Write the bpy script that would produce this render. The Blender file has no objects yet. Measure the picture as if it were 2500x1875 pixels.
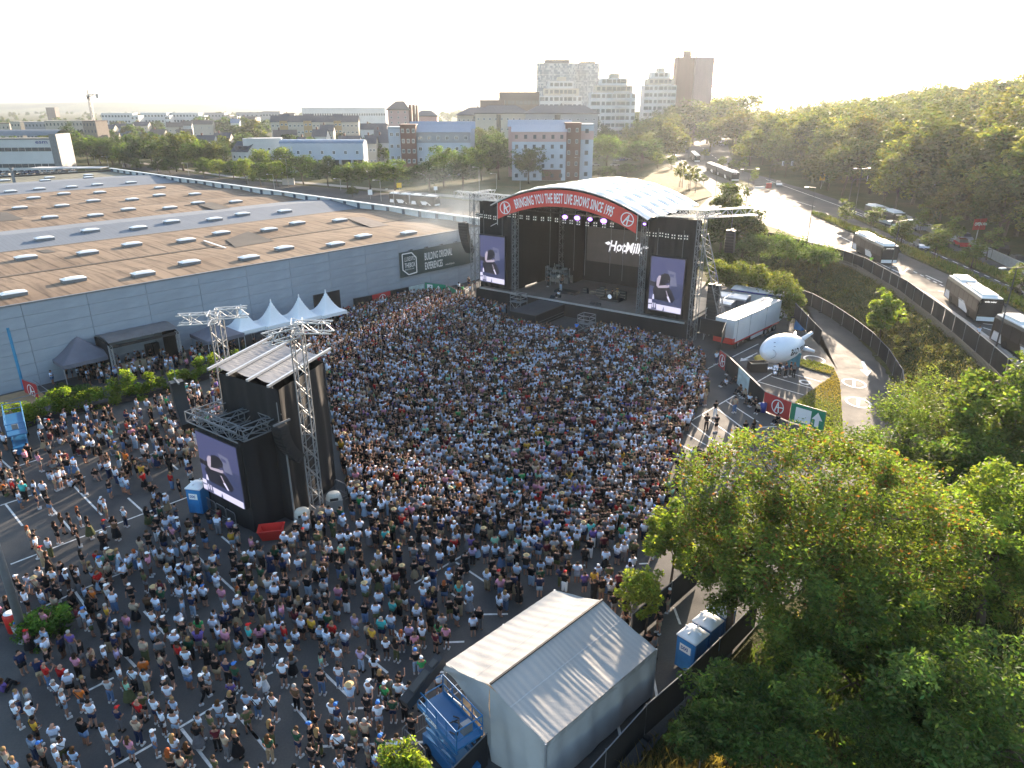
import bpy, math, random
import numpy as np
from mathutils import Vector, Matrix

random.seed(7); np.random.seed(7)
sc = bpy.context.scene
COL = sc.collection
R = math.radians

# ------------------------------------------------------------------ camera, sky, sun, exposure
CAMH = 28.0
FPX = 1733.0
PITCH = math.atan(677.5 / FPX)
cam_d = bpy.data.cameras.new('camera'); cam = bpy.data.objects.new('camera', cam_d); COL.objects.link(cam)
cam.location = (0, 0, CAMH)
cam.rotation_euler = (math.pi / 2 - PITCH, 0, 0)
cam_d.sensor_width = 36.0; cam_d.lens = 36.0 * FPX / 2500.0
cam_d.clip_start = 0.5; cam_d.clip_end = 30000
sc.camera = cam
sc.render.resolution_x = 1024; sc.render.resolution_y = 768

HAZE_D = 0.00009
SUN_AZ, SUN_EL = 22.5, 12.0
w = bpy.data.worlds.new('World'); sc.world = w; w.use_nodes = True
nt = w.node_tree; nt.nodes.clear()
sky = nt.nodes.new('ShaderNodeTexSky'); sky.sky_type = 'NISHITA'; sky.sun_disc = False
sky.sun_elevation = R(SUN_EL); sky.sun_rotation = R(SUN_AZ); sky.air_density = 1.0; sky.dust_density = 1.6; sky.ozone_density = 1.4
bg = nt.nodes.new('ShaderNodeBackground'); bg.inputs[1].default_value = 0.115
wo = nt.nodes.new('ShaderNodeOutputWorld')
nt.links.new(sky.outputs[0], bg.inputs[0]); nt.links.new(bg.outputs[0], wo.inputs[0])
sd = bpy.data.lights.new('sun', 'SUN'); sd.energy = 5.0; sd.angle = R(0.6); sd.color = (1.0, 0.80, 0.60)
sun = bpy.data.objects.new('sun', sd); COL.objects.link(sun)
Sv = Vector((math.sin(R(SUN_AZ)) * math.cos(R(SUN_EL)), math.cos(R(SUN_AZ)) * math.cos(R(SUN_EL)), math.sin(R(SUN_EL))))
sun.rotation_euler = Sv.to_track_quat('Z', 'Y').to_euler(); sun.location = (60, 60, 60)
sc.view_settings.view_transform = 'Standard'; sc.view_settings.look = 'None'
sc.view_settings.gamma = 1.0; sc.view_settings.use_curve_mapping = False
sc.view_settings.exposure = 2.2

# ------------------------------------------------------------------ helpers
def G(px, py, z=0.0):
    "ground point (at height z) that stands at a place of the 2500 x 1875 photograph"
    u = (px - 1250) / FPX; v = (py - 937.5) / FPX
    dz = -(math.sin(PITCH) + v * math.cos(PITCH)); dy = math.cos(PITCH) - v * math.sin(PITCH)
    t = (z - CAMH) / dz
    return Vector((u * t, dy * t, z))
def AT(px, py, Y):
    "point at distance Y"
    u = (px - 1250) / FPX; v = (py - 937.5) / FPX
    dz = -(math.sin(PITCH) + v * math.cos(PITCH)); dy = math.cos(PITCH) - v * math.sin(PITCH)
    t = Y / dy
    return Vector((u * t, Y, CAMH + dz * t))
def PX(X, Y, Z):
    Zr = Z - CAMH
    d = Y * math.cos(PITCH) - Zr * math.sin(PITCH); q = -Y * math.sin(PITCH) - Zr * math.cos(PITCH)
    return 1250 + FPX * X / d, 937.5 + FPX * q / d

MATS = {}
def pm(name, col, rough=0.6, metal=0.0, var=0.18, scale=1.0, bump=0.0, bscale=None, stretch=None, col2=None, spec=0.4, emis=None, estr=0.0, alpha=None, detail=5):
    "plain procedural material: base colour modulated by noise in object space, optional bump"
    if name in MATS: return MATS[name]
    m = bpy.data.materials.new(name); m.use_nodes = True; t = m.node_tree; n = t.nodes; L = t.links
    b = n['Principled BSDF']; b.inputs['Roughness'].default_value = rough; b.inputs['Metallic'].default_value = metal
    b.inputs['Specular IOR Level'].default_value = spec
    tc = n.new('ShaderNodeTexCoord'); mp = n.new('ShaderNodeMapping'); L.new(tc.outputs['Object'], mp.inputs[0])
    if stretch: mp.inputs['Scale'].default_value = stretch
    nz = n.new('ShaderNodeTexNoise'); nz.inputs['Scale'].default_value = scale; nz.inputs['Detail'].default_value = detail; nz.inputs['Roughness'].default_value = 0.6
    L.new(mp.outputs[0], nz.inputs[0])
    cr = n.new('ShaderNodeValToRGB'); cr.color_ramp.elements[0].position = 0.3; cr.color_ramp.elements[1].position = 0.72
    c1 = [max(0, c * (1 - var)) for c in col]; c2 = list(col2) if col2 else [min(1, c * (1 + var)) for c in col]
    cr.color_ramp.elements[0].color = (*c1, 1); cr.color_ramp.elements[1].color = (*c2, 1)
    L.new(nz.outputs[0], cr.inputs[0]); L.new(cr.outputs[0], b.inputs['Base Color'])
    if bump > 0:
        n2 = n.new('ShaderNodeTexNoise'); n2.inputs['Scale'].default_value = bscale or scale * 6; n2.inputs['Detail'].default_value = 4
        L.new(mp.outputs[0], n2.inputs[0]); bp = n.new('ShaderNodeBump'); bp.inputs['Strength'].default_value = bump; bp.inputs['Distance'].default_value = 0.05
        L.new(n2.outputs[0], bp.inputs['Height']); L.new(bp.outputs[0], b.inputs['Normal'])
    if emis:
        b.inputs['Emission Color'].default_value = (*emis, 1); b.inputs['Emission Strength'].default_value = estr
    MATS[name] = m
    return m

class MB:
    def __init__(s): s.v = []; s.f = []; s.mi = []; s.c = 0
    def add(s, vs, fs):
        o = len(s.v); s.v += [tuple(p) for p in vs]
        for f in fs: s.f.append([i + o for i in f]); s.mi.append(s.c)
    def quad(s, *p): s.add(p, [list(range(len(p)))])
    def box(s, x0, x1, y0, y1, z0, z1, M=None):
        vs = [Vector((x, y, z)) for z in (z0, z1) for y in (y0, y1) for x in (x0, x1)]
        if M is not None: vs = [M @ p for p in vs]
        s.add(vs, [(0, 2, 3, 1), (4, 5, 7, 6), (0, 1, 5, 4), (2, 6, 7, 3), (0, 4, 6, 2), (1, 3, 7, 5)])
    def beam(s, a, b, w=0.1, h=None, up=Vector((0, 0, 1))):
        a = Vector(a); b = Vector(b); h = h or w; d = (b - a)
        if d.length < 1e-6: return
        d.normalize(); u = d.cross(up)
        if u.length < 1e-3: u = d.cross(Vector((1, 0, 0)))
        u.normalize(); q = u.cross(d)
        vs = []
        for p in (a, b):
            for i, j in ((-1, -1), (1, -1), (1, 1), (-1, 1)): vs.append(p + u * (i * w / 2) + q * (j * h / 2))
        s.add(vs, [(3, 2, 1, 0), (4, 5, 6, 7), (0, 1, 5, 4), (1, 2, 6, 5), (2, 3, 7, 6), (3, 0, 4, 7)])
    def tube(s, a, b, r, r2=None, n=8, caps=True):
        a = Vector(a); b = Vector(b); r2 = r if r2 is None else r2; d = (b - a).normalized()
        u = d.orthogonal().normalized(); q = d.cross(u); vs = []
        for p, rr in ((a, r), (b, r2)):
            for i in range(n):
                t = 2 * math.pi * i / n; vs.append(p + u * math.cos(t) * rr + q * math.sin(t) * rr)
        fs = [(i, (i + 1) % n, n + (i + 1) % n, n + i) for i in range(n)]
        if caps: fs += [tuple(range(n))[::-1], tuple(range(n, 2 * n))]
        s.add(vs, fs)
    def path(s, pts, r, n=5):
        for a, b in zip(pts[:-1], pts[1:]): s.tube(a, b, r, n=n, caps=False)
    def prism(s, pts, z0, z1):
        n = len(pts); vs = [(p[0], p[1], z0) for p in pts] + [(p[0], p[1], z1) for p in pts]
        s.add(vs, [tuple(range(n))[::-1], tuple(range(n, 2 * n))] + [(i, (i + 1) % n, n + (i + 1) % n, n + i) for i in range(n)])
    def sheet(s, pts, z):
        s.add([(p[0], p[1], z) for p in pts], [tuple(range(len(pts)))])
    def grid(s, nx, ny, fn):
        vs = [fn(i / nx, j / ny) for j in range(ny + 1) for i in range(nx + 1)]
        s.add(vs, [(j * (nx + 1) + i, j * (nx + 1) + i + 1, (j + 1) * (nx + 1) + i + 1, (j + 1) * (nx + 1) + i) for j in range(ny) for i in range(nx)])
    def lathe(s, prof, n=12, c=(0, 0, 0)):
        vs = []
        for r, z in prof:
            for i in range(n):
                t = 2 * math.pi * i / n; vs.append((c[0] + r * math.cos(t), c[1] + r * math.sin(t), c[2] + z))
        s.add(vs, [(k * n + i, k * n + (i + 1) % n, (k + 1) * n + (i + 1) % n, (k + 1) * n + i) for k in range(len(prof) - 1) for i in range(n)])
    def truss(s, a, b, w=0.5, t=0.06, seg=None, up=Vector((0, 0, 1))):
        "box truss: four chords and zig-zag lacing"
        a = Vector(a); b = Vector(b); d = b - a; L = d.length; d.normalize()
        u = d.cross(up)
        if u.length < 1e-2: u = d.cross(Vector((1, 0, 0)))
        u.normalize(); q = u.cross(d); n = seg or max(2, int(L / (w * 1.05)))
        cs = [(u * i + q * j) * (w / 2) for i, j in ((-1, -1), (1, -1), (1, 1), (-1, 1))]
        for c in cs: s.beam(a + c, b + c, t)
        for k in range(n):
            p0 = a + d * (L * k / n); p1 = a + d * (L * (k + 1) / n)
            for e in range(4):
                f = (e + 1) % 4
                if (k + e) % 2: s.beam(p0 + cs[e], p1 + cs[f], t * 0.6)
                else: s.beam(p0 + cs[f], p1 + cs[e], t * 0.6)
                if k % 2 == 0: s.beam(p0 + cs[e], p0 + cs[f], t * 0.6)
    def mesh(s, name, mats, smooth=False):
        me = bpy.data.meshes.new(name); me.from_pydata(s.v, [], s.f)
        if not isinstance(mats, (list, tuple)): mats = [mats]
        for m in mats: me.materials.append(m)
        if len(mats) > 1: me.polygons.foreach_set('material_index', s.mi)
        if smooth: me.polygons.foreach_set('use_smooth', [True] * len(me.polygons))
        me.update(); return me
    def build(s, name, mats, parent=None, smooth=False, loc=None, rz=None):
        o = bpy.data.objects.new(name, s.mesh(name, mats, smooth)); COL.objects.link(o)
        if parent is not None: o.parent = parent
        if loc is not None: o.location = loc
        if rz is not None: o.rotation_euler = (0, 0, rz)
        return o

def tag(o, label=None, cat=None, group=None, kind=None):
    if label: o['label'] = label
    if cat: o['category'] = cat
    if group: o['group'] = group
    if kind: o['kind'] = kind
    return o
def thing(name, label, cat, loc=(0, 0, 0), rz=0, group=None):
    o = bpy.data.objects.new(name, None); COL.objects.link(o); o.location = loc; o.rotation_euler = (0, 0, rz)
    o.empty_display_size = 0.3
    return tag(o, label, cat, group)
def inst(name, me, parent=None, loc=(0, 0, 0), rz=0, sc_=None):
    o = bpy.data.objects.new(name, me); COL.objects.link(o); o.location = loc; o.rotation_euler = (0, 0, rz)
    if sc_ is not None: o.scale = sc_ if isinstance(sc_, (tuple, list, Vector)) else (sc_,) * 3
    if parent is not None: o.parent = parent
    return o
def kids(o): return [c for c in ALLKIDS.get(o.name, [])]
def dup(root, loc, rz=0, label=None, scale=None, group=None):
    r = root.copy(); COL.objects.link(r); r.location = loc; r.rotation_euler = (0, 0, rz)
    if label: r['label'] = label
    if group: r['group'] = group
    if scale is not None: r.scale = scale if isinstance(scale, (tuple, list)) else (scale,) * 3
    for ch in root.children:
        c = ch.copy(); COL.objects.link(c); c.parent = r
        for g_ in ch.children:
            d = g_.copy(); COL.objects.link(d); d.parent = c
    return r

def text_geo(txt, size=1.0, xs=1.0, bold=0.0, spacing=1.0, align='LEFT', res=2):
    cu = bpy.data.curves.new('txt', 'FONT'); cu.body = txt; cu.size = size; cu.offset = bold; cu.space_character = spacing
    cu.align_x = align; cu.resolution_u = res; cu.fill_mode = 'FRONT'
    ob = bpy.data.objects.new('txt', cu); me = bpy.data.meshes.new_from_object(ob)
    vs = [(v.co.x * xs, v.co.y) for v in me.vertices]; fs = [list(p.vertices) for p in me.polygons]
    bpy.data.objects.remove(ob); bpy.data.curves.remove(cu); bpy.data.meshes.remove(me)
    return vs, fs
def put_text(mb, txt, fn, size=1.0, xs=1.0, bold=0.0, spacing=1.0, align='LEFT'):
    "adds lettering to mb; fn maps the flat (x, y) of the letters to a 3-D point"
    vs, fs = text_geo(txt, size, xs, bold, spacing, align)
    mb.add([fn(x, y) for x, y in vs], fs)
def put_logo(mb, fn, cx, cy, r, th=0.13):
    "ring with a slanted A whose bar runs out to the right"
    n = 28; vs = []; fs = []
    for i in range(n):
        t = 2 * math.pi * i / n
        for q in (r, r * (1 - th)): vs.append(fn(cx + q * math.cos(t), cy + q * math.sin(t) * 1.0))
    for i in range(n): j = (i + 1) % n; fs.append((2 * i, 2 * j, 2 * j + 1, 2 * i + 1))
    mb.add(vs, fs)
    for (x0, y0, x1, y1, hw) in ((-0.42, -0.72, 0.05, 0.72, 0.09), (0.22, -0.78, 0.02, 0.72, 0.09), (-0.22, -0.12, 0.86, 0.10, 0.07)):
        dx, dy = x1 - x0, y1 - y0; l = math.hypot(dx, dy); nx, ny = -dy / l * hw, dx / l * hw
        mb.add([fn(cx + r * a, cy + r * b) for a, b in ((x0 + nx, y0 + ny), (x0 - nx, y0 - ny), (x1 - nx, y1 - ny), (x1 + nx, y1 + ny))], [(0, 1, 2, 3)])
def lerp(a, b, t): return a + (b - a) * t
def sst(a, b, x):
    t = np.clip((x - a) / (b - a), 0, 1); return t * t * (3 - 2 * t)
def inpoly(x, y, P):
    x = np.asarray(x, float); y = np.asarray(y, float); c = np.zeros(x.shape, bool); n = len(P)
    for i in range(n):
        x0, y0 = P[i][0], P[i][1]; x1, y1 = P[(i + 1) % n][0], P[(i + 1) % n][1]
        if y0 == y1: continue
        k = ((y0 > y) != (y1 > y)) & (x < (x1 - x0) * (y - y0) / (y1 - y0) + x0); c ^= k
    return c
def dseg(x, y, P, closed=True):
    d = np.full(np.shape(x), 1e9); n = len(P)
    for i in range(n if closed else n - 1):
        x0, y0 = P[i][0], P[i][1]; x1, y1 = P[(i + 1) % n][0], P[(i + 1) % n][1]
        dx, dy = x1 - x0, y1 - y0; t = np.clip(((x - x0) * dx + (y - y0) * dy) / (dx * dx + dy * dy + 1e-9), 0, 1)
        d = np.minimum(d, np.hypot(x - x0 - t * dx, y - y0 - t * dy))
    return d

# common materials
M_BLACK = pm('black_cloth', (0.010, 0.010, 0.012), 0.85, var=0.35, scale=0.8, bump=0.5, bscale=2.0, stretch=(1, 1, 0.25))
M_DARK = pm('dark_paint', (0.02, 0.02, 0.022), 0.5, var=0.2)
M_ALU = pm('aluminium', (0.50, 0.51, 0.53), 0.42, 0.7, var=0.12, scale=3)
M_STEEL = pm('galvanised_steel', (0.19, 0.20, 0.215), 0.55, 0.4, var=0.15, scale=2)
M_WHITE = pm('white_paint', (0.78, 0.78, 0.77), 0.45, var=0.05)
M_LINE = pm('road_marking_paint', (0.62, 0.62, 0.60), 0.7, var=0.3, scale=2.5)
M_RED = pm('red_print', (0.42, 0.028, 0.03), 0.55, var=0.1)
M_LETTER = pm('white_print', (0.80, 0.80, 0.80), 0.55, var=0.03)
M_GLASS = pm('dark_glass', (0.03, 0.04, 0.05), 0.08, 0.0, var=0.3, spec=0.8)
M_TYRE = pm('tyre_rubber', (0.015, 0.015, 0.015), 0.8)
M_BLUE = pm('blue_lift_paint', (0.02, 0.12, 0.27), 0.4, var=0.1)
M_WOOD = pm('plywood', (0.32, 0.22, 0.12), 0.6, var=0.2, scale=2)
# ------------------------------------------------------------------ terrain, lot, roads
ROADZ = 4.0
def W2(lst, z): return [tuple(G(px, py, z)[:2]) for px, py in lst]
FENCE2 = [(43.0, 49.0), (45.6, 59.2), (47.5, 66.4), (49.4, 74.2), (50.8, 80.7), (52.2, 88.0), (53.5, 94.4), (54.4, 102.9), (55.2, 110.7), (54.4, 116.2), (53.3, 119.8), (51.9, 123.6)]
FENCE1 = [(22.5, 41.0), (28.0, 48.5), (34.2, 57.2), (38.4, 64.2), (41.4, 70.5), (43.4, 77.5), (44.6, 84.0), (45.1, 90.0), (45.3, 97.0), (44.9, 103.5), (43.3, 108.0), (40.9, 110.5)]
road_left = [(30.0, 5.0), (38.0, 30.0)] + FENCE2 + W2([(1944, 597), (1818, 584), (1735, 560), (1690, 545), (1700, 512), (1739, 474), (1700, 440), (1634, 402), (1622, 372), (1618, 350), (1600, 330), (1570, 316)], ROADZ)
road_right = W2([(1770, 316), (1776, 350), (1793, 412), (1917, 445), (2050, 489), (2190, 552), (2333, 600), (2500, 668), (2800, 800)], ROADZ) + [(62.0, 5.0)]
ROADP = road_left + road_right
FARE = W2([(1770, 300), (1776, 350), (1793, 412), (1917, 445), (2050, 489), (2190, 552), (2333, 600), (2500, 668), (2800, 800)], ROADZ) + [(62.0, 5.0), (62, -60), (3000, -60), (3000, 3000)]
def H(x, y):
    x = np.asarray(x, float); y = np.asarray(y, float)
    d = dseg(x, y, ROADP); ins = inpoly(x, y, ROADP)
    h = ROADZ * (1 - sst(0.3, 7.6 + 0.12 * np.maximum(0, y - 130), d)) - 0.08
    fo = inpoly(x, y, FARE) & ~ins
    h = np.where(fo, ROADZ + 17 * sst(2, 150, d) - 0.08, h)
    h = np.where(ins, ROADZ - 0.08, h)
    # far land sinks a little towards the plain
    return h
def axis(parts):
    o = []
    for a, b, s in parts: o += list(np.arange(a, b, s))
    return np.array(o + [parts[-1][1]])
ax = axis([(-9000, -1500, 750), (-1500, -300, 100), (-300, -60, 20), (-60, 18, 6), (18, 70, 1.3), (70, 140, 3.5), (140, 420, 10), (420, 1500, 90), (1500, 9000, 750)])
ay = axis([(-60, 36, 6), (36, 130, 1.5), (130, 320, 5), (320, 900, 20), (900, 2400, 100), (2400, 12000, 800)])
XX, YY = np.meshgrid(ax, ay)
ZZ = H(XX, YY) + np.where((np.hypot(XX, YY) > 60) & (XX > 72), np.sin(XX * 0.11) * np.cos(YY * 0.09) * 0.5, 0) * (~inpoly(XX, YY, ROADP))
nx, ny = len(ax), len(ay)
me = bpy.data.meshes.new('ground')
idx = np.arange(nx * ny).reshape(ny, nx)
qf = np.stack([idx[:-1, :-1], idx[:-1, 1:], idx[1:, 1:], idx[1:, :-1]], -1).reshape(-1, 4)
me.from_pydata(np.stack([XX, YY, ZZ], -1).reshape(-1, 3).tolist(), [], qf.tolist())
mg = bpy.data.materials.new('grass_and_soil'); mg.use_nodes = True
t = mg.node_tree; n = t.nodes; L = t.links; b = n['Principled BSDF']; b.inputs['Roughness'].default_value = 0.95; b.inputs['Specular IOR Level'].default_value = 0.1
tc = n.new('ShaderNodeTexCoord')
def noise(t, src, scale, det=6):
    q = t.nodes.new('ShaderNodeTexNoise'); q.inputs['Scale'].default_value = scale; q.inputs['Detail'].default_value = det; q.inputs['Roughness'].default_value = 0.65
    t.links.new(src, q.inputs[0]); return q.outputs[0]
def ramp(t, src, stops):
    q = t.nodes.new('ShaderNodeValToRGB'); e = q.color_ramp.elements
    while len(e) < len(stops): e.new(0.5)
    for i, (p, c) in enumerate(stops): e[i].position = p; e[i].color = (*c, 1)
    t.links.new(src, q.inputs[0]); return q.outputs[0]
def mixc(t, f, a, bb, mode='MIX'):
    q = t.nodes.new('ShaderNodeMix'); q.data_type = 'RGBA'; q.blend_type = mode
    if isinstance(f, float): q.inputs[0].default_value = f
    else: t.links.new(f, q.inputs[0])
    t.links.new(a, q.inputs[6])
    if isinstance(bb, tuple): q.inputs[7].default_value = (*bb, 1)
    else: t.links.new(bb, q.inputs[7])
    return q.outputs[2]
c1 = ramp(t, noise(t, tc.outputs['Object'], 0.09), [(0.32, (0.032, 0.050, 0.014)), (0.5, (0.060, 0.068, 0.022)), (0.68, (0.10, 0.085, 0.036))])
c2 = ramp(t, noise(t, tc.outputs['Object'], 1.6), [(0.3, (0.35, 0.35, 0.35)), (0.7, (1.0, 1.0, 1.0))])
L.new(mixc(t, 0.6, c1, c2, 'MULTIPLY'), b.inputs['Base Color'])
bp = n.new('ShaderNodeBump'); bp.inputs['Strength'].default_value = 0.8; bp.inputs['Distance'].default_value = 0.25
L.new(noise(t, tc.outputs['Object'], 2.2), bp.inputs['Height']); L.new(bp.outputs[0], b.inputs['Normal'])
me.materials.append(mg); me.polygons.foreach_set('use_smooth', [True] * len(me.polygons))
ob = bpy.data.objects.new('ground', me); COL.objects.link(ob); tag(ob, 'grassy ground around the lot, rising to the road and the wooded hill', None, None, 'structure')

def asphalt(name, base, warm=0.0):
    m = bpy.data.materials.new(name); m.use_nodes = True; t = m.node_tree; n = t.nodes; L = t.links; b = n['Principled BSDF']
    tc = n.new('ShaderNodeTexCoord'); s = tc.outputs['Object']
    a = ramp(t, noise(t, s, 0.12, 8), [(0.35, (base * 0.72, base * 0.72, base * 0.76)), (0.65, (base * 1.25, base * (1.22 - warm), base * (1.16 - warm)))])
    f = ramp(t, noise(t, s, 9.0, 3), [(0.3, (0.75, 0.75, 0.75)), (0.7, (1.1, 1.1, 1.1))])
    L.new(mixc(t, 0.7, a, f, 'MULTIPLY'), b.inputs['Base Color']); b.inputs['Specular IOR Level'].default_value = 0.22
    r = ramp(t, noise(t, s, 0.35, 5), [(0.3, (0.72, 0.72, 0.72)), (0.7, (0.9, 0.9, 0.9))]); L.new(r, b.inputs['Roughness'])
    bp = n.new('ShaderNodeBump'); bp.inputs['Strength'].default_value = 0.25; bp.inputs['Distance'].default_value = 0.01
    L.new(noise(t, s, 40, 2), bp.inputs['Height']); L.new(bp.outputs[0], b.inputs['Normal'])
    return m
M_ASPH = asphalt('asphalt_lot', 0.078); M_ASPH2 = asphalt('asphalt_ramp', 0.075, 0.01); M_ROAD = asphalt('asphalt_road', 0.075, 0.01); M_ROAD.node_tree.nodes['Principled BSDF'].inputs['Specular IOR Level'].default_value = 0.08
M_PAVE = pm('pavement_concrete', (0.27, 0.25, 0.22), 0.8, var=0.15, scale=0.6, bump=0.1)
M_KERB = pm('kerb_stone', (0.34, 0.33, 0.31), 0.8, var=0.12, scale=1.5)
M_GRASS = pm('verge_grass', (0.075, 0.095, 0.028), 0.95, var=0.4, scale=1.2, bump=0.9, bscale=4, col2=(0.16, 0.14, 0.05), spec=0.1)
M_DRY = pm('dry_grass', (0.19, 0.135, 0.055), 0.95, var=0.35, scale=0.9, bump=0.9, bscale=4, col2=(0.24, 0.18, 0.08), spec=0.1)

# event lot
LOT = [(-140, 8), (30, 8), (10.5, 29.5), (16, 33), (22.0, 40.5)] + FENCE1[1:] + [(36, 118), (20, 140), (-2, 150), (-20, 136), (-7, 124), (-80, 42), (-140, -20)]
mb = MB(); mb.sheet([(-140, -20), (20, -20), (3.6, 21.5), (14, 33), (22.5, 40.5)] + FENCE1[1:] + [(36, 116), (10, 150), (-6, 140), (-4, 123.5), (-120, -4)], 0.0)
tag(mb.build('parking_lot', M_ASPH), 'dark asphalt parking lot the whole crowd stands on', None, None, 'structure')
# ramp with lighter asphalt on the right
rampP = [tuple(G(*p)[:2]) for p in ((1950, 700), (1975, 790), (1960, 880), (2045, 905), (2055, 1010), (2060, 1130), (2040, 1300))] + [(28.2, 48.3)] + FENCE1[2:11]
mb = MB(); mb.sheet(rampP, 0.012); tag(mb.build('ramp_road', M_ASPH2), 'paler asphalt ramp curving along the inner black fence', None, None, 'structure')
# grass island right of the green banner
isl = [tuple(G(*p)[:2]) for p in ((1945, 878), (1995, 885), (2035, 900), (2050, 935), (2055, 1010), (2058, 1080), (2000, 1060), (1940, 985), (1975, 960), (2035, 918), (1985, 905), (1950, 893))]
mb = MB(); mb.prism(isl, 0.0, 0.13); tag(mb.build('grass_island', M_GRASS), 'triangular grass island between the bays and the ramp', None, None, 'structure')

# road network on the embankment: all sheets follow z = 4
mb = MB(); mb.sheet(ROADP, ROADZ); tag(mb.build('main_road', M_ROAD), 'wide dual carriageway with a junction running past the wooded hill', None, None, 'structure')
def Rr(lst): return W2(lst, ROADZ)
def strip(px_a, px_b, name, mat, label, h=0.12):
    m_ = MB(); m_.prism(Rr(px_a) + Rr(px_b)[::-1], ROADZ, ROADZ + h); return tag(m_.build(name, mat), label, None, None, 'structure')
f2 = [(p[0] + 0.15, p[1]) for p in FENCE2]
PW = [(f2[0][0] + 3.0, f2[0][1] - 1)] + [(p[0] + 3.0, p[1]) for p in f2[1:]]
mb = MB()
for i in range(len(f2) - 1): mb.prism([f2[i], PW[i], PW[i + 1], f2[i + 1]], ROADZ, ROADZ + 0.12)
mb.prism([f2[-1], PW[-1]] + Rr([(1985, 560), (1915, 538), (1850, 528), (1765, 520), (1725, 530), (1735, 558), (1818, 582)]), ROADZ, ROADZ + 0.12)
tag(mb.build('pavement', M_PAVE), 'pale pavement between the outer black fence and the bus lane', None, None, 'structure')
mb = MB()
kp = PW + Rr([(1985, 560), (1915, 538), (1850, 528)])
for a, b_ in zip(kp[:-1], kp[1:]): mb.beam((a[0] + 0.1, a[1], ROADZ + 0.07), (b_[0] + 0.1, b_[1], ROADZ + 0.07), 0.35, 0.16)
tag(mb.build('kerb', M_KERB), 'pale kerb along the bus lane', None, None, 'structure')
strip([(1815, 550), (1850, 545), (1905, 562), (1955, 582)], [(1815, 580), (1850, 584), (1905, 590), (1950, 592)], 'dry_verge', M_DRY, 'patch of dry brown grass beside the junction', 0.14)
strip([(1981, 518), (2030, 532), (2090, 556), (2200, 596), (2320, 646), (2400, 684), (2520, 742)], [(1985, 526), (2030, 546), (2090, 572), (2200, 618), (2320, 672), (2400, 712), (2520, 775)], 'median_verge', M_GRASS, 'long planted median between bus lane and carriageway')
strip([(2080, 526), (2150, 552), (2240, 585), (2340, 622), (2420, 655), (2520, 700)], [(2080, 532), (2150, 562), (2240, 600), (2340, 640), (2420, 676), (2520, 724)], 'median_verge', M_GRASS, 'narrow planted strip with young trees beside the parking lane')
strip([(1740, 418), (1790, 432), (1838, 452)], [(1740, 424), (1780, 440), (1836, 458)], 'traffic_island', M_GRASS, 'narrow traffic island before the junction')
strip([(1600, 322), (1622, 352), (1640, 385)], [(1610, 320), (1634, 352), (1655, 385)], 'pavement', M_PAVE, 'pavement beside the far lanes')
# lawn behind the stage
lawn = Rr([(1560, 446), (1590, 425), (1628, 408), (1680, 440), (1732, 468), (1738, 480), (1700, 490), (1655, 495), (1600, 490)])
mb = MB(); mb.prism(lawn, ROADZ - 0.1, ROADZ + 0.15); tag(mb.build('lawn', M_DRY), 'sunlit dry lawn in the corner behind the stage roof', None, None, 'structure')
# left street behind the exhibition hall, following the ground
def street(nm, A, B, lab, mat, lift=0.03):
    mb = MB(); a = W2(A, 0); b_ = W2(B, 0); n_ = 10
    P = []
    for i in range(len(a) - 1):
        for k in range(n_): P.append((lerp(a[i][0], a[i + 1][0], k / n_), lerp(a[i][1], a[i + 1][1], k / n_), lerp(b_[i][0], b_[i + 1][0], k / n_), lerp(b_[i][1], b_[i + 1][1], k / n_)))
    P.append((*a[-1], *b_[-1]))
    for k in range(len(P) - 1):
        q = [P[k][:2], P[k + 1][:2], P[k + 1][2:], P[k][2:]]; hh = [float(H(*p)) + 0.08 + lift for p in q]
        mb.quad(*[(p[0], p[1], z_) for p, z_ in zip(q, hh)])
    return tag(mb.build(nm, mat), lab, None, None, 'structure')
street('side_street', [(300, 398), (560, 437), (800, 458), (1000, 478), (1250, 500), (1420, 520)], [(300, 410), (560, 450), (800, 480), (1000, 515), (1250, 560), (1420, 600)], 'street running behind the exhibition hall', M_ROAD)
street('pavement', [(300, 389), (560, 429), (800, 449), (1000, 467), (1250, 488)], [(300, 393), (560, 433), (800, 454), (1000, 473), (1250, 494)], 'pavement under the row of street trees', M_PAVE)

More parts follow.
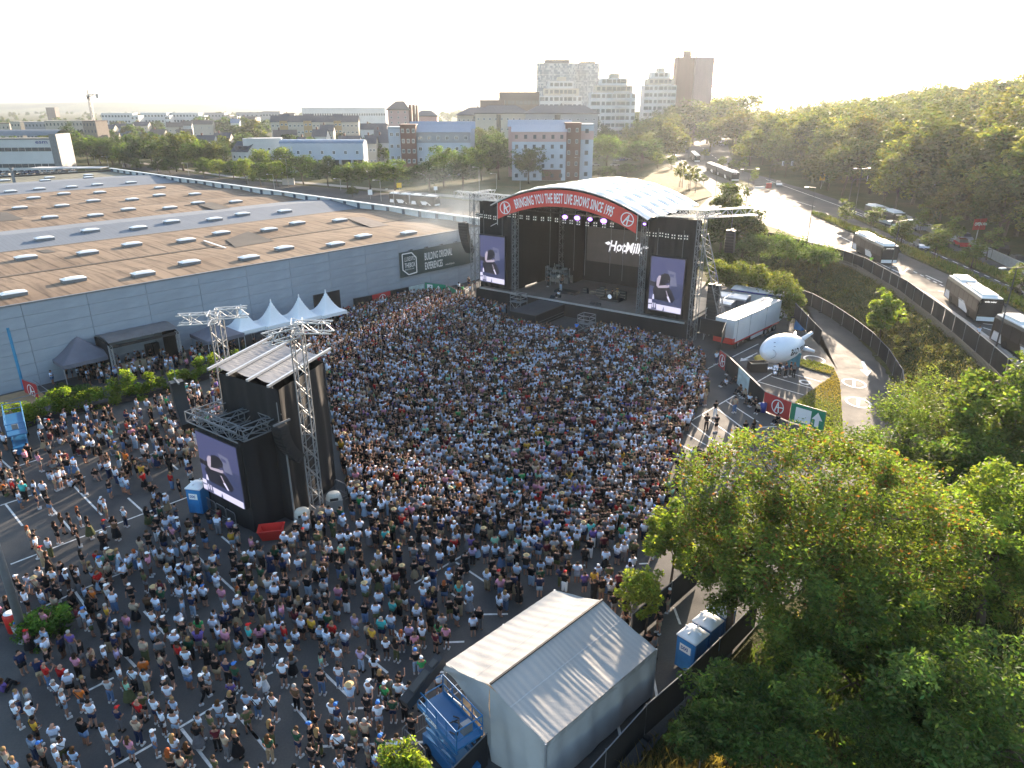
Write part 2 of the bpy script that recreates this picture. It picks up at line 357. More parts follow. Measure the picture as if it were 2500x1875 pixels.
# painted lines: parking bays of the lot (pixel pairs read on the ground)
def line_px(mb, a, b_, w_=0.14, z=0.008, zz=0.0):
    p = G(*a, zz); q = G(*b_, zz); d = (q - p); d.z = 0
    d.normalize(); u = Vector((-d.y, d.x, 0)) * w_ / 2
    mb.quad(*[(v.x, v.y, zz + z) for v in (p - u, q - u, q + u, p + u)])
z1 = lambda x, y: (x / 3.456, 1100 + y / 3.456)
z2 = lambda x, y: (1600 + x / 3.456, 640 + y / 3.456)
z2b = lambda x, y: (x / 3.456, 1400 + y / 3.456)
z3b = lambda x, y: (600 + x / 2.886, 1300 + y / 2.886)
z5 = lambda x, y: (1560 + x / 2.336, 940 + y / 2.336)
mb = MB()
LN = [(z1(0, 70), z1(90, 150)), (z1(80, 155), z1(340, 70)), (z1(0, 465), z1(270, 375)), (z1(520, 275), z1(720, 220)), (z1(45, 450), z1(190, 635)), (z1(590, 265), z1(860, 545)), (z1(330, 360), z1(655, 735)),
      (z1(90, 960), z1(840, 672)), (z1(840, 672), z1(1620, 380)), (z1(370, 1315), z1(870, 1095)), (z1(870, 1095), z1(1100, 1005)), (z1(640, 1200), z1(755, 1360)), (z1(1080, 400), z1(1500, 780)), (z1(1120, 80), z1(1360, 5)),
      (z1(1330, 10), z1(1500, 160)), (z1(1565, 800), z1(2115, 1310)), (z1(1215, 1355), z1(1420, 1580)), (z1(1870, 725), z1(2212, 1010)), (z1(1880, 1435), z1(2212, 1250)), (z1(1500, 1635), z1(1560, 1600)), (z1(2050, 1340), z1(2115, 1310)),
      (z2b(750, 985), z2b(960, 880)), (z2b(960, 590), z2b(1145, 790)), (z2b(1500, 1310), z2b(2010, 1005)), (z2b(1530, 1310), z2b(1790, 1642)), (z2b(940, 1640), z2b(1300, 1435)), (z2b(1120, 1540), z2b(1180, 1642)), (z2b(1990, 1180), z2b(2180, 1400)),
      (z3b(530, 970), z3b(740, 1170)), (z3b(330, 1205), z3b(440, 1340)), (z3b(540, 1508), z3b(1300, 1475)), (z3b(790, 1238), z3b(1000, 1235)), (z3b(1270, 988), z3b(1440, 982)), (z3b(0, 1350), z3b(170, 1560)),
      (z3b(1190, 360), z3b(1600, 120)), (z3b(1450, 430), z3b(1620, 550)), (z3b(1480, 210), z3b(1720, 370)), (z3b(1640, 578), z3b(1847, 575)), (z3b(1400, 775), z3b(1540, 770)), (z3b(840, 860), z3b(1000, 990)), (z3b(980, 640), z3b(1150, 780)), (z3b(30, 520), z3b(130, 470)), (z3b(590, 740), z3b(650, 705)), (z3b(130, 1010), z3b(190, 985)), (z3b(10, 180), z3b(100, 260)), (z3b(270, 60), z3b(340, 30)),
      (z2(430, 905), z2(560, 840)), (z2(650, 800), z2(870, 690)), (z2(715, 835), z2(860, 765)), (z2(290, 1345), z2(730, 1090)), (z2(700, 1120), z2(970, 1285)), (z2(600, 1175), z2(870, 1350)), (z2(525, 1240), z2(745, 1405)), (z2(390, 1285), z2(670, 1480)), (z2(290, 1350), z2(560, 1560)), (z2(270, 1455), z2(530, 1600)), (z2(200, 1535), z2(450, 1659)),
      (z2(870, 1395), z2(1060, 1385)), (z2(790, 1490), z2(1000, 1480)), (z2(570, 1595), z2(860, 1585)), (z2(1150, 940), z2(1400, 1010)), (z2(980, 965), z2(1320, 1065)), (z2(870, 1010), z2(1250, 1120)), (z2(860, 1010), z2(1000, 930)),
      (z5(290, 525), z5(740, 515)), (z5(170, 610), z5(260, 605)), (z5(60, 705), z5(180, 700)), (z5(0, 800), z5(60, 798)), (z5(0, 1020), z5(50, 1018)), (z5(200, 1270), z5(235, 1365)), (z5(430, 445), z5(640, 440)), (z5(480, 375), z5(700, 370)),
      ((980 + 1690 / 2.765, 1380 + 700 / 2.765), (980 + 1725 / 2.765, 1380 + 885 / 2.765)), ((980 + 1460 / 2.765, 1380 + 1065 / 2.765), (980 + 1475 / 2.765, 1380 + 1145 / 2.765)), ((980 + 1130 / 2.765, 1380 + 5 / 2.765), (980 + 1240 / 2.765, 1380 + 0)), ((1490, 1430), (1540, 1400)),
      ((1750, 700), (1790, 690)), ((1120, 720), (1150, 700)), ((1105, 690), (1150, 712))]
for a, b_ in LN: line_px(mb, a, b_)
tag(mb.build('bay_marking', M_LINE), 'white parking bay lines painted on the lot', None, None, 'structure')
# ring signs and arrows painted on the asphalt
def ring_px(cx, cy, r=1.15, bar=True, slit=0.16):
    c = G(cx, cy); m_ = MB(); n_ = 28
    for i in range(n_):
        t0, t1 = 2 * math.pi * i / n_, 2 * math.pi * (i + 1) / n_
        m_.quad(*[(c.x + q * math.cos(t_), c.y + 1.25 * q * math.sin(t_), 0.026) for q, t_ in ((r, t0), (r, t1), (r - slit * 1.4, t1), (r - slit * 1.4, t0))])
    if bar: m_.quad((c.x - 0.5 * r, c.y - 0.75 * r, 0.026), (c.x - 0.3 * r, c.y - 0.9 * r, 0.026), (c.x + 0.5 * r, c.y + 0.75 * r, 0.026), (c.x + 0.3 * r, c.y + 0.9 * r, 0.026))
    return tag(m_.build('ring_marking', M_LINE), None, None, None, 'structure')
for k, (zx, zy, nm) in enumerate(((1676, 1023, 'white ring sign with a bar painted on the ramp, upper one'), (1712, 1185, 'white ring sign with a bar painted on the ramp, lower one'), (1340, 822, 'white ring sign painted beside the free standing black fence'), (1262, 1015, 'small worn ring painted in a parking bay'))):
    o = ring_px(*z2(zx, zy), r=1.2 if k < 3 else 0.6, bar=k < 2); o['label'] = nm
def arrow(pa, pb, w_, lab):
    a = G(*pa); b_ = G(*pb); d = (b_ - a); Lg = d.length; d.normalize(); u = Vector((-d.y, d.x, 0)); m_ = MB(); s_ = a + d * Lg * 0.6
    P = lambda v: (v.x, v.y, 0.027)
    m_.quad(P(a - u * w_), P(s_ - u * w_), P(s_ + u * w_), P(a + u * w_)); m_.add([P(s_ - u * w_ * 3.6), P(b_), P(s_ + u * w_ * 3.6)], [(0, 1, 2)])
    tag(m_.build('arrow_marking', M_LINE), lab, None, None, 'structure')
arrow(z2(1752, 838), z2(1790, 965), 0.17, 'white arrow painted on the ramp pointing down the picture')
arrow(z2(815, 790), z2(715, 838), 0.14, 'white arrow painted beside the blimp pointing to the crowd')
# road markings on the embankment
mb = MB()
RL = [((2140, 640), (2200, 668), 1), ((2215, 655), (2310, 702), 6), ((1900, 478), (1990, 505), 1), ((1800, 470), (1880, 500), 4), ((2050, 505), (2500, 690), 1), ((1870, 438), (2120, 528), 1), ((2120, 548), (2480, 705), 14), ((2010, 556), (2120, 612), 1), ((1975, 570), (2060, 545), 1),
      ((2260, 672), (2300, 690), 1), ((2172, 652), (2195, 650), 1), ((2195, 650), (2200, 670), 1), ((2200, 670), (2216, 656), 1), ((2290, 710), (2340, 720), 1), ((2400, 790), (2470, 800), 1), ((2400, 800), (2465, 820), 1), ((2440, 815), (2490, 790), 1), ((1640, 372), (1700, 420), 8), ((1700, 400), (1760, 430), 5), ((1700, 350), (1760, 395), 8), ((1885, 556), (1930, 545), 1), ((1915, 566), (1960, 552), 1),
      ((1700, 525), (1780, 515), 1), ((1720, 535), (1790, 528), 1)]
for a, b_, k in RL:
    for i in range(k):
        t0 = i / k; t1 = (i + (1.0 if k == 1 else 0.5)) / k
        line_px(mb, (lerp(a[0], b_[0], t0), lerp(a[1], b_[1], t0)), (lerp(a[0], b_[0], t1), lerp(a[1], b_[1], t1)), 0.22, 0.012, ROADZ)
tag(mb.build('road_marking', M_LINE), 'white lane and zigzag lines on the main road', None, None, 'structure')
mb = MB(); q = Rr([(2170, 520), (2333, 590), (2420, 625), (2560, 690)])
mb.c = 0
for a, b_ in zip(q[:-1], q[1:]): mb.beam((a[0], a[1] + 3, ROADZ + 0.6), (b_[0], b_[1] + 3, ROADZ + 0.6), 0.3, 1.5)
tag(mb.build('retaining_wall', M_KERB), 'low pale concrete wall between the road and the wooded hill', 'wall')

# ------------------------------------------------------------------ far hills and sky haze
M_HILL = pm('far_hill_forest', (0.035, 0.055, 0.045), 0.95, var=0.35, scale=0.004, stretch=(1, 1, 1), col2=(0.12, 0.13, 0.07), spec=0.05)
for k, (Y0, base, amp, seed, x0, x1) in enumerate(((4200, 30, 26, 3, -5200, 900), (6500, 95, 42, 9, -8200, 2600), (8600, 150, 55, 14, -9800, 4500))):
    mb = MB(); rs = np.random.RandomState(seed); ph = rs.rand(8) * 6
    def ridge(u, v, Y0=Y0, base=base, amp=amp, ph=ph, x0=x0, x1=x1):
        x = lerp(x0, x1, u); y = Y0 + (v - 0.5) * 1400
        z = base + amp * sum(math.sin(x * 0.0008 * (1.9 ** i) + ph[i]) / (1.6 ** i) for i in range(6)) * 0.5
        return (x, y, z * math.sin(math.pi * min(1, v * 1.02)) ** 0.8 - 4)
    mb.grid(220, 8, ridge); tag(mb.build('hills', M_HILL, smooth=True), 'far wooded hill ridge on the horizon', None, None, 'structure')
HZ = bpy.data.materials.new('haze_air'); HZ.use_nodes = True; t = HZ.node_tree; t.nodes.remove(t.nodes['Principled BSDF'])
vp = t.nodes.new('ShaderNodeVolumePrincipled'); vp.inputs['Color'].default_value = (0.82, 0.90, 1.0, 1); vp.inputs['Density'].default_value = HAZE_D; vp.inputs['Anisotropy'].default_value = 0.55
t.links.new(vp.outputs[0], t.nodes['Material Output'].inputs['Volume'])
mb = MB(); mb.box(-9950, 9950, -200, 13000, -6, 330); o = mb.build('haze', HZ); tag(o, 'thin evening haze filling the air over the city', None, None, 'stuff')

# smoke drifting off the left side of the stage
SM = bpy.data.materials.new('stage_smoke'); SM.use_nodes = True; t = SM.node_tree; t.nodes.remove(t.nodes['Principled BSDF']); vp = t.nodes.new('ShaderNodeVolumePrincipled'); vp.inputs['Color'].default_value = (0.75, 0.88, 1.0, 1); vp.inputs['Anisotropy'].default_value = 0.3
s_ = t.nodes.new('ShaderNodeTexCoord').outputs['Object']; gr = t.nodes.new('ShaderNodeTexGradient'); gr.gradient_type = 'SPHERICAL'; t.links.new(s_, gr.inputs[0]); ns = noise(t, s_, 2.6, 3); mm = t.nodes.new('ShaderNodeMath'); mm.operation = 'SUBTRACT'; t.links.new(ns, mm.inputs[0]); mm.inputs[1].default_value = 0.38
m2 = t.nodes.new('ShaderNodeMath'); m2.operation = 'MULTIPLY'; t.links.new(mm.outputs[0], m2.inputs[0]); t.links.new(gr.outputs[0], m2.inputs[1]); m3 = t.nodes.new('ShaderNodeMath'); m3.operation = 'MULTIPLY'; m3.use_clamp = True; t.links.new(m2.outputs[0], m3.inputs[0]); m3.inputs[1].default_value = 0.14; t.links.new(m3.outputs[0], vp.inputs['Density']); t.links.new(vp.outputs[0], t.nodes['Material Output'].inputs['Volume'])
mb = MB(); mb.lathe([(0.0, -1.0), (0.7, -0.7), (1.0, 0.0), (0.7, 0.7), (0.0, 1.0)], 16); o = mb.build('smoke', SM, None, True, Vector((-9.0, 112.0, 12.5))); o.scale = (13, 8, 8); tag(o, 'thin bluish smoke drifting off the left side of the stage', None, None, 'stuff')

# ------------------------------------------------------------------ exhibition hall (left)
HO = Vector((-5.7, 121.9, 0)); HR = math.atan2(0.746, 0.666)
HD = Vector((math.cos(HR), math.sin(HR), 0)); HN = Vector((-math.sin(HR), math.cos(HR), 0))
def HL(px, py, z): p = G(px, py, z) - HO; return p.dot(HD), p.dot(HN)
def WPL(px, py, off=0.0):
    "pixel on the front wall plane -> (s, z)"
    u = (px - 1250) / FPX; v = (py - 937.5) / FPX
    d = Vector((u, math.cos(PITCH) - v * math.sin(PITCH), -(math.sin(PITCH) + v * math.cos(PITCH))))
    t_ = (HO + HN * off).dot(HN) / d.dot(HN); q_ = d * t_; return (q_ - HO).dot(HD), CAMH + q_.z
hall = thing('exhibition_hall', 'vast flat roofed blue-grey exhibition hall with tan roof and rows of skylights', 'hall', HO, HR)
M_WALL = pm('grey_sheet_cladding', (0.29, 0.325, 0.37), 0.6, var=0.18, scale=0.35, bump=0.25, bscale=0.8, stretch=(0.5, 1, 1.4))
def roofmat(name, a, b_, seam, st=(1, 1, 1), mild=False):
    m = bpy.data.materials.new(name); m.use_nodes = True; t = m.node_tree; n = t.nodes; L = t.links; b = n['Principled BSDF']; b.inputs['Roughness'].default_value = 0.85
    b.inputs['Specular IOR Level'].default_value = 0.2
    s = n.new('ShaderNodeTexCoord').outputs['Object']
    c = ramp(t, noise(t, s, 0.07, 9), [(0.35, a), (0.65, b_)])
    mp = n.new('ShaderNodeMapping'); mp.inputs['Scale'].default_value = (1.3, 0.12, 1); L.new(s, mp.inputs[0])
    st_ = ramp(t, noise(t, mp.outputs[0], 1.0, 6), [(0.36, (0.42, 0.42, 0.45)), (0.52, (1, 1, 1))])
    wv = n.new('ShaderNodeTexWave'); wv.bands_direction = 'X'; wv.inputs['Scale'].default_value = seam; wv.inputs['Distortion'].default_value = 0.6; wv.inputs['Detail Scale'].default_value = 0.4; L.new(s, wv.inputs[0])
    sm = ramp(t, wv.outputs[0], [(0.0, (0.5, 0.5, 0.5)), (0.07, (1, 1, 1))])
    L.new(mixc(t, 0.3 if mild else 0.8, mixc(t, 0.12 if mild else 0.75, c, st_, 'MULTIPLY'), sm, 'MULTIPLY'), b.inputs['Base Color'])
    bp = n.new('ShaderNodeBump'); bp.inputs['Strength'].default_value = 0.1 if mild else 0.4; bp.inputs['Distance'].default_value = 0.03 if mild else 0.06
    L.new(noise(t, mp.outputs[0], 3.0, 4), bp.inputs['Height']); L.new(bp.outputs[0], b.inputs['Normal'])
    return m
M_RB = roofmat('tan_roof_felt', (0.165, 0.115, 0.078), (0.25, 0.185, 0.13), 0.16)
M_RM = roofmat('blue_metal_roof', (0.14, 0.165, 0.195), (0.17, 0.195, 0.23), 0.5, mild=True)
M_RG = roofmat('green_grey_roof', (0.15, 0.15, 0.11), (0.21, 0.20, 0.15), 0.16)
M_PATCH = pm('dark_felt_patch', (0.05, 0.045, 0.042), 0.9, var=0.2)
X0, X1 = -150.0, 1.0
prof = [(0, 9.0), (8, 9.25), (15.9, 8.95), (25, 9.3), (33.7, 9.0), (43.8, 9.9), (53.9, 9.1), (62, 9.4), (71.3, 9.0), (82, 9.4), (91.9, 9.0), (102, 9.4), (112.8, 9.0), (128, 10.0), (142.8, 9.2), (160, 9.3)]
def roofz(t_):
    for (a, za), (b_, zb) in zip(prof[:-1], prof[1:]):
        if a <= t_ <= b_: return lerp(za, zb, (t_ - a) / (b_ - a))
    return 9.1
for (a, za), (b_, zb) in zip(prof[:-1], prof[1:]):
    m_ = M_RM if (33 < a < 53 or 112 < a < 142) else (M_RG if a > 142 else M_RB)
    mb = MB(); mb.grid(30, 3, lambda u, v: (lerp(X0, X1, u), lerp(a, b_, v), lerp(za, zb, v))); mb.build('roof_section', m_, hall)
mb = MB(); mb.box(X0, X1, 0.05, 160, 0, 8.6); mb.build('core_wall', pm('dark_backing_wall', (0.12, 0.13, 0.15), 0.7), hall)  # dark grey block behind the cladding panels
pan = MB(); pan.box(0.02, 6.25, -0.06, 0.05, 0.012, 1.27); pan.box(0.02, 6.25, -0.062, -0.05, 0.60, 0.612)
pm_ = pan.mesh('wall_panel', M_WALL)
for i in range(24):
    for j in range(7): inst('wall_panel', pm_, hall, (X0 + 0.7 + i * 6.27, -0.01 * ((i * 7 + j * 3) % 2), j * 1.283))
mb = MB(); mb.box(X0, X1 + 0.1, -0.14, 0.12, 8.9, 9.06); mb.build('eave_trim', M_STEEL, hall)
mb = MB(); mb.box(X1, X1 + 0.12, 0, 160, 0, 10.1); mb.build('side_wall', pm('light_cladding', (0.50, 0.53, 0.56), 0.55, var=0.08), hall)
mb = MB(); mb.box(X1 - 0.5, X1 + 0.2, -0.1, 160, 10.1, 10.3); mb.build('parapet_cap', pm('cap_metal', (0.66, 0.67, 0.68), 0.4, 0.3, var=0.05), hall)
pmesh = MB(); pmesh.box(-0.55, 0, -0.09, 0.09, 0, 1.5); pme = pmesh.mesh('parapet_post', pm('post_paint', (0.09, 0.12, 0.17), 0.6))
for i in range(35): inst('parapet_post', pme, hall, (X1 - 0.002, 2 + i * 4.6, 8.62))
mb = MB(); mb.box(X0, X1, 160, 160.6, 8, 9.7); mb.build('rear_parapet', M_DARK, hall)
mb = MB(); mb.box(-30, -29.4, 142.5, 143.1, 9, 12.2); mb.lathe([(0.25, 2.6), (0.25, 3.4), (0.5, 3.6), (0.5, 4.0)], 8, (-29.7, 142.8, 9)); mb.build('roof_vent', M_STEEL, hall)
z0 = lambda x, y: (x / 3.456, 180 + y / 3.456)
zb = lambda x, y: (580 + x / 3.456, 180 + y / 3.456)
zc = lambda x, y: (x / 3.456, 640 + y / 3.456)
SKY = [z0(*p) for p in ((85, 978), (328, 953), (603, 940), (816, 915), (1102, 902), (283, 1040), (538, 1007), (841, 993), (1347, 953), (165, 1124), (521, 1105), (787, 1068), (1113, 1052), (1343, 1021), (1644, 1008), (419, 1207), (803, 1185), (1081, 1141), (1432, 1122), (1669, 1086), (1988, 1071), (367, 1362), (758, 1299), (1162, 1273), (1444, 1224), (1805, 1203), (2042, 1160), (215, 1540), (737, 1500), (1111, 1430), (1570, 1397), (1866, 1334), (1597, 1583), (2097, 1543), (40, 896), (380, 902), (417, 872), (745, 851), (745, 875))]
SKY += [zb(*p) for p in ((395, 1138), (265, 1307), (503, 1252), (862, 1229), (95, 1543), (393, 1463), (826, 1430), (1060, 1363), (1443, 1336))] + [zc(*p) for p in ((108, 257), (618, 136), (1205, 88))]
sk = MB(); sk.c = 0; sk.box(-1.2, 1.2, -0.65, 0.65, -0.2, 0.34)
sk.c = 1; sk.grid(6, 4, lambda u, v: ((u - 0.5) * 2.46, (v - 0.5) * 1.36, 0.36 + 0.16 * (1 - (2 * u - 1) ** 4) * (1 - (2 * v - 1) ** 4)))
sk.box(-1.24, 1.24, -0.69, 0.69, 0.30, 0.365)
skm = sk.mesh('skylight', [M_STEEL, pm('skylight_dome', (0.72, 0.73, 0.74), 0.25, var=0.04)])
for p in SKY:
    s_, t_ = HL(*p, 9.5); s_, t_ = HL(*p, roofz(t_) + 0.35); inst('skylight', skm, hall, (s_, t_, roofz(t_) + 0.02))
def patch(p4, name='roof_patch', mat=M_PATCH, dz=0.05):
    P = [HL(*p, 9.3) for p in p4]; mb = MB(); mb.quad(*[(a, b_, roofz(b_) + dz) for a, b_ in P]); mb.build(name, mat, hall)
patch([zb(-100, 1390), zb(90, 1328), zb(315, 1400), zb(-20, 1455)])
patch([z0(1640, 1100), z0(1790, 1090), z0(1945, 1135), z0(1810, 1152)])
patch([zb(910, 1215), zb(1060, 1205), zb(1280, 1270), zb(1130, 1290)], mat=pm('grey_felt_patch', (0.13, 0.11, 0.10), 0.9))
patch([z0(-40, 1170), z0(60, 1168), z0(205, 1230), z0(-40, 1250)]); patch([z0(300, 1480), z0(400, 1475), z0(480, 1500), z0(380, 1512)])
mb = MB(); a = HL(*z0(1722, 1410), 9.2); b_ = HL(*z0(1903, 1467), 9.2); mb.beam((*a, roofz(a[1]) + 0.1), (*b_, roofz(b_[1]) + 0.1), 0.25, 0.1); mb.build('cable_cover', M_WHITE, hall)
# valley strips
M_VAL = pm('dark_valley', (0.09, 0.07, 0.055), 0.9, var=0.4, scale=0.5, stretch=(0.1, 1, 1))
for v_ in (15.9, 33.7, 71.3, 91.9, 112.8): mb = MB(); mb.box(X0, X1 - 0.6, v_ - 0.35, v_ + 0.35, 8.9, 9.03); mb.build('valley_gutter', M_VAL, hall)
for px0, y0, px1, y1 in ((118, 185, 157, 172),):
    pass
# doors in the shade of the wall and the blue portal at the left
sA, zA = WPL(800, 757); mb = MB(); mb.box(sA - 2.2, sA + 2.2, -0.16, -0.02, 0, 3.4); mb.build('loading_door', M_DARK, hall)
# ------------------------------------------------------------------ main stage
SO = Vector((-4.81, 107.2, 0)); SR = math.atan2(-0.5814, 0.8136)
SU = Vector((math.cos(SR), math.sin(SR), 0)); SW = Vector((-math.sin(SR), math.cos(SR), 0))
def SL(px, py, z): p = G(px, py, z) - SO; return p.dot(SU), p.dot(SW)
def SP(px, py, off=0.0):
    u = (px - 1250) / FPX; v = (py - 937.5) / FPX
    d = Vector((u, math.cos(PITCH) - v * math.sin(PITCH), -(math.sin(PITCH) + v * math.cos(PITCH))))
    t_ = (SO + SW * off).dot(SW) / d.dot(SW); q_ = d * t_; return (q_ - SO).dot(SU), CAMH + q_.z
def SG(s, w_, z=0): return SO + SU * s + SW * w_ + Vector((0, 0, z))
stage = thing('stage', 'big festival stage with arched silver roof and red banner over the front', 'stage', SO, SR)
AC, AZ, AK = 16.3, 18.1, 0.0212       # arch: centre, apex height, fall
def az_(s): return AZ - AK * (s - AC) ** 2
mb = MB()
mb.box(-0.6, 33.6, 0.3, 14, 0.0, 2.0); mb.build('platform', M_DARK, stage)
M_DECK = pm('stage_deck', (0.16, 0.135, 0.125), 0.5, var=0.2, scale=0.6)
mb = MB(); mb.box(0, 33, 0, 13.8, 2.0, 2.12)
mb.build('deck', M_DECK, stage)
mb = MB(); mb.box(-0.2, 33.2, -0.06, 0.0, 1.9, 2.16); mb.build('deck_edge', M_ALU, stage)
mb = MB(); mb.box(-0.9, 33.8, -0.02, 0.28, 0.0, 1.9); mb.build('skirt', M_BLACK, stage)
# roof skin: arch panels with bulging bays between ribs
M_SKIN = pm('silver_roof_sheet', (0.66, 0.67, 0.69), 0.26, 0.25, var=0.06, scale=1.2, bump=0.5, bscale=2.2, stretch=(0.5, 2.5, 1), spec=0.6)
for k in range(6):
    y0, y1 = -2.8 + k * 2.8, -2.8 + (k + 1) * 2.8
    mb = MB()
    def skin(u, v, y0=y0, y1=y1):
        s = lerp(4.2, 28.4, u); bl = 0.26 * math.sin(math.pi * v) * (1 + 0.12 * math.sin(u * 47 + k)); return (s, lerp(y0, y1, v), az_(s) + bl - 0.05 * math.sin(u * 60) * math.sin(math.pi * v))
    mb.grid(44, 8, skin); mb.build('roof_sheet', M_SKIN, stage, smooth=True)
    mb = MB(); P = [(lerp(4.2, 28.4, i / 24), y0, az_(lerp(4.2, 28.4, i / 24)) + 0.03) for i in range(25)]
    for a, b_ in zip(P[:-1], P[1:]): mb.beam(a, b_, 0.14, 0.14)
    mb.build('roof_rib', M_ALU, stage)
mb = MB(); mb.grid(30, 2, lambda u, v: (lerp(4.4, 28.2, u), lerp(-2.6, 13.8, v), az_(lerp(4.4, 28.2, u)) - 0.35)); mb.build('roof_lining', M_BLACK, stage)
# red banner on the front arch
mb = MB(); BY = -3.0
def ban(s, v): return (s, BY, az_(s) - 0.25 - 2.15 * (1 - v))
mb.grid(40, 2, lambda u, v: ban(lerp(5.6, 27.0, u), v))
bn = mb.build('arch_banner', pm('coral_red_banner', (0.62, 0.060, 0.045), 0.6, var=0.06, scale=0.8), stage)
mb = MB()
def bmap(x, y):   # x along the arch, y up, perpendicular to it
    s = x; sl = -2 * AK * (s - AC); l = math.hypot(1, sl); base = az_(s) - 0.25 - 1.08
    return (s - sl / l * y, BY - 0.02, base + y / l)
vs, fs = text_geo('BRINGING YOU THE BEST LIVE SHOWS SINCE 1995', 1.75, 0.44, 0.035, 1.04)
wd = max(v[0] for v in vs); k_ = 15.2 / wd
mb.add([bmap(8.5 + x * k_, y - 0.60) for x, y in vs], fs)
tag(mb.build('banner_lettering', M_LETTER, bn), kind='stuff')
for lx in (6.9, 25.7): mb = MB(); put_logo(mb, lambda x, y: bmap(x, y), lx, 0, 0.86); mb.build('logo', M_LETTER, bn)
mb = MB()
for s in (5.5, 27.1): mb.tube((s, BY + 0.05, az_(s) - 3.2), (s, BY + 0.05, az_(s)), 0.05); mb.tube((s, BY + 0.05, az_(s) - 2.9), (s - (1.2 if s < 10 else -0.2), BY + 0.05, az_(s) - 3.5 + (0 if s < 10 else 0.6)), 0.05)
mb.build('banner_pole', M_ALU, stage)
# towers, wings
def tower(x, y, z1, w_=0.65, t_=0.07, mat=M_STEEL): mb = MB(); mb.truss((x, y, 0), (x, y, z1), w_, t_); return mb.build('truss_tower', mat, stage)
for x in (6.2, 26.6): tower(x, 0.4, 15.2); tower(x, 13.4, 15.0)
for x in (-1.2, 34.2): tower(x, 0.2, 16.0, 0.9, 0.07)
tower(-1.2, 5.0, 15.6, 0.9, 0.07)
mb = MB(); mb.truss((34.6, 0.4, 13.4), (38.4, 1.8, 0.0), 0.8, 0.08); mb.build('raker_truss', M_STEEL, stage)
for a, b_ in (((-4.6, 0.2, 15.7), (5.6, 0.2, 15.7)), ((27.2, 0.2, 15.6), (34.6, 0.2, 15.9)), ((34.2, 0.2, 15.9), (38.6, 6.5, 15.9)), ((-4.0, 1.4, 15.4), (0, 1.4, 15.4)), ((-1.2, 0.2, 15.7), (-1.2, 5, 15.7)), ((34.2, 0.2, 15.9), (34.2, 5, 15.9)), ((26.6, 5, 15.2), (34.2, 5, 15.4))):
    mb = MB(); mb.truss(a, b_, 0.9, 0.09); mb.build('header_truss', M_ALU, stage)
mb = MB(); mb.truss((6.2, 0.4, 14.6), (26.6, 0.4, 14.6), 0.6, 0.06); mb.truss((6.2, 6, 14.6), (26.6, 6, 14.6), 0.6, 0.06); mb.build('lighting_truss', M_DARK, stage)
for x0_, x1_ in ((-0.7, 5.8), (27.0, 33.9)):
    mb = MB()
    mb.grid(20, 10, lambda u, v, x0_=x0_, x1_=x1_: (lerp(x0_, x1_, u), 0.9 + 0.10 * math.sin(u * 34), lerp(0.1, 15.0, v))); mb.build('wing_drape', M_BLACK, stage, smooth=True)
mb = MB(); mb.box(4.9, 26.9, 13.5, 13.7, 0, 14.6); mb.build('rear_drape', M_BLACK, stage)
mb = MB(); mb.box(26.9, 27.05, 1.2, 13.5, 0, 14.8); mb.build('side_drape', M_BLACK, stage)
mb = MB(); mb.box(5.3, 5.45, 1.1, 4.2, 0, 14.6); mb.box(5.3, 5.45, 4.2, 7.6, 2.3, 14.6); mb.box(5.3, 5.45, 7.6, 13.5, 0, 14.6); mb.build('side_drape', M_BLACK, stage)
mb = MB(); mb.box(10.2, 10.3, 10.4, 13.4, 2.1, 14.4); mb.build('side_drape', M_BLACK, stage)
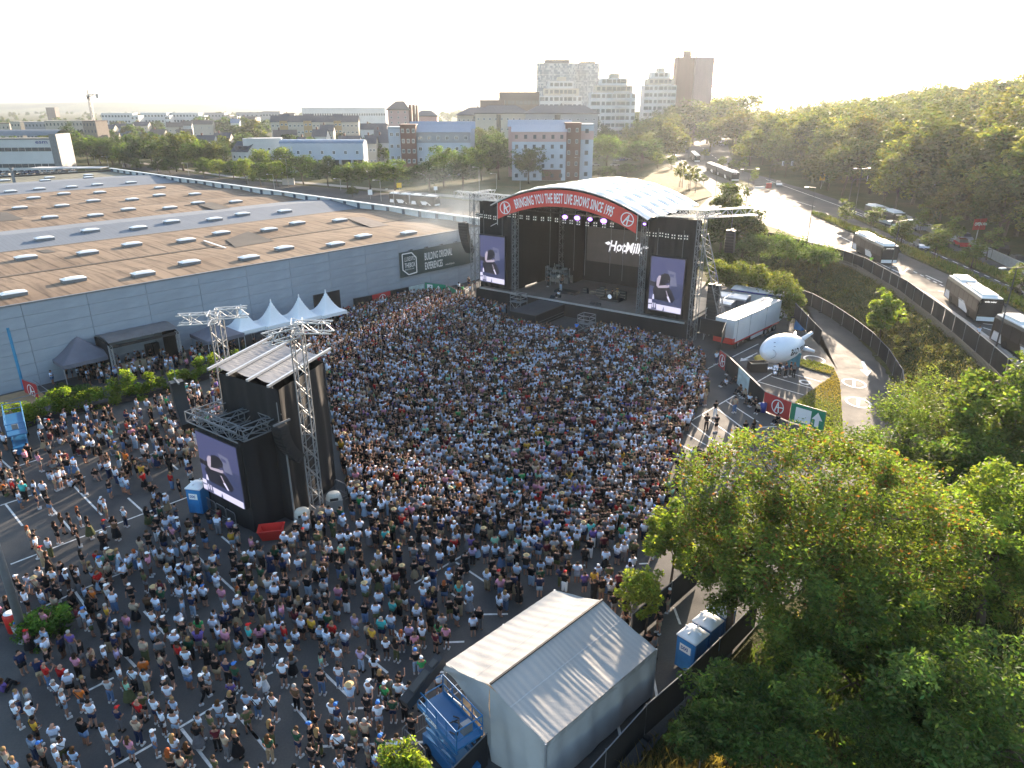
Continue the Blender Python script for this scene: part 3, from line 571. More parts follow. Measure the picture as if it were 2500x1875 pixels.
# led screens
def screen_parts(parent, fn, wide, high, glow, panels=True):
    "video picture: singer crouched over a microphone; fn maps (0..wide, 0..high) to the screen"
    def em(nm, c, s): return pm(nm, (0.01, 0.01, 0.01), 0.4, var=0.0, emis=c, estr=s * glow)
    sky_ = em('led_slate_blue', (0.16, 0.18, 0.42), 0.55); dk = em('led_dark', (0.035, 0.035, 0.06), 0.5); wh = em('led_white', (0.75, 0.72, 0.95), 1.25); sk_ = em('led_skin', (0.72, 0.62, 0.78), 0.8); bl = em('led_deep_blue', (0.11, 0.14, 0.33), 0.5); md = em('led_pale', (0.32, 0.34, 0.55), 0.6)
    mats = [sky_, dk, wh, sk_, bl, md]; mb = MB()
    X = lambda x, y, d=0: fn(x * wide, y * high, 0.012 + 0.006 * d)
    def poly(c, pts, d): mb.c = c; mb.add([X(x, y, d) for x, y in pts], [tuple(range(len(pts)))])
    def disc(c, cx, cy, rx, ry, d, n_=14): poly(c, [(cx + rx * math.cos(2 * math.pi * i / n_), cy + ry * math.sin(2 * math.pi * i / n_)) for i in range(n_)], d)
    poly(0, [(0, 0), (1, 0), (1, 1), (0, 1)], 0)
    poly(4, [(0.62, 0.2), (1, 0.16), (1, 0.55), (0.66, 0.55)], 1)
    poly(5, [(0.52, 0.78), (0.76, 0.755), (0.82, 0.50), (0.62, 0.50)], 2); poly(0, [(0.58, 0.72), (0.70, 0.71), (0.71, 0.66), (0.59, 0.67)], 3)
    poly(1, [(0.0, 0.56), (0.2, 0.54), (0.26, 0.44), (0.0, 0.46)], 1)
    poly(1, [(0.18, 0.2), (0.70, 0.17), (0.80, 0.26), (0.66, 0.42), (0.5, 0.52), (0.18, 0.50), (0.10, 0.38)], 3)      # seat and legs
    poly(1, [(0.26, 0.42), (0.46, 0.44), (0.52, 0.68), (0.36, 0.70), (0.26, 0.62)], 4)           # torso in dark vest
    disc(1, 0.49, 0.62, 0.125, 0.09, 5)                                                      # hair
    poly(3, [(0.21, 0.60), (0.26, 0.66), (0.33, 0.665), (0.30, 0.53), (0.275, 0.45), (0.205, 0.47)], 6)   # upper arm
    poly(3, [(0.21, 0.475), (0.27, 0.43), (0.53, 0.452), (0.56, 0.495), (0.50, 0.505), (0.30, 0.475)], 7)
    poly(3, [(0.50, 0.40), (0.53, 0.40), (0.65, 0.20), (0.625, 0.19)], 6); poly(2, [(0.545, 0.29), (0.60, 0.30), (0.68, 0.19), (0.64, 0.19)], 7)
    poly(3, [(0.53, 0.452), (0.60, 0.47), (0.60, 0.52), (0.55, 0.505)], 8); disc(3, 0.575, 0.605, 0.03, 0.03, 6, 8)
    poly(1, [(0.36, 0.66), (0.42, 0.72), (0.56, 0.71), (0.62, 0.62), (0.60, 0.55), (0.55, 0.60), (0.47, 0.52), (0.40, 0.54)], 7); poly(1, [(0.60, 0.51), (0.615, 0.51), (0.60, 0.66), (0.59, 0.66)], 9)
    poly(5, [(0.0, 0.565), (0.16, 0.545), (0.16, 0.535), (0.0, 0.555)], 6)
    poly(2, [(0.12, 0.30), (0.15, 0.30), (0.17, 0.20), (0.10, 0.20)], 6)
    poly(4, [(0, 0.0), (1, 0), (1, 0.185), (0, 0.215)], 8); poly(2, [(0.0, 0.02), (1, 0.0), (1, 0.11), (0.25, 0.125), (0.0, 0.10)], 9)
    poly(2, [(0.0, 0.20), (0.10, 0.20), (0.11, 0.13), (0.0, 0.125)], 9); poly(4, [(0.10, 0.02), (0.26, 0.02), (0.24, 0.16), (0.12, 0.16)], 10); poly(2, [(0.13, 0.05), (0.16, 0.05), (0.16, 0.14), (0.13, 0.14)], 11); poly(2, [(0.19, 0.05), (0.22, 0.05), (0.22, 0.14), (0.19, 0.14)], 11)
    poly(4, [(0.44, 0.0), (0.50, 0.02), (0.48, 0.10)], 11)
    return mb.build('led_picture', mats, parent)
for nm, x0_ in (('video screen on the left wing of the stage', 0.0), ('video screen on the right wing of the stage', 28.0)):
    sc_ = thing('video_screen', 'tall ' + nm + ' showing a crouching singer', 'video screen', SG(x0_, 0.0, 3.1), SR)
    mb = MB(); mb.box(-0.1, 4.65, 0.0, 0.35, -0.1, 7.15); mb.build('screen_cabinet', M_DARK, sc_)
    screen_parts(sc_, lambda x, y, d: (x, -d, y), 4.55, 7.0, 0.2)
    mb = MB(); mb.beam((0.6, 0.2, 7.15), (0.6, 0.2, 10.6), 0.04); mb.beam((4.0, 0.2, 7.15), (4.0, 0.2, 10.6), 0.04); mb.build('hanging_chain', M_STEEL, sc_)
# rear video wall with white script
vw = thing('video_wall', 'dark video wall above the rear of the stage with white band script', 'video screen', SG(11.5, 12.2, 5.6), SR)
mb = MB(); mb.box(0, 11.5, 0, 0.3, 0, 5.2)
mb.build('wall_cabinet', pm('dim_led_wall', (0.055, 0.045, 0.045), 0.35, var=0.15, emis=(0.10, 0.085, 0.08), estr=0.05), vw)
mb = MB(); M_SCR = pm('led_script', (0.8, 0.8, 0.8), 0.5, var=0, emis=(1, 0.93, 0.98), estr=0.22)
fnv = lambda x, y: (3.8 + x + 0.18 * y, -0.02, 2.05 + y)
put_text(mb, 'HotMilk', fnv, 2.1, 0.80, 0.05, 1.0)
for x in (0.0, 1.25, 2.3, 2.9, 4.0, 5.1, 5.9):    # blackletter spikes
    for (dx, y0_, y1_, q) in ((0.12, -0.35, 0.02, 0.10),):
        q *= 0.7; ym = (y0_ + y1_) / 2; mb.add([fnv(x + dx - q, ym), fnv(x + dx, y0_), fnv(x + dx + q, ym), fnv(x + dx, y1_)], [(0, 1, 2, 3)])
for x in (-0.6, 5.6): mb.add([fnv(x - 0.3, 1.0), fnv(x + 0.3, 0.72), fnv(x + 0.9, 1.0), fnv(x + 0.3, 1.28)], [(0, 1, 2, 3)])
mb.build('band_script', M_SCR, vw)
# stage lamps
lampM = pm('purple_lamp', (0.1, 0.05, 0.3), 0.3, var=0, emis=(0.40, 0.16, 1.0), estr=1.6); lampC = pm('lamp_core', (1, 1, 1), 0.3, var=0, emis=(0.62, 0.38, 1.0), estr=2.0)
z6 = lambda x, y: (1120 + x / 3.072, 420 + y / 3.072)
for i, (x, y) in enumerate(((797, 337), (888, 345), (985, 355), (1087, 367), (1295, 385), (1393, 390))):
    s, z = SP(*z6(x, y), -0.5); r_ = (0.34, 0.36, 0.28, 0.38, 0.24, 0.18)[i]
    l_ = thing('stage_light', ('leftmost of the purple lamps under the red banner', 'second purple lamp from the left under the banner', 'small third purple lamp from the left under the banner', 'fourth purple lamp from the left, the biggest glow', 'purple lamp at the right end of the red banner', 'rightmost tiny purple lamp beside the right wing truss')[i], 'stage light', SG(s, -0.5, z), SR, 'purple lamps on the front truss')
    m_ = MB(); m_.box(-0.25, 0.25, 0.02, 0.5, -0.25, 0.25); m_.build('lamp_body', M_DARK, l_)
    m_ = MB(); m_.c = 0; m_.add([(r_ * 1.25 * math.cos(a), -0.02, r_ * 0.8 * math.sin(a)) for a in [i_ * math.pi / 8 for i_ in range(16)]], [tuple(range(16))]); m_.c = 1; m_.add([(r_ * 0.7 * math.cos(a), -0.04, r_ * 0.4 * math.sin(a)) for a in [i_ * math.pi / 8 for i_ in range(16)]], [tuple(range(16))]); m_.build('lens', [lampM, lampC], l_)
# blinders: four pale dots each
bm_ = MB(); bm_.c = 0; bm_.box(-0.3, 0.3, 0, 0.2, -0.3, 0.3); bm_.c = 1
for i in (-1, 1):
    for j in (-1, 1): bm_.lathe([(0.0, 0.0), (0.085, 0.0)], 8, (0, 0, 0)) if False else bm_.add([(i * 0.17 + 0.085 * math.cos(a), -0.02, j * 0.17 + 0.085 * math.sin(a)) for a in [q * math.pi / 4 for q in range(8)]], [tuple(range(8))])
bme = bm_.mesh('blinder_light', [M_DARK, pm('blinder_glass', (0.8, 0.8, 0.75), 0.3, var=0, emis=(1, 0.95, 0.85), estr=0.08)])
BL = [(150 + 0, 318), (180, 325), (215, 330), (245, 335), (283, 342), (390, 322), (430, 325), (480, 335), (530, 340), (582, 345), (640, 350), (692, 350), (745, 358), (803, 368), (855, 372), (908, 380), (975, 388), (1035, 390), (1100, 400), (1160, 395), (1420, 465), (1467, 470), (1517, 470), (1560, 478), (1608, 485), (1657, 490), (1703, 492)]
for i, p in enumerate(BL):
    s, z = SP(*z6(*p), 0.4); o = inst('blinder_light', bme, None, SG(s, -0.0 if p[0] < 1400 else 0.5, z), SR)
    tag(o, 'four-dot blinder lamp hanging in the row under the stage roof' if p[0] < 1400 else 'four-dot blinder lamp hanging above the right stage screen', 'stage light', 'four dot blinder lamps of the stage' if p[0] < 1400 else 'four dot blinder lamps of the right wing')
# pa arrays
def line_array(label, loc, rz, n_, w_=1.3, h_=0.38, curve=0.05, tilt0=0.0):
    t_ = thing('speaker_array', label, 'loudspeaker', loc, rz); y = 0; z = 0; a = tilt0; bx = MB(); bx.box(-w_ / 2, w_ / 2, -0.35, 0.35, -h_, -0.02); bx.box(-w_ / 2 + .06, w_ / 2 - .06, -0.37, -0.34, -h_ + .04, -0.06); me_ = bx.mesh('speaker_box', M_DARK)
    for i in range(n_):
        o = inst('speaker_box', me_, t_, (0, y, z)); o.rotation_euler = (a, 0, 0); y += math.sin(a) * h_; z -= math.cos(a) * h_; a += curve
    m_ = MB(); m_.beam((0, -0.5, 0.05), (0, 0.9, 0.05), 0.12); m_.tube((0, 0, 0.05), (0, 0, 1.6), 0.03, n=4); m_.build('fly_frame', M_STEEL, t_); return t_
line_array('black speaker array hanging left of the stage in front of the wall banner', SG(-3.4, 0.3, 11.6), SR, 12, 1.5, 0.42, 0.06)
line_array('black speaker array standing tall beside the right stage screen', SG(36.0, 1.8, 7.2), SR, 12, 1.5, 0.42, 0.0)
line_array('black speaker array hidden high behind the right wing truss', SG(36.4, 4.5, 13.6), SR, 8, 1.1, 0.35, 0.03)
# scaffold at the right side of the stage
scf = thing('scaffold', 'metal scaffold stairs and platform at the right side of the stage', 'scaffold', SG(35.5, 1.0), SR)
for (a, b_) in (((0, 0), (0, 10)), ((4.5, 0), (4.5, 10))):
    for k in range(6):
        y = k * 2.0; m_ = MB(); m_.tube((a[0], y, 0), (a[0], y, 4.2), 0.05, n=5); m_.build('upright', M_ALU, scf)
    m_ = MB()
    for z_ in (2.0, 3.2, 4.1): m_.tube((a[0], 0, z_), (a[0], 10, z_), 0.05, n=5)
    m_.build('guard_rail', M_ALU, scf)
    m_ = MB()
    for k in range(5): m_.tube((a[0], k * 2, 0.1), (a[0], k * 2 + 2, 2.0), 0.035, n=4)
    m_.build('diagonal_brace', M_ALU, scf)
mb = MB(); mb.box(-0.2, 4.7, 0, 10, 1.9, 2.0); mb.build('platform', pm('alu_plank', (0.45, 0.46, 0.48), 0.3, 0.7, var=0.1), scf)
# shiny roofs of backstage tents and lorry to the right of the screen
for i, (s0, s1, w0, w1, z_, lab) in enumerate(((33.8, 36.5, 7, 9.4, 3.4, 'silver roofed backstage cabin nearest the screen'), (33.8, 37.5, 10, 12.6, 3.6, 'silver roofed backstage cabin behind the speakers'), (34.5, 41.0, 13.6, 16.2, 3.9, 'white backstage cabin with a blue edge behind the stage'), (36.5, 41.5, 17.5, 19.5, 3.2, 'low backstage canopy by the bushes'))):
    t_ = thing('cabin', lab, 'cabin', SG(s0, w0), SR); mb = MB(); mb.box(0, s1 - s0, 0, w1 - w0, 0, z_); mb.build('wall', M_WHITE if i > 1 else M_STEEL, t_)
    mb = MB(); mb.grid(8, 4, lambda u, v: (lerp(-0.2, s1 - s0 + 0.2, u), lerp(-0.2, w1 - w0 + 0.2, v), z_ + 0.12 + 0.25 * math.sin(math.pi * v))); mb.build('roof', M_SKIN, t_)
    mb = MB(); mb.box(-0.22, s1 - s0 + 0.22, -0.24, -0.18, z_ - 0.12, z_ + 0.12); mb.build('roof_edge', pm('navy_edge', (0.03, 0.05, 0.2), 0.5) if i == 2 else M_ALU, t_)
# thrust and pit
th = thing('stage_thrust', 'low black catwalk box running out from the stage front', 'stage catwalk', SG(11.0, -7.6), SR)
mb = MB(); mb.box(0, 4.2, 0, 7.4, 0, 1.75); mb.build('skirt', M_BLACK, th); mb = MB(); mb.box(-0.05, 4.25, -0.05, 7.4, 1.75, 1.85); mb.build('deck', pm('catwalk_deck', (0.06, 0.06, 0.065), 0.6), th)
mb = MB()
for z_ in (0.4, 0.8): mb.tube((4.4, 0.0, z_), (4.4, 7, z_), 0.03, n=4)
mb.build('side_rail', M_STEEL, th)
def cam_platform(label, s, w_, hgt):
    t_ = thing('camera_platform', label, 'scaffold', SG(s, w_), SR)
    for x in (0, 1.8):
        for y in (0, 1.6): m_ = MB(); m_.tube((x, y, 0), (x, y, hgt + 1.1), 0.05, n=5); m_.build('upright', M_STEEL, t_)
    m_ = MB(); m_.box(-0.1, 1.9, -0.1, 1.7, hgt - 0.08, hgt); m_.build('floor', M_STEEL, t_)
    m_ = MB()
    for z_ in (hgt + 0.55, hgt + 1.05):
        for a, b_ in (((0, 0), (1.8, 0)), ((1.8, 0), (1.8, 1.6)), ((1.8, 1.6), (0, 1.6)), ((0, 1.6), (0, 0))): m_.tube((*a, z_), (*b_, z_), 0.04, n=4)
    m_.tube((0, 0, 0.1), (1.8, 0, hgt - 0.1), 0.03, n=4); m_.tube((0, 1.6, 0.1), (0, 0, hgt - 0.1), 0.03, n=4); m_.build('guard_rail', M_ALU, t_)
    m_ = MB(); m_.box(0.7, 1.15, 0.6, 1.2, hgt, hgt + 0.9); m_.build('camera_case', M_DARK, t_)
cam_platform('metal camera platform left of the black catwalk', 8.2, -3.6, 1.9)
cam_platform('metal camera platform right of the black catwalk', 20.6, -5.6, 1.3)
# lit backstage gap on the left of the stage: crates and clutter that catch the sun
M_CASE = pm('flight_case', (0.25, 0.24, 0.23), 0.4, 0.5, var=0.3)
rs = random.Random(5)
for i in range(12):
    s = 7.0 + (i % 4) * 0.9 + rs.random() * .3; w_ = 9.5 + (i // 4) * 1.2; m_ = MB(); hh = rs.uniform(0.6, 1.5); m_.box(-0.35, 0.35, -0.3, 0.3, 0.06, hh); m_.box(-0.36, 0.36, -0.31, 0.31, hh * 0.55, hh * 0.58)
    o = m_.build('flight_case', M_CASE, None, loc=SG(s, w_, 2.12), rz=SR); tag(o, 'metal flight case standing at the dim left rear of the stage', 'case', 'flight cases at the left rear of the stage')
# racks and frames cluttering the left rear of the stage
for i, (s, w_) in enumerate(((6.6, 9.2), (7.6, 8.2), (8.8, 7.4), (7.2, 11.0), (9.4, 9.4))):
    t_ = thing('rack_frame', 'metal rack frame standing at the dim left rear of the stage', 'rack', SG(s, w_, 2.12), SR + .2 * i, 'rack frames at the left rear of the stage')
    for x in (-.7, .7): m_ = MB(); m_.tube((x, 0, 0), (x, 0, 2.4 + .3 * (i % 2)), .035, n=4); m_.build('upright', M_ALU, t_)
    for z_ in (.7, 1.4, 2.2): m_ = MB(); m_.tube((-.7, 0, z_), (.7, 0, z_), .03, n=4); m_.box(-.5, -.1 + .1 * i, -.15, .15, z_, z_ + .3); m_.build('shelf', M_STEEL if z_ > 1 else M_CASE, t_)
for i in range(6): m_ = MB(); x = 8 + i * 3.1; m_.tube((x, 7.0 + (i % 2) * 2, 4.5), (x, 7.0 + (i % 2) * 2, 14.4), .035, n=4); m_.build('hanging_chain', M_STEEL, stage)
# amplifiers, risers, drums
M_GRILL = pm('amp_grille', (0.20, 0.18, 0.15), 0.5, var=0.2); M_GOLD = pm('cymbal_brass', (0.6, 0.42, 0.15), 0.3, 0.9)
def amp(px, py, w_, h_, lab, n_=1):
    s, d_ = SL(px, py, 2.12); t_ = thing('amplifier', lab, 'amplifier', SG(s, d_, 2.12), SR, None)
    for k in range(n_): m_ = MB(); m_.c = 0; m_.box(-w_ / 2, w_ / 2, 0, 0.4, k * h_, (k + 1) * h_ - 0.03); m_.c = 1; m_.box(-w_ / 2 + 0.04, w_ / 2 - 0.04, -0.01, 0, (k + 0.62) * h_, (k + 0.9) * h_ - 0.03); m_.build('cabinet', [M_DARK, M_GRILL], t_)
z5b = lambda x, y: (1280 + x / 6.913, 640 + y / 6.913)
amp(*z5b(1020, 530), 0.75, 0.42, 'amplifier stack left of the two small white topped boxes', 2); amp(*z5b(1145, 545), 0.8, 0.6, 'left one of two low amplifiers with pale tops'); amp(*z5b(1190, 550), 0.8, 0.6, 'right one of two low amplifiers with pale tops')
amp(*z5b(1250, 590), 0.8, 0.4, 'three high amplifier stack left of the drums', 3); amp(*z5b(1310, 600), 0.8, 0.4, 'four high amplifier stack touching the drum riser', 4); amp(*z5b(1560, 620), 0.9, 1.3, 'tall amplifier behind the drums with a pale strip'); amp(*z5b(1655, 640), 0.9, 0.42, 'amplifier stack at the right end of the backline', 3)
s, d_ = SL(*z5b(1420, 660), 2.12); dr = thing('drum_kit', 'drum kit on a riser with a white front drum head', 'drum kit', SG(s, d_, 2.12), SR)
mb = MB(); mb.box(-1.5, 1.5, 0, 2.4, 0, 0.3); mb.build('riser', M_DARK, dr)
mb = MB(); mb.tube((0, 0.3, 0.62), (0, 0.8, 0.62), 0.34, n=16); mb.build('bass_drum', M_DARK, dr)
mb = MB(); mb.tube((0, 0.27, 0.62), (0, 0.31, 0.62), 0.32, n=16); mb.build('drum_head', pm('drum_skin', (0.8, 0.82, 0.86), 0.5, var=0, emis=(0.7, 0.75, 0.9), estr=0.08), dr)  # faint emission brightens the drum head, which is no lamp
for x, y, z_ in ((-0.45, 0.9, 0.95), (0.45, 0.9, 0.95), (0.8, 1.3, 0.75), (-0.8, 1.2, 0.8)): mb = MB(); mb.tube((x, y, z_), (x, y, z_ + 0.28), 0.2, n=10); mb.build('tom_drum', M_GRILL, dr)
for x, y, z_ in ((-0.9, 0.8, 1.45), (0.9, 0.8, 1.45), (0.5, 1.6, 1.6)): mb = MB(); mb.lathe([(0.0, 0.03), (0.25, 0.0)], 12, (x, y, z_)); mb.tube((x, y, 0.3), (x, y, z_), 0.015, n=4); mb.build('cymbal', M_GOLD, dr)
s, d_ = SL(*z5b(690, 520), 2.12); o = MB(); o.box(-1.6, 1.9, -0.6, 1.0, 0, 0.35); o = o.build('riser_box', M_DARK, None, loc=SG(s, d_, 2.12), rz=SR); tag(o, 'black riser box the guitarist stands on', 'riser'); RISER = (s, d_)
for i, (x, y) in enumerate(((560, 600), (1135, 715), (460, 610), (1230, 735))):
    s, d_ = SL(*z5b(x, y), 2.12); m_ = MB(); m_.add([(-0.35, 0, 0), (0.35, 0, 0), (0.35, 0.5, 0), (-0.35, 0.5, 0), (-0.35, 0.35, 0.38), (0.35, 0.35, 0.38), (0.35, 0.5, 0.3), (-0.35, 0.5, 0.3)], [(0, 1, 5, 4), (4, 5, 6, 7), (0, 4, 7, 3), (1, 2, 6, 5), (3, 7, 6, 2)])
    o = m_.build('floor_monitor', M_DARK, None, loc=SG(s, d_, 2.12), rz=SR); tag(o, ('wedge floor monitor at the crouching performer', 'larger wedge floor monitor in front of the drums', 'small wedge floor monitor left of the riser box', 'small wedge floor monitor right of the larger one')[i], 'loudspeaker', 'floor monitors along the stage edge')
# pit barrier in front of the stage
M_PITB = pm('dull_barrier_metal', (0.10, 0.105, 0.11), 0.5, 0.4)
pb = thing('pit_barrier', 'long low metal crowd barrier below the stage front', 'barrier', SG(-1, -9.0), SR)
for k in range(34): m_ = MB(); m_.box(0.02, 1.0, 0, 0.05, 0.0, 1.15); m_.box(0.02, 1.0, -0.02, 0.6, 0, 0.04); m_.build('barrier_panel', M_PITB, pb).location = (k * 1.05, 0, 0)

# ------------------------------------------------------------------ hall front: banner, sign, fence banners
def wq(px, py, off=-0.2): s, z = WPL(px, py, off); return s, z
tl, tr = wq(972, 617), wq(1150, 586); bl_, br_ = wq(979, 674), wq(1150, 645)
xa, xb, zt_, zbb = (tl[0] + bl_[0]) / 2, tr[0] + 0.3, (tl[1] + tr[1]) / 2, (bl_[1] + br_[1]) / 2
hb = thing('wall_banner', 'dark green wall banner on the hall reading BUILDING ORIGINAL EXPERIENCES', 'banner', HO, HR)
mb = MB(); mb.box(xa, xb, -0.34, -0.2, zbb, zt_); mb.build('banner_sheet', pm('dark_green_print', (0.035, 0.060, 0.062), 0.5, var=0.1), hb)
mb = MB(); wb = xb - xa; hbn = zt_ - zbb
P_ = lambda x, y: (xa + x, -0.36, zbb + y)
xs0 = WPL(1037, 640, -.36)[0] - xa; xs1 = WPL(1104, 620, -.36)[0] - xa; kx = 0.60 * (xs1 - xs0) / max(v[0] for v in text_geo('BUILDING ORIGINAL', hbn * 0.42, 0.60, 0.02)[0])
put_text(mb, 'BUILDING ORIGINAL', lambda x, y: P_(xs0 + x, hbn * 0.52 + y), hbn * 0.42, kx, 0.02, 1.0)
put_text(mb, 'EXPERIENCES', lambda x, y: P_(xs0 + x, hbn * 0.13 + y), hbn * 0.42, kx, 0.02, 1.0)
put_text(mb, 'www.thebox.lu', lambda x, y: P_(xs0 + (xs1 - xs0) * .74 + x, hbn * 0.13 + y), hbn * 0.12, 0.7, 0.0)
put_text(mb, 'LUXEXPO', lambda x, y: P_(wb * 0.055 + x, hbn * 0.62 + y), hbn * 0.25, 0.50, 0.0)
put_text(mb, 'THEBOX', lambda x, y: P_(wb * 0.055 + x, hbn * 0.36 + y), hbn * 0.27, 0.52, 0.01)
put_text(mb, 'BEYOND SOUND & MORE', lambda x, y: P_(wb * 0.06 + x, hbn * 0.26 + y), hbn * 0.08, 0.5, 0.0)
q = [(0.03, 0.93), (0.15, 0.93), (0.205, 0.70), (0.205, 0.10), (0.10, 0.07), (0.03, 0.30)]
for a, b_ in zip(q, q[1:] + q[:1]): mb.beam(P_(a[0] * wb, a[1] * hbn), P_(b_[0] * wb, b_[1] * hbn), 0.16, 0.04, up=Vector((0, 1, 0)))
mb.build('banner_lettering', M_LETTER, hb)
for k in range(5):
    m_ = MB(); x = xa + wb * (0.12 + k * 0.2); m_.beam((x, -0.2, zt_ + 0.1), (x, -0.9, zt_ + 0.3), 0.06); m_.box(x - 0.2, x + 0.2, -1.0, -0.8, zt_ + 0.22, zt_ + 0.34); m_.build('spot_lamp', M_DARK, hb)
# first aid sign board
p = G(852, 748); t_ = thing('sign_board', 'white first aid sign board on two posts reading 112', 'sign', p, HR)
for x in (-0.9, 0.9): mb = MB(); mb.box(x - 0.06, x + 0.06, 0, 0.08, 0, 3.4); mb.build('post', M_WHITE, t_)
mb = MB(); mb.box(-1.0, 1.0, -0.08, 0, 1.6, 3.4); mb.build('board', M_WHITE, t_)
mb = MB(); mb.quad((-0.85, -0.09, 2.65), (0.85, -0.09, 2.65), (0.85, -0.09, 3.2), (-0.85, -0.09, 3.2)); mb.build('dark_field', pm('navy_print', (0.02, 0.03, 0.12), 0.5), t_)
mb = MB(); put_text(mb, '+ 112', lambda x, y: (-0.8 + x, -0.1, 1.9 + y), 0.75, 0.75, 0.02); mb.build('lettering', pm('navy_print', (0.02, 0.03, 0.12)), t_)
mb = MB(); put_text(mb, '+ FIRST AID', lambda x, y: (-0.75 + x, -0.1, 2.8 + y), 0.38, 0.7, 0.0); mb.build('lettering', M_LETTER, t_)

def fence_run(name, label, pts, h=2.0, step=3.4, z=None, cloth=M_BLACK, cloths=None, post=True, cat='fence', wavy=0.05):
    "site fence of cloth covered panels; every panel and post its own part"
    t_ = thing(name, label, cat, (0, 0, 0)); pts = [Vector((p[0], p[1], p[2] if len(p) > 2 else (z if z is not None else 0.0))) for p in pts]
    k = 0
    for a, b_ in zip(pts[:-1], pts[1:]):
        L_ = (b_ - a).length; n_ = max(1, round(L_ / step))
        for i in range(n_):
            p, q = a.lerp(b_, i / n_), a.lerp(b_, (i + 1) / n_); d = (q - p).normalized(); nn = Vector((-d.y, d.x, 0)); m_ = MB()
            m_.grid(6, 2, lambda u, v: tuple(p.lerp(q, 0.01 + u * 0.98) + nn * (wavy * math.sin(u * 9 + k) * math.sin(v * 3.0)) + Vector((0, 0, 0.08 + (h - 0.1) * v - 0.0))))
            c_ = cloths[k] if cloths and k < len(cloths) else cloth
            o = m_.build('cloth_panel', c_, t_, smooth=True); m_ = MB(); m_.tube(p + Vector((0, 0, h)), q + Vector((0, 0, h)), 0.03, n=5); m_.tube(p + nn * 0.03, p + nn * 0.03 + Vector((0, 0, h + 0.05)), 0.035, n=5); m_.build('frame_tube', M_STEEL, t_)
            if k % 2 == 0: m_ = MB(); m_.box(-0.35, 0.35, -0.12, 0.12, 0, 0.13); f = m_.build('foot_block', M_DARK, t_); f.location = tuple(p + Vector((0, 0, 0.0))); f.rotation_euler = (0, 0, math.atan2(nn.y, nn.x))
            k += 1
    return t_
M_PALE = pm('pale_print', (0.42, 0.50, 0.50), 0.6, var=0.35, scale=1.2); M_GREEN = pm('green_print', (0.02, 0.22, 0.12), 0.5, var=0.1)
z7 = lambda x, y: (700 + x / 4.096, 560 + y / 4.096)
def vert_banner(name, label, a, b_, h, mat, draw=None, cat='banner', z0_=0.0):
    "free standing banner between two ground points"
    a = Vector((a[0], a[1], 0)); b_ = Vector((b_[0], b_[1], 0)); d = b_ - a; L_ = d.length; rz = math.atan2(d.y, d.x)
    t_ = thing(name, label, cat, (a.x, a.y, z0_), rz); m_ = MB(); m_.grid(8, 3, lambda u, v: (u * L_, 0.04 * math.sin(u * 11) * math.sin(v * 3), 0.05 + v * (h - 0.1))); m_.build('banner_sheet', mat, t_, smooth=True)
    m_ = MB(); m_.tube((0, 0.05, h), (L_, 0.05, h), 0.03, n=5)
    for i in range(int(L_ / 3) + 2): x = min(L_, i * 3.0); m_.tube((x, 0.06, 0), (x, 0.06, h), 0.03, n=5)
    m_.build('frame', M_STEEL, t_)
    if draw: m_ = MB(); draw(m_, L_, h); m_.build('print', M_LETTER, t_)
    return t_
bb = lambda x, y: G(*z7(x, y), 2.0)
B0, B1, B2, B3, B4, B5, B6, B7 = bb(665, 690), bb(852, 655), bb(1035, 610), bb(1220, 572), bb(1370, 538), bb(1380, 535), bb(1590, 560), bb(1690, 610)
logo = lambda m_, L_, h: put_logo(m_, lambda x, y: (x, -0.06, y), L_ * 0.55, h * 0.5, h * 0.36)
vert_banner('fence_banner', 'black cloth fence right of the first aid sign', B0, B1, 2.0, M_BLACK)
vert_banner('fence_banner', 'red fence banner with white ring logo below the hall wall', B1, B2, 2.0, M_RED, logo)
vert_banner('fence_banner', 'black cloth fence between red banner and pale banner', B2, B3, 2.0, M_BLACK)
vert_banner('fence_banner', 'pale map printed banner left of the green exit banner', B3, B4, 2.0, M_PALE)
def exitdraw(m_, L_, h):
    P = lambda x, y: (x, -0.06, y)
    def rect(x0, y0, x1, y1): m_.quad(P(x0, y0), P(x1, y0), P(x1, y1), P(x0, y1))
    x = L_ * 0.12; rect(x, h * 0.12, x + 1.0, h * 0.88)
    x = L_ * 0.66; s = h * 0.42; m_.add([P(x - s * 0.7, h * 0.5), P(x, h * 0.88), P(x + s * 0.7, h * 0.5)], [(0, 2, 1)]); rect(x - s * 0.28, h * 0.15, x + s * 0.28, h * 0.52)
eb = vert_banner('exit_banner', 'green emergency exit banner with running figure and arrow beside the stage', B5, B6, 2.1, M_GREEN, exitdraw)
m_ = MB(); L_ = (B6 - B5).length; x = L_ * 0.12 + 0.5; hh = 2.1
P = lambda a, c: (x + a, -0.075, c)
m_.add([P(0.12 + 0.13 * math.cos(i), 1.55 + 0.13 * math.sin(i)) for i in [q * math.pi / 5 for q in range(10)]], [tuple(range(10))])
for a, b_ in (((0.08, 1.4), (-0.08, 0.95)), ((-0.08, 0.95), (0.22, 0.75)), ((0.22, 0.75), (0.12, 0.4)), ((-0.08, 0.95), (-0.2, 0.6)), ((-0.2, 0.6), (-0.42, 0.5)), ((0.05, 1.35), (0.36, 1.1)), ((0.05, 1.35), (-0.3, 1.25)), ((-0.3, 1.25), (-0.38, 1.0))): m_.beam(P(*a), P(*b_), 0.13, 0.02, up=Vector((0, 1, 0)))
m_.build('running_figure', M_GREEN, eb)
vert_banner('exit_banner', 'small angled green banner at the end of the exit fence', B6 + Vector((0.3, -0.2, 0)), B7, 2.1, M_GREEN, lambda m_, L_, h: m_.quad((0.3, -0.06, 0.4), (1.1, -0.06, 0.4), (1.1, -0.06, 1.8), (0.3, -0.06, 1.8)))
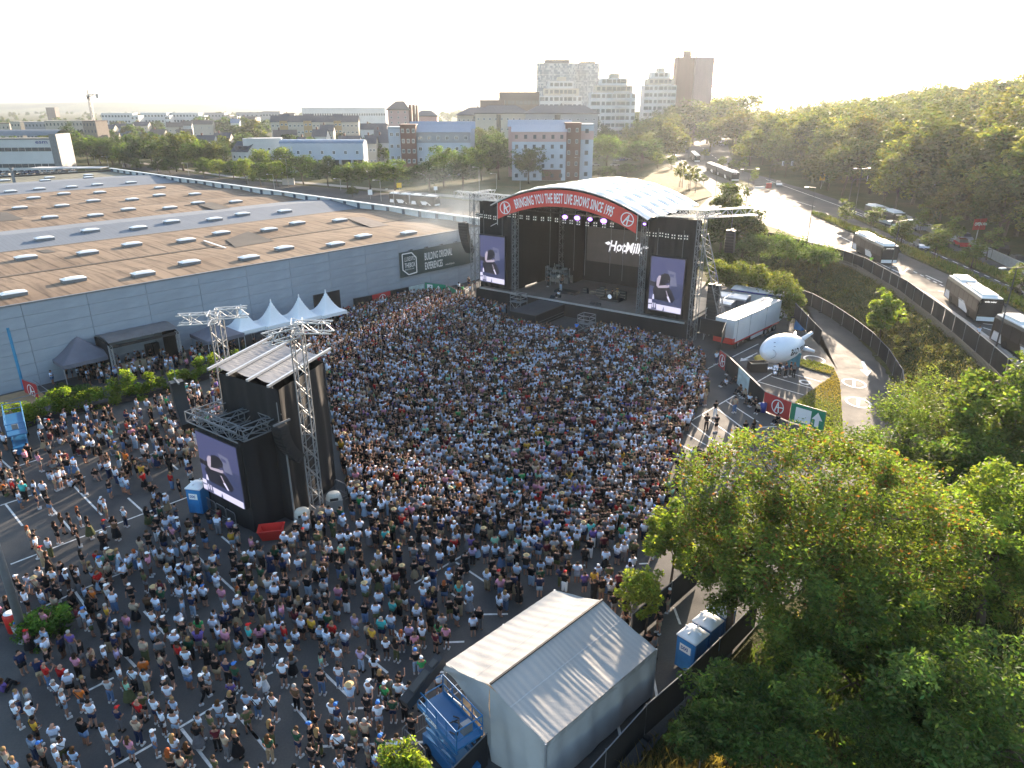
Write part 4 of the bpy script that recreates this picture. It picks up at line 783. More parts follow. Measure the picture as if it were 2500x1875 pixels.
vert_banner('fence_banner', 'short red banner just right of the last white tent', G(*z7(550, 800), 1.2), G(*z7(620, 760), 1.2), 1.2, M_RED)

# inner fence on the right with banners
z2 = lambda x, y: (1600 + x / 3.456, 640 + y / 3.456)
f_ = lambda x, y: G(*z2(x, y), 2.0)
vert_banner('fence_banner', 'narrow red banner with logo beside the trailer fence', f_(545, 740), f_(600, 780), 2.0, M_RED, logo)
vert_banner('fence_banner', 'black fence cloth right of the narrow red banner', f_(600, 780), f_(705, 880), 2.0, M_BLACK)
vert_banner('fence_banner', 'pale printed banner in the middle of the right fence', f_(705, 880), f_(800, 970), 2.0, M_PALE)
vert_banner('fence_banner', 'black fence cloth left of the big red logo banner', f_(800, 970), f_(925, 1090), 2.0, M_BLACK)
vert_banner('fence_banner', 'big red banner with white ring logo at the right lot', f_(925, 1090), f_(1150, 1180), 2.0, M_RED, logo)
def exit2(m_, L_, h):
    P = lambda x, y: (x, -0.06, y)
    m_.quad(P(0.5, 0.3), P(2.0, 0.3), P(2.0, 1.7), P(0.5, 1.7)); x = L_ * 0.8; m_.add([P(x - 0.5, 1.0), P(x, 1.75), P(x + 0.5, 1.0)], [(0, 2, 1)]); m_.quad(P(x - .2, .3), P(x + .2, .3), P(x + .2, 1.0), P(x - .2, 1.0))
vert_banner('exit_banner', 'green exit banner right of the big red logo banner', f_(1152, 1182), f_(1440, 1265), 2.0, M_GREEN, exit2)
fence_run('site_fence', 'black cloth fence in front of the red and white trailer', [f_(370, 600), f_(580, 645), f_(548, 735)])
fence_run('site_fence', 'free standing black fence wedge behind the blimp', [f_(1165, 470), f_(1385, 715)])
fence_run('site_fence', 'long curved black fence on the inside of the ramp', [(p[0], p[1], 0.0) for p in FENCE1[1:]], 2.0)
fence_run('site_fence', 'long black fence on the embankment along the bus lane', [(p[0], p[1], ROADZ) for p in FENCE2] + [tuple(G(px, py, ROADZ + 1)[:2]) + (ROADZ,) for px, py in ((1905, 586), (1860, 578), (1818, 574))], 2.0)
# wooden picket edge at the foot of the outer fence
pk = thing('picket_fence', 'low worn wooden picket fence below the outer black fence', 'fence', (0, 0, 0)); me_ = MB(); me_.box(-0.05, 0.05, -0.02, 0.02, 0, 1.0); me_ = me_.mesh('picket', pm('weathered_wood', (0.25, 0.20, 0.16), 0.9, var=0.3))
c = 0
for a, b_ in zip(FENCE2[1:-1], FENCE2[2:]):
    L_ = math.hypot(b_[0] - a[0], b_[1] - a[1]); n_ = int(L_ / 0.3)
    for i in range(n_):
        if c >= 260: break
        x, y = lerp(a[0], b_[0], i / n_) - 0.9, lerp(a[1], b_[1], i / n_); inst('picket', me_, pk, (x, y, float(H(x, y)) - 0.05), math.atan2(b_[1] - a[1], b_[0] - a[0])); c += 1
# ------------------------------------------------------------------ delay towers, tents, lifts and other things on the lot
def V3(x, y, z=0): return Vector((x, y, z))
# tall black delay tower with a grey tarp roof
FA, FB, FC, FD = V3(-21.0, 47.6), V3(-15.75, 44.3), V3(-14.0, 49.9), V3(-19.3, 53.1)
dt = thing('delay_tower', 'tall black draped delay tower with sagging grey tarp roof on four beams', 'tower', (0, 0, 0))
M_TARP = pm('grey_tarp', (0.17, 0.18, 0.20), 0.55, var=0.12, scale=0.7, bump=0.8, bscale=1.6, stretch=(1, 3, 1))
def wall_pts(a, b_, z0_, z1_, seed, amp=0.12):
    d = (b_ - a).normalized(); nn = Vector((d.y, -d.x, 0)); L_ = (b_ - a).length
    def f(u, v):
        p = a.lerp(b_, u); w_ = amp * (math.sin(u * L_ * 2.6 + seed) + 0.6 * math.sin(u * L_ * 5.7 + seed * 2 + v * 3) + 0.5 * math.sin(u * 4 + v * 5 + seed)) * (0.4 + 0.6 * math.sin(math.pi * v))
        return (p.x + nn.x * w_, p.y + nn.y * w_, lerp(z0_, z1_, v))
    return f
for i, (a, b_) in enumerate(((FA, FB), (FB, FC), (FC, FD), (FD, FA))):
    mb = MB(); mb.grid(36, 14, wall_pts(a, b_, 0, 10.25, i * 2.1, 0.08)); mb.build('black_drape', M_BLACK, dt, smooth=True)
mb = MB()
def tarp(u, v):
    p = FA.lerp(FB, u).lerp(FD.lerp(FC, u), v); sag = 0.35 * abs(math.sin(math.pi * 3 * u)) * (0.5 + 0.5 * math.sin(math.pi * v)) ; return (p.x, p.y, 10.75 + 0.15 * v - sag - 0.012 * math.sin(v * 60 + 3 * math.sin(u * 9)) * abs(math.sin(math.pi * 3 * u)))
mb.grid(48, 30, tarp); mb.build('roof_tarp', M_TARP, dt, smooth=True)
for u in (0.0, 1 / 3, 2 / 3, 1.0):
    a = FA.lerp(FB, u); b_ = FD.lerp(FC, u); d = (b_ - a).normalized(); mb = MB(); mb.beam(a - d * 1.0 + V3(0, 0, 10.86), b_ + d * 1.0 + V3(0, 0, 11.0), 0.16, 0.16); mb.build('roof_beam', M_ALU, dt)
def ring(mb, c, rx, n_=12): pass
mb = MB(); mb.beam((-15.65, 44.15, 0), (-15.65, 44.15, 6.8), 0.10); mb.build('zip_batten', M_STEEL, dt)
# lower tower with the rear screen
S0, S1 = V3(-22.4, 45.5), V3(-18.5, 42.7); sd_ = (S1 - S0).normalized(); sn = Vector((-sd_.y, sd_.x, 0))
stw = thing('screen_tower', 'lower black draped tower carrying the rear video screen', 'tower', (0, 0, 0))
a0, a1, a2, a3 = S0 + sn * 0.3 - sd_ * 0.2, S1 + sn * 0.3 + sd_ * 0.25, S1 + sn * 3.2 + sd_ * 0.25, S0 + sn * 3.2 - sd_ * 0.2
for i, (a, b_) in enumerate(((a0, a1), (a1, a2), (a2, a3), (a3, a0))):
    mb = MB(); mb.grid(26, 10, wall_pts(a, b_, 0, 7.0, i * 1.3 + 5, 0.07)); mb.build('black_drape', M_BLACK, stw, smooth=True)
tz = 7.6
for a, b_ in ((a0 - sd_ * 0.6, a1 + sd_ * 0.2), (a3 - sd_ * 0.6, a2 + sd_ * 0.2), (a0, a3), (a1, a2), (a0.lerp(a1, .5), a3.lerp(a2, .5))):
    mb = MB(); mb.truss(a + V3(0, 0, tz), b_ + V3(0, 0, tz), 0.75, 0.07); mb.build('top_truss', M_STEEL, stw)
mb = MB()
rs = random.Random(3)
for i in range(10): x = 0.2 + i * 0.42; p = S0 + sd_ * x + sn * 0.1 + V3(0, 0, 7.05); mb.path([p, p + V3(0.1, 0, -0.12), p + V3(0.35, -0.2, 0.02)], 0.04, 4)
mb.build('cable_loom', M_DARK, stw)
sv = thing('video_screen', 'tall video screen on the near delay tower showing a crouching singer', 'video screen', S0 + V3(0, 0, 2.0), math.atan2(sd_.y, sd_.x))
mb = MB(); mb.box(-0.06, 4.86, 0.02, 0.3, -0.06, 4.76); mb.build('screen_cabinet', M_DARK, sv)
screen_parts(sv, lambda x, y, d: (x, -d, y), 4.8, 4.7, 0.2)
# guyed truss masts with cross arms
def mast(label, base, top_z, arms, legs=4):
    t_ = thing('truss_mast', label, 'mast', base); mb = MB(); mb.truss((0, 0, 0.3), (0, 0, top_z), 0.75, 0.075, seg=int(top_z / 0.8)); mb.build('mast_truss', M_STEEL, t_)
    for (x, y, z_) in arms:
        mb = MB(); mb.truss((0, 0, top_z + z_), (x, y, top_z + z_), 0.7, 0.07); mb.build('cross_arm', M_ALU, t_)
    mb = MB(); mb.box(-0.8, 0.8, -0.8, 0.8, 0, 0.3); mb.build('base_plate', M_STEEL, t_)
    return t_
M1 = V3(-14.3, 45.2); mast('tall truss mast right of the delay tower with white cross arms', M1, 13.9, [(-1.5, -1.9, 0.2), (2.4, -0.1, 0.5), (-0.4, 1.6, 0.3)])
M2 = V3(-22.0, 50.9); mast('truss mast behind the delay tower with white cross arms', M2, 13.2, [(-2.6, -0.6, 0.2), (2.2, 0.6, 0.5), (0.4, -1.6, 0.4)])
line_array('black curved speaker array hanging on the front of the delay tower mast', M1 + V3(-1.5, -1.3, 7.9), -0.6, 11, 1.0, 0.30, 0.075)
line_array('black curved speaker array hanging left of the delay tower', M2 + V3(-2.7, -2.2, 9.2), -2.5, 12, 0.9, 0.30, 0.085)
for i, (p, lab) in enumerate(((V3(-14.9, 43.6), 'left one of the two grey concrete ballast blocks at the mast foot'), (V3(-13.2, 45.9), 'right one of the two grey concrete ballast blocks at the mast foot'))):
    m_ = MB(); m_.box(-0.6, 0.6, -0.4, 0.4, 0, 0.9); o = m_.build('ballast_block', pm('ballast', (0.22, 0.22, 0.21), 0.8), None, loc=p, rz=0.3); tag(o, lab, 'ballast', 'ballast blocks of the mast')
    t_ = thing('generator', ('left' if i == 0 else 'right') + ' pale rounded generator case resting on a ballast block', 'generator', p + V3(0, 0, 0.9), 0.3, 'pale cases on the ballast blocks'); m_ = MB(); m_.lathe([(0.0, 0.75), (0.42, 0.7), (0.55, 0.5), (0.58, 0.0)], 14); [None]; b_o = m_.build('case', pm('beige_case', (0.48, 0.47, 0.42), 0.5), t_); b_o.scale = (.95, 0.7, .8); m_ = MB(); m_.box(-0.3, 0.3, -0.5, -0.46, 0.1, 0.3); m_.build('label_plate', M_DARK, t_)
# red skip, portable toilet, barriers at the tower foot
def skip(label, loc, rz, col, w_=1.7, d_=1.1, h_=0.95):
    t_ = thing('skip', label, 'skip', loc, rz); m_ = MB()
    o_ = [(-w_ / 2, -d_ / 2), (w_ / 2, -d_ / 2), (w_ / 2, d_ / 2), (-w_ / 2, d_ / 2)]; i_ = [(x * 0.72, y * 0.72) for x, y in o_]
    vs = [(x, y, 0.05) for x, y in i_] + [(x, y, h_) for x, y in o_] + [(x * 0.93, y * 0.93, h_) for x, y in o_] + [(x * 0.93, y * 0.93, 0.25) for x, y in i_]
    fs = [(0, 3, 2, 1)] + [(i, (i + 1) % 4, 4 + (i + 1) % 4, 4 + i) for i in range(4)] + [(4 + i, 4 + (i + 1) % 4, 8 + (i + 1) % 4, 8 + i) for i in range(4)] + [(8 + i, 8 + (i + 1) % 4, 12 + (i + 1) % 4, 12 + i) for i in range(4)] + [(12, 13, 14, 15)]
    m_.add(vs, fs); m_.build('tub', col, t_); m_ = MB()
    for k in range(4): a, b_ = o_[k], o_[(k + 1) % 4]; m_.tube((*a, h_), (*b_, h_), 0.04, n=5)
    m_.build('rim', col, t_); return t_
skip('red plastic skip at the foot of the black screen tower', G(665, 1313), 0.2, pm('red_plastic', (0.50, 0.025, 0.02), 0.4, var=0.1), 1.7, 1.05, 0.85)
M_WCB = pm('toilet_blue', (0.03, 0.17, 0.40), 0.4, var=0.08); M_WCW = pm('toilet_roof', (0.74, 0.75, 0.77), 0.35, var=0.05)
def toilet(label, loc, rz, name_on=True, bodymat=None):
    t_ = thing('portable_toilet', label, 'portable toilet', loc, rz, 'blue portable toilets')
    m_ = MB(); m_.box(-0.56, 0.56, -0.6, 0.6, 0.08, 2.05); m_.build('cabin', bodymat or M_WCB, t_)
    for s in (-1, 1):
        for c in (-0.5, 0.5): m_ = MB(); m_.box(s * 0.56 - 0.02, s * 0.56 + 0.02, c - 0.06, c + 0.06, 0.1, 2.0); m_.build('corner_rib', M_WCB, t_)
    m_ = MB(); m_.box(-0.6, 0.6, -0.64, 0.64, 2.05, 2.14); m_.grid(12, 12, lambda u, v: ((u - 0.5) * 1.2, (v - 0.5) * 1.28, 2.14 + 0.30 * (1 - abs(2 * u - 1) ** 2.6) * (1 - abs(2 * v - 1) ** 2.6))); m_.build('roof', M_WCW, t_, smooth=True)
    m_ = MB(); m_.beam((-0.5, 0, 2.36), (0.5, 0, 2.36), 0.05, 0.12); m_.beam((0, -0.5, 2.36), (0, 0.5, 2.36), 0.05, 0.12); m_.build('roof_seam', M_WCW, t_)
    m_ = MB(); m_.box(-0.42, 0.42, -0.63, -0.6, 0.15, 1.95); m_.build('door', pm('toilet_door_blue', (0.035, 0.20, 0.45), 0.4), t_)
    m_ = MB(); m_.quad((-0.34, -0.64, 1.25), (0.34, -0.64, 1.25), (0.34, -0.64, 1.72), (-0.34, -0.64, 1.72)); m_.build('name_plate', M_WHITE, t_)
    m_ = MB(); put_text(m_, 'DIXI', lambda x, y: (-0.26 + x, -0.65, 1.4 + y), 0.28, 0.8, 0.01); m_.build('lettering', pm('toilet_blue_print', (0.02, 0.08, 0.3)), t_)
    return t_
def yaw_of(a, b_): d = b_ - a; return math.atan2(d.y, d.x)
wy = yaw_of(V3(8.58, 29.98), V3(9.38, 29.1))
toilet('nearest blue portable toilet with white roof beside the front fence', V3(9.55, 30.05), wy)
toilet('second blue portable toilet half under the big tree', V3(10.6, 31.1), wy)
toilet('third portable toilet almost hidden under the big tree', V3(11.65, 32.15), wy)
toilet('blue portable toilet at the left foot of the rear screen', G(492, 1245), -0.2)
toilet('blue portable toilet behind the black fence wedge near the trailer', G(1953, 805), -0.9)
# barriers
def barrier(label, a, b_, h_=1.1, mat=None, group='crowd barriers'):
    a = Vector((a[0], a[1], 0)); b_ = Vector((b_[0], b_[1], 0)); L_ = (b_ - a).length; t_ = thing('crowd_barrier', label, 'barrier', a, yaw_of(a, b_), group); m_ = MB()
    m_.path([(0, 0, 0.05), (0, 0, h_ - 0.1), (0.1, 0, h_), (L_ - 0.1, 0, h_), (L_, 0, h_ - 0.1), (L_, 0, 0.05)], 0.03, 5); m_.tube((0, 0, 0.25), (L_, 0, 0.25), 0.02, n=4); m_.build('frame', mat or M_STEEL, t_)
    m_ = MB(); k = int(L_ / 0.14)
    for i in range(1, k): m_.tube((i * L_ / k, 0, 0.25), (i * L_ / k, 0, h_), 0.011, n=3, caps=False)
    tag(m_.build('bars', mat or M_STEEL, t_), kind='stuff'); m_ = MB(); m_.beam((0.2, -0.35, 0.03), (0.2, 0.35, 0.03), 0.05); m_.beam((L_ - 0.2, -0.35, 0.03), (L_ - 0.2, 0.35, 0.03), 0.05); tag(m_.build('feet', mat or M_STEEL, t_), kind='stuff'); return t_
barrier('left steel crowd barrier beside the near scissor lift', G(985, 1820), G(1075, 1760)); barrier('steel crowd barrier leaning out below the near lift', G(990, 1822), G(1040, 1875))
for i in range(3): a = G(820 + i * 28, 1200 + i * 13); b_ = G(848 + i * 28, 1213 + i * 13); barrier(('left', 'middle', 'right')[i] + ' one of three steel barriers right of the black delay tower', a, b_)
for i in range(3): a = G(508 + i * 24, 1245 + i * 14); b_ = G(530 + i * 24, 1258 + i * 14); barrier(('left', 'middle', 'right')[i] + ' one of three low barriers at the foot of the rear screen', a, b_)
barrier('steel barrier standing alone deep inside the dense crowd', G(1380, 1025), G(1406, 1030), 1.5)
# ---------------- front tent (silver tarp stage for the follow spot)
eLF, eLB, eRF, eRB = V3(-3.22, 26.7), V3(2.35, 32.28), V3(1.41, 22.15), V3(7.08, 27.7)
rF, rB = V3(-0.95, 24.06, 4.5), V3(4.62, 29.75, 4.5); EZ = 3.2
tent = thing('tarp_tent', 'large silver grey tarp tent with gabled roof in the foreground', 'tent', (0, 0, 0))
M_TENT = pm('silver_tarp', (0.33, 0.325, 0.315), 0.55, var=0.08, scale=0.5, bump=0.25, bscale=3.0, spec=0.5)
M_TENT2 = pm('silver_tarp_wall', (0.40, 0.40, 0.40), 0.6, var=0.12, scale=0.5, bump=0.35, bscale=1.6)
def roofside(eF, eB, side):
    def f(u, v):      # u along the ridge, v from ridge down to eave
        r_ = rF.lerp(rB, u); e_ = V3(*(eF.lerp(eB, u))[:2], EZ); p = r_.lerp(e_, v)
        if side > 0: wv = (0.007 * math.sin(u * 150 + 4 * math.sin(u * 13)) * (1.3 - v)) + 0.015 * math.sin(u * 34 + 2.2 * v + math.sin(u * 11) * 2) * (0.35 + 0.65 * math.exp(-((v - 0.72) / 0.3) ** 2)) + 0.018 * math.sin((u * 3 + v) * 9) * math.sin(v * 3.1) * (1 if v > 0.42 else 0.25)
        else: wv = 0.022 * math.sin(u * 19 - v * 9 + math.sin(u * 5) * 3) * math.sin(v * 3.14) ** 2 + 0.006 * math.sin(u * 90 + v * 3)
        return (p.x, p.y, p.z + wv - 0.10 * math.sin(math.pi * v))
    return f
for side, (eF, eB) in ((-1, (eLF, eLB)), (1, (eRF, eRB))):
    for (v0, v1) in ((0, 0.36), (0.36, 1.0)):
        fn = roofside(eF, eB, side); mb = MB(); mb.grid(260, 12, lambda u, v: fn(u, lerp(v0, v1, v))); mb.build('roof_sheet', M_TENT, tent, smooth=True)
    fn = roofside(eF, eB, side); mb = MB(); mb.grid(60, 1, lambda u, v: tuple(Vector(fn(u, 0.36)) + V3(0, 0, 0.012 - 0.02 * v) + (V3(*eF[:2]) - V3(*rF[:2])).normalized() * 0.05 * v)); mb.build('seam', M_TENT2, tent)
mb = MB(); mb.beam(rF + V3(0, 0, 0.06), rB + V3(0, 0, 0.06), 0.09, 0.07); mb.build('ridge_strap', M_DARK, tent)
def wallf(a, b_, za, zb_, zt=0.0, seed=0, amp=0.10):
    g_ = wall_pts(a, b_, 0, 1, seed, amp)
    def f(u, v): p = g_(u, v); return (p[0], p[1], lerp(zt, lerp(za, zb_, u), v))
    return f
mb = MB(); mb.grid(60, 16, wallf(eRF, eRB, EZ - 0.05, EZ - 0.05, 0.25, 1, 0.05)); mb.build('side_wall', M_TENT2, tent, smooth=True)
mb = MB(); mb.grid(50, 2, lambda u, v: tuple(V3(*(eRF.lerp(eRB, u))[:2], EZ + 0.03 - 0.3 * v) + Vector((0.7, -0.7, 0)) * (0.03 + 0.02 * math.sin(u * 60 + v * 3)))); mb.build('eave_valance', M_TENT, tent, smooth=True)
gF = V3(*rF[:2]); gB = V3(*rB[:2])
mb = MB(); mb.grid(24, 14, wallf(gF, eRF, 4.4, EZ, 0.0, 3, 0.07)); mb.build('front_gable_wall', M_TENT2, tent, smooth=True)
mb = MB()
def flap(u, v):   # left half of the gable: cloth pulled back, leaves the doorway open
    p = gF.lerp(eLF, u); top = lerp(4.4, EZ, u); bot = lerp(0.0, 2.75, min(1, (u * 1.9)) ** 0.75); return (p.x + 0.08 * math.sin(v * 6 + u * 9), p.y, lerp(bot, top, v))
mb.grid(24, 12, flap); mb.build('pulled_back_flap', M_TENT2, tent, smooth=True)
mb = MB(); mb.grid(30, 8, wallf(eLB, gB, EZ, 4.4, 0.0, 3, 0.05)); mb.grid(30, 8, wallf(gB, eRB, 4.4, EZ, 0.0, 3, 0.05)); mb.build('rear_gable_wall', M_TENT2, tent, smooth=True)
for p in (eLF, eLF.lerp(eLB, .5), eLB, eRF, eRB): mb = MB(); mb.tube(p, p + V3(0, 0, EZ), 0.06, n=6); mb.build('leg', M_ALU, tent)
mb = MB(); fl = [eLF.lerp(eRF, 0.02), eRF.lerp(eLF, 0.02), eRB.lerp(eLB, 0.02), eLB.lerp(eRB, 0.02)]; mb.prism(fl, 0.35, 0.5); mb.build('floor', M_WOOD, tent)
mb = MB()
dF = (eRF - eLF).normalized()
for z_ in (0.95, 1.45): mb.tube(eLF + V3(0, 0, z_), eLF + dF * 2.6 + V3(0, 0, z_), 0.03, n=5); mb.tube(eLF + V3(0, 0, z_), eLB + V3(0, 0, z_), 0.03, n=5)
for q in (0, 0.9, 1.8, 2.6): mb.tube(eLF + dF * q + V3(0, 0, 0.4), eLF + dF * q + V3(0, 0, 1.45), 0.03, n=5)
mb.build('guard_rail', M_ALU, tent)
# scissor lift with the long black spotlight
def scissor_lift(label, A, B, C, D, ph, base_h, spot=False):
    "platform corners on the ground, platform height, chassis height"
    c = (A + B + C + D) / 4; dx = ((B - A) + (C - D)) / 2; L_ = dx.length; W_ = ((D - A) + (C - B)).length / 2; rz = math.atan2(dx.y, dx.x)
    t_ = thing('scissor_lift', label, 'scissor lift', (c.x, c.y, 0), rz); hl, hw = L_ / 2, W_ / 2
    m_ = MB(); m_.box(-hl, hl, -hw * 0.8, hw * 0.8, 0.25, base_h); m_.build('chassis', M_BLUE, t_)
    for sx in (-1, 1):
        for sy in (-1, 1): m_ = MB(); m_.tube((sx * hl * 0.72, sy * (hw * 0.8 - 0.05), 0.3), (sx * hl * 0.72, sy * (hw * 0.8 + 0.18), 0.3), 0.3, n=14); m_.build('wheel', M_TYRE, t_)
    n_ = max(1, int((ph - base_h) / 0.45)); hh = (ph - base_h) / n_
    for k in range(n_):
        m_ = MB(); z_ = base_h + k * hh
        for y in (-hw * 0.7, hw * 0.7): m_.beam((-hl * 0.8, y, z_), (hl * 0.8, y, z_ + hh), 0.1, 0.08); m_.beam((hl * 0.8, y, z_), (-hl * 0.8, y, z_ + hh), 0.1, 0.08)
        m_.build('scissor_arm', M_BLUE, t_)
    m_ = MB(); m_.box(-hl, hl, -hw, hw, ph, ph + 0.1); m_.box(-hl, hl, -hw - 0.02, -hw + 0.03, ph, ph + 0.22); m_.box(-hl, hl, hw - 0.03, hw + 0.02, ph, ph + 0.22); m_.build('platform', M_BLUE, t_)
    for z_ in (0.55, 1.1):
        m_ = MB(); m_.path([(-hl, -hw, ph + z_), (hl, -hw, ph + z_), (hl, hw, ph + z_), (-hl, hw, ph + z_), (-hl, -hw, ph + z_)], 0.035, 6); m_.build('guard_rail', M_BLUE, t_)
    for i in range(5):
        for y in (-hw, hw): m_ = MB(); m_.tube((-hl + i * L_ / 4, y, ph), (-hl + i * L_ / 4, y, ph + 1.1), 0.03, n=5); m_.build('rail_post', M_BLUE, t_)
    m_ = MB(); m_.box(hl - 0.35, hl - 0.05, -0.25, 0.2, ph + 0.5, ph + 1.0); m_.build('control_box', M_STEEL, t_)
    m_ = MB(); put_text(m_, 'ACCESS', lambda x, y: (-hl * 0.7 + x, -hw - 0.03, ph + 0.02 + y), 0.26, 1.2, 0.01); m_.build('lettering', M_LETTER, t_)
    return t_, hl, hw
lf, hl, hw = scissor_lift('blue scissor lift beside the silver tent with a long spotlight aboard', V3(-4.35, 24.81), V3(-2.25, 22.13), V3(-1.35, 23.3), V3(-3.1, 25.36), 2.6, 0.95)
m_ = MB(); m_.path([(0.2, -0.2, 2.75), (0.5, 0.1, 3.0), (0.9, -0.1, 3.1), (1.0, -0.3, 2.8), (0.6, -0.4, 2.75)], 0.03, 4); m_.path([(0, 0.2, 2.75), (0.3, 0.3, 2.8), (0.6, 0.1, 2.9), (0.2, 0.0, 2.75)], 0.03, 4); m_.build('cable_loom', M_DARK, lf)
sp_ = thing('follow_spot', 'long black follow spotlight tilted up on the near scissor lift', 'spotlight', V3(-4.0, 24.9, 3.9), 0.9); m_ = MB(); m_.box(-1.25, 1.25, -0.24, 0.24, -0.26, 0.26); o = m_.build('lamp_housing', M_DARK, sp_); o.rotation_euler = (0, -0.35, 0)
m_ = MB(); m_.box(-0.7, 0.4, -0.18, 0.18, 0.262, 0.30); m_.box(0.6, 1.0, -0.14, 0.14, 0.262, 0.31); o = m_.build('vent_grille', pm('vent_grey', (0.05, 0.048, 0.045), 0.5), sp_); o.rotation_euler = (0, -0.35, 0)
m_ = MB(); m_.tube((0, 0, -0.2), (0, 0, -1.2), 0.06, n=6); m_.tube((0, 0, -0.9), (0.5, 0.3, -1.25), 0.03, n=5); m_.tube((0, 0, -0.9), (-0.5, 0.3, -1.25), 0.03, n=5); m_.build('stand', M_DARK, sp_)
scissor_lift('blue scissor lift at the left edge below the bamboo hedge', V3(-45.8, 58.6), V3(-42.4, 54.0), V3(-41.5, 55.0), V3(-44.6, 59.4), 2.0, 0.9)
# near black fences
fence_run('site_fence', 'black cloth fence running past the toilets in the foreground', [V3(2.0, 20.5), V3(4.1, 22.9), V3(6.3, 25.4), V3(8.7, 27.6), V3(10.9, 29.8), V3(14.0, 33.0)], 2.0, 3.3, 0.0)
fence_run('site_fence', 'black cloth fence beside the small bright tree behind the tent', [V3(6.63, 31.75), V3(9.43, 34.62), V3(11.6, 36.9)], 2.0, 3.0, 0.0)
fence_run('site_fence', 'short black cloth fence between near lift and tent', [V3(-4.6, 19.6), V3(-2.5, 22.0), V3(-1.1, 23.8)], 2.0, 3.0, 0.0)
# lamp pole at the left edge, red bin
p = V3(-27.4, 32.0); lp = thing('lamp_pole', 'grey steel lamp pole rising out of the left edge beside the red bin', 'lamp post', p); m_ = MB(); m_.tube((0, 0, 0), (0, 0, 12.0), 0.24, 0.13, 12); m_.build('pole', M_STEEL, lp, smooth=True); m_ = MB(); m_.tube((0, 0, 0), (0, 0, 0.3), 0.4, 0.32, 12); m_.build('base', M_STEEL, lp)
m_ = MB(); m_.box(-0.6, 0.6, -0.15, 0.15, 11.9, 12.05); m_.build('lamp_head', M_STEEL, lp)
for (px, py, lab) in ((36, 1540, 'tall red bin behind the grey lamp pole at the left edge'),):
    t_ = thing('bin', lab, 'bin', G(px, py)); m_ = MB(); m_.lathe([(0.0, 0.02), (0.33, 0.02), (0.38, 1.15), (0.3, 1.25), (0.0, 1.28)], 14); m_.build('drum', pm('red_plastic', (0.5, 0.02, 0.02)), t_, smooth=True); m_ = MB(); m_.lathe([(0.31, 1.26), (0.18, 1.32), (0.0, 1.33)], 14); m_.build('lid', M_WHITE, t_)
# -------- bar row in front of the hall
M_TW = pm('white_tent_cloth', (0.76, 0.77, 0.78), 0.6, var=0.04, scale=1.0); M_TG = pm('grey_tent_cloth', (0.13, 0.13, 0.16), 0.7, var=0.12, scale=0.8, bump=0.3, bscale=1.5)
def pagoda(label, c, size, rz, peak, ez=2.6, mat=M_TW, spire=True):
    t_ = thing('pagoda_tent', label, 'tent', (c[0], c[1], 0), rz, 'pointed white tents in a row' if spire else 'grey canopy tents'); h_ = size / 2; m_ = MB()
    def f(u, v):
        x, y = (u - 0.5) * size, (v - 0.5) * size; r_ = max(abs(x), abs(y)) / h_; k = (1 - r_) ** (2.1 if spire else 1.25); return (x, y, ez + (peak - ez) * k)
    m_.grid(28, 28, f); m_.build('roof', mat, t_, smooth=True); m_ = MB()
    for a, b_ in (((-h_, -h_), (h_, -h_)), ((h_, -h_), (h_, h_)), ((h_, h_), (-h_, h_)), ((-h_, h_), (-h_, -h_))):
        m_.grid(12, 1, lambda u, v: (lerp(a[0], b_[0], u), lerp(a[1], b_[1], u), ez - 0.4 * v - 0.05 * v * abs(math.sin(u * 30))))
    m_.build('valance', mat, t_)
    for x, y in ((-h_, -h_), (h_, -h_), (h_, h_), (-h_, h_)): m_ = MB(); m_.tube((x * 0.98, y * 0.98, 0), (x * 0.98, y * 0.98, ez), 0.05, n=5); m_.build('leg', M_ALU, t_)
    if spire: m_ = MB(); m_.tube((0, 0, peak - 0.5), (0, 0, peak + 0.15), 0.12, 0.06, 8); m_.build('peak_cap', mat, t_)
    return t_
e0, e1 = V3(-32.9, 82.3), V3(-21.9, 92.0)
for i, lab in enumerate(('leftmost of the pointed white tents, beside the truss arm', 'second pointed white tent from the left', 'third pointed white tent from the left', 'rightmost of the pointed white tents, beside the sign board')):
    a = e0.lerp(e1, (i + 0.5) / 4 * 1.03 - 0.03); c = a + HN * 1.9; pagoda(lab, (c.x, c.y), 3.75, HR, 5.3)
pagoda('dark grey canopy tent near the blue post', (-47.6, 74.2), 5.4, HR, 4.6, 2.5, M_TG, False)
pagoda('dark blue-grey canopy between bar stage and white tents', (-35.6, 82.0), 4.6, HR, 3.9, 2.5, M_TG, False)
# black bar stage
bs = thing('bar_stage', 'black roofed bar stage against the hall with a serving counter', 'stage', V3(-43.6, 73.1), HR)
m_ = MB(); m_.grid(30, 10, lambda u, v: (lerp(-0.1, 7.4, u), lerp(-0.2, 4.6, v), 3.85 + 0.75 * math.sin(math.pi * (0.15 + 0.7 * v)) - 0.2 * v + 0.02 * math.sin(u * 40))); m_.build('roof', pm('dark_roof_cloth', (0.11, 0.11, 0.115), 0.6, var=0.2, bump=0.3), bs, smooth=True)
for x in (0, 7.3):
    m_ = MB(); m_.box(x - 0.05, x + 0.05, 0.1, 4.5, 0, 4.0); m_.build('side_drape', M_BLACK, bs); m_ = MB(); m_.truss((x, -0.1, 0), (x, -0.1, 3.9), 0.3, 0.05); m_.build('truss_leg', M_ALU, bs)
m_ = MB(); m_.box(0, 7.3, 4.4, 4.5, 0, 4.1); m_.build('rear_drape', M_BLACK, bs); m_ = MB(); m_.box(0.3, 4.6, 1.0, 1.6, 0, 1.1); m_.build('counter', pm('pale_counter_wood', (0.45, 0.36, 0.24), 0.5), bs); m_ = MB(); m_.box(-0.1, 7.4, -0.25, -0.2, 3.55, 3.85); m_.build('front_beam', M_DARK, bs)  # counter in a paler brown than the plywood
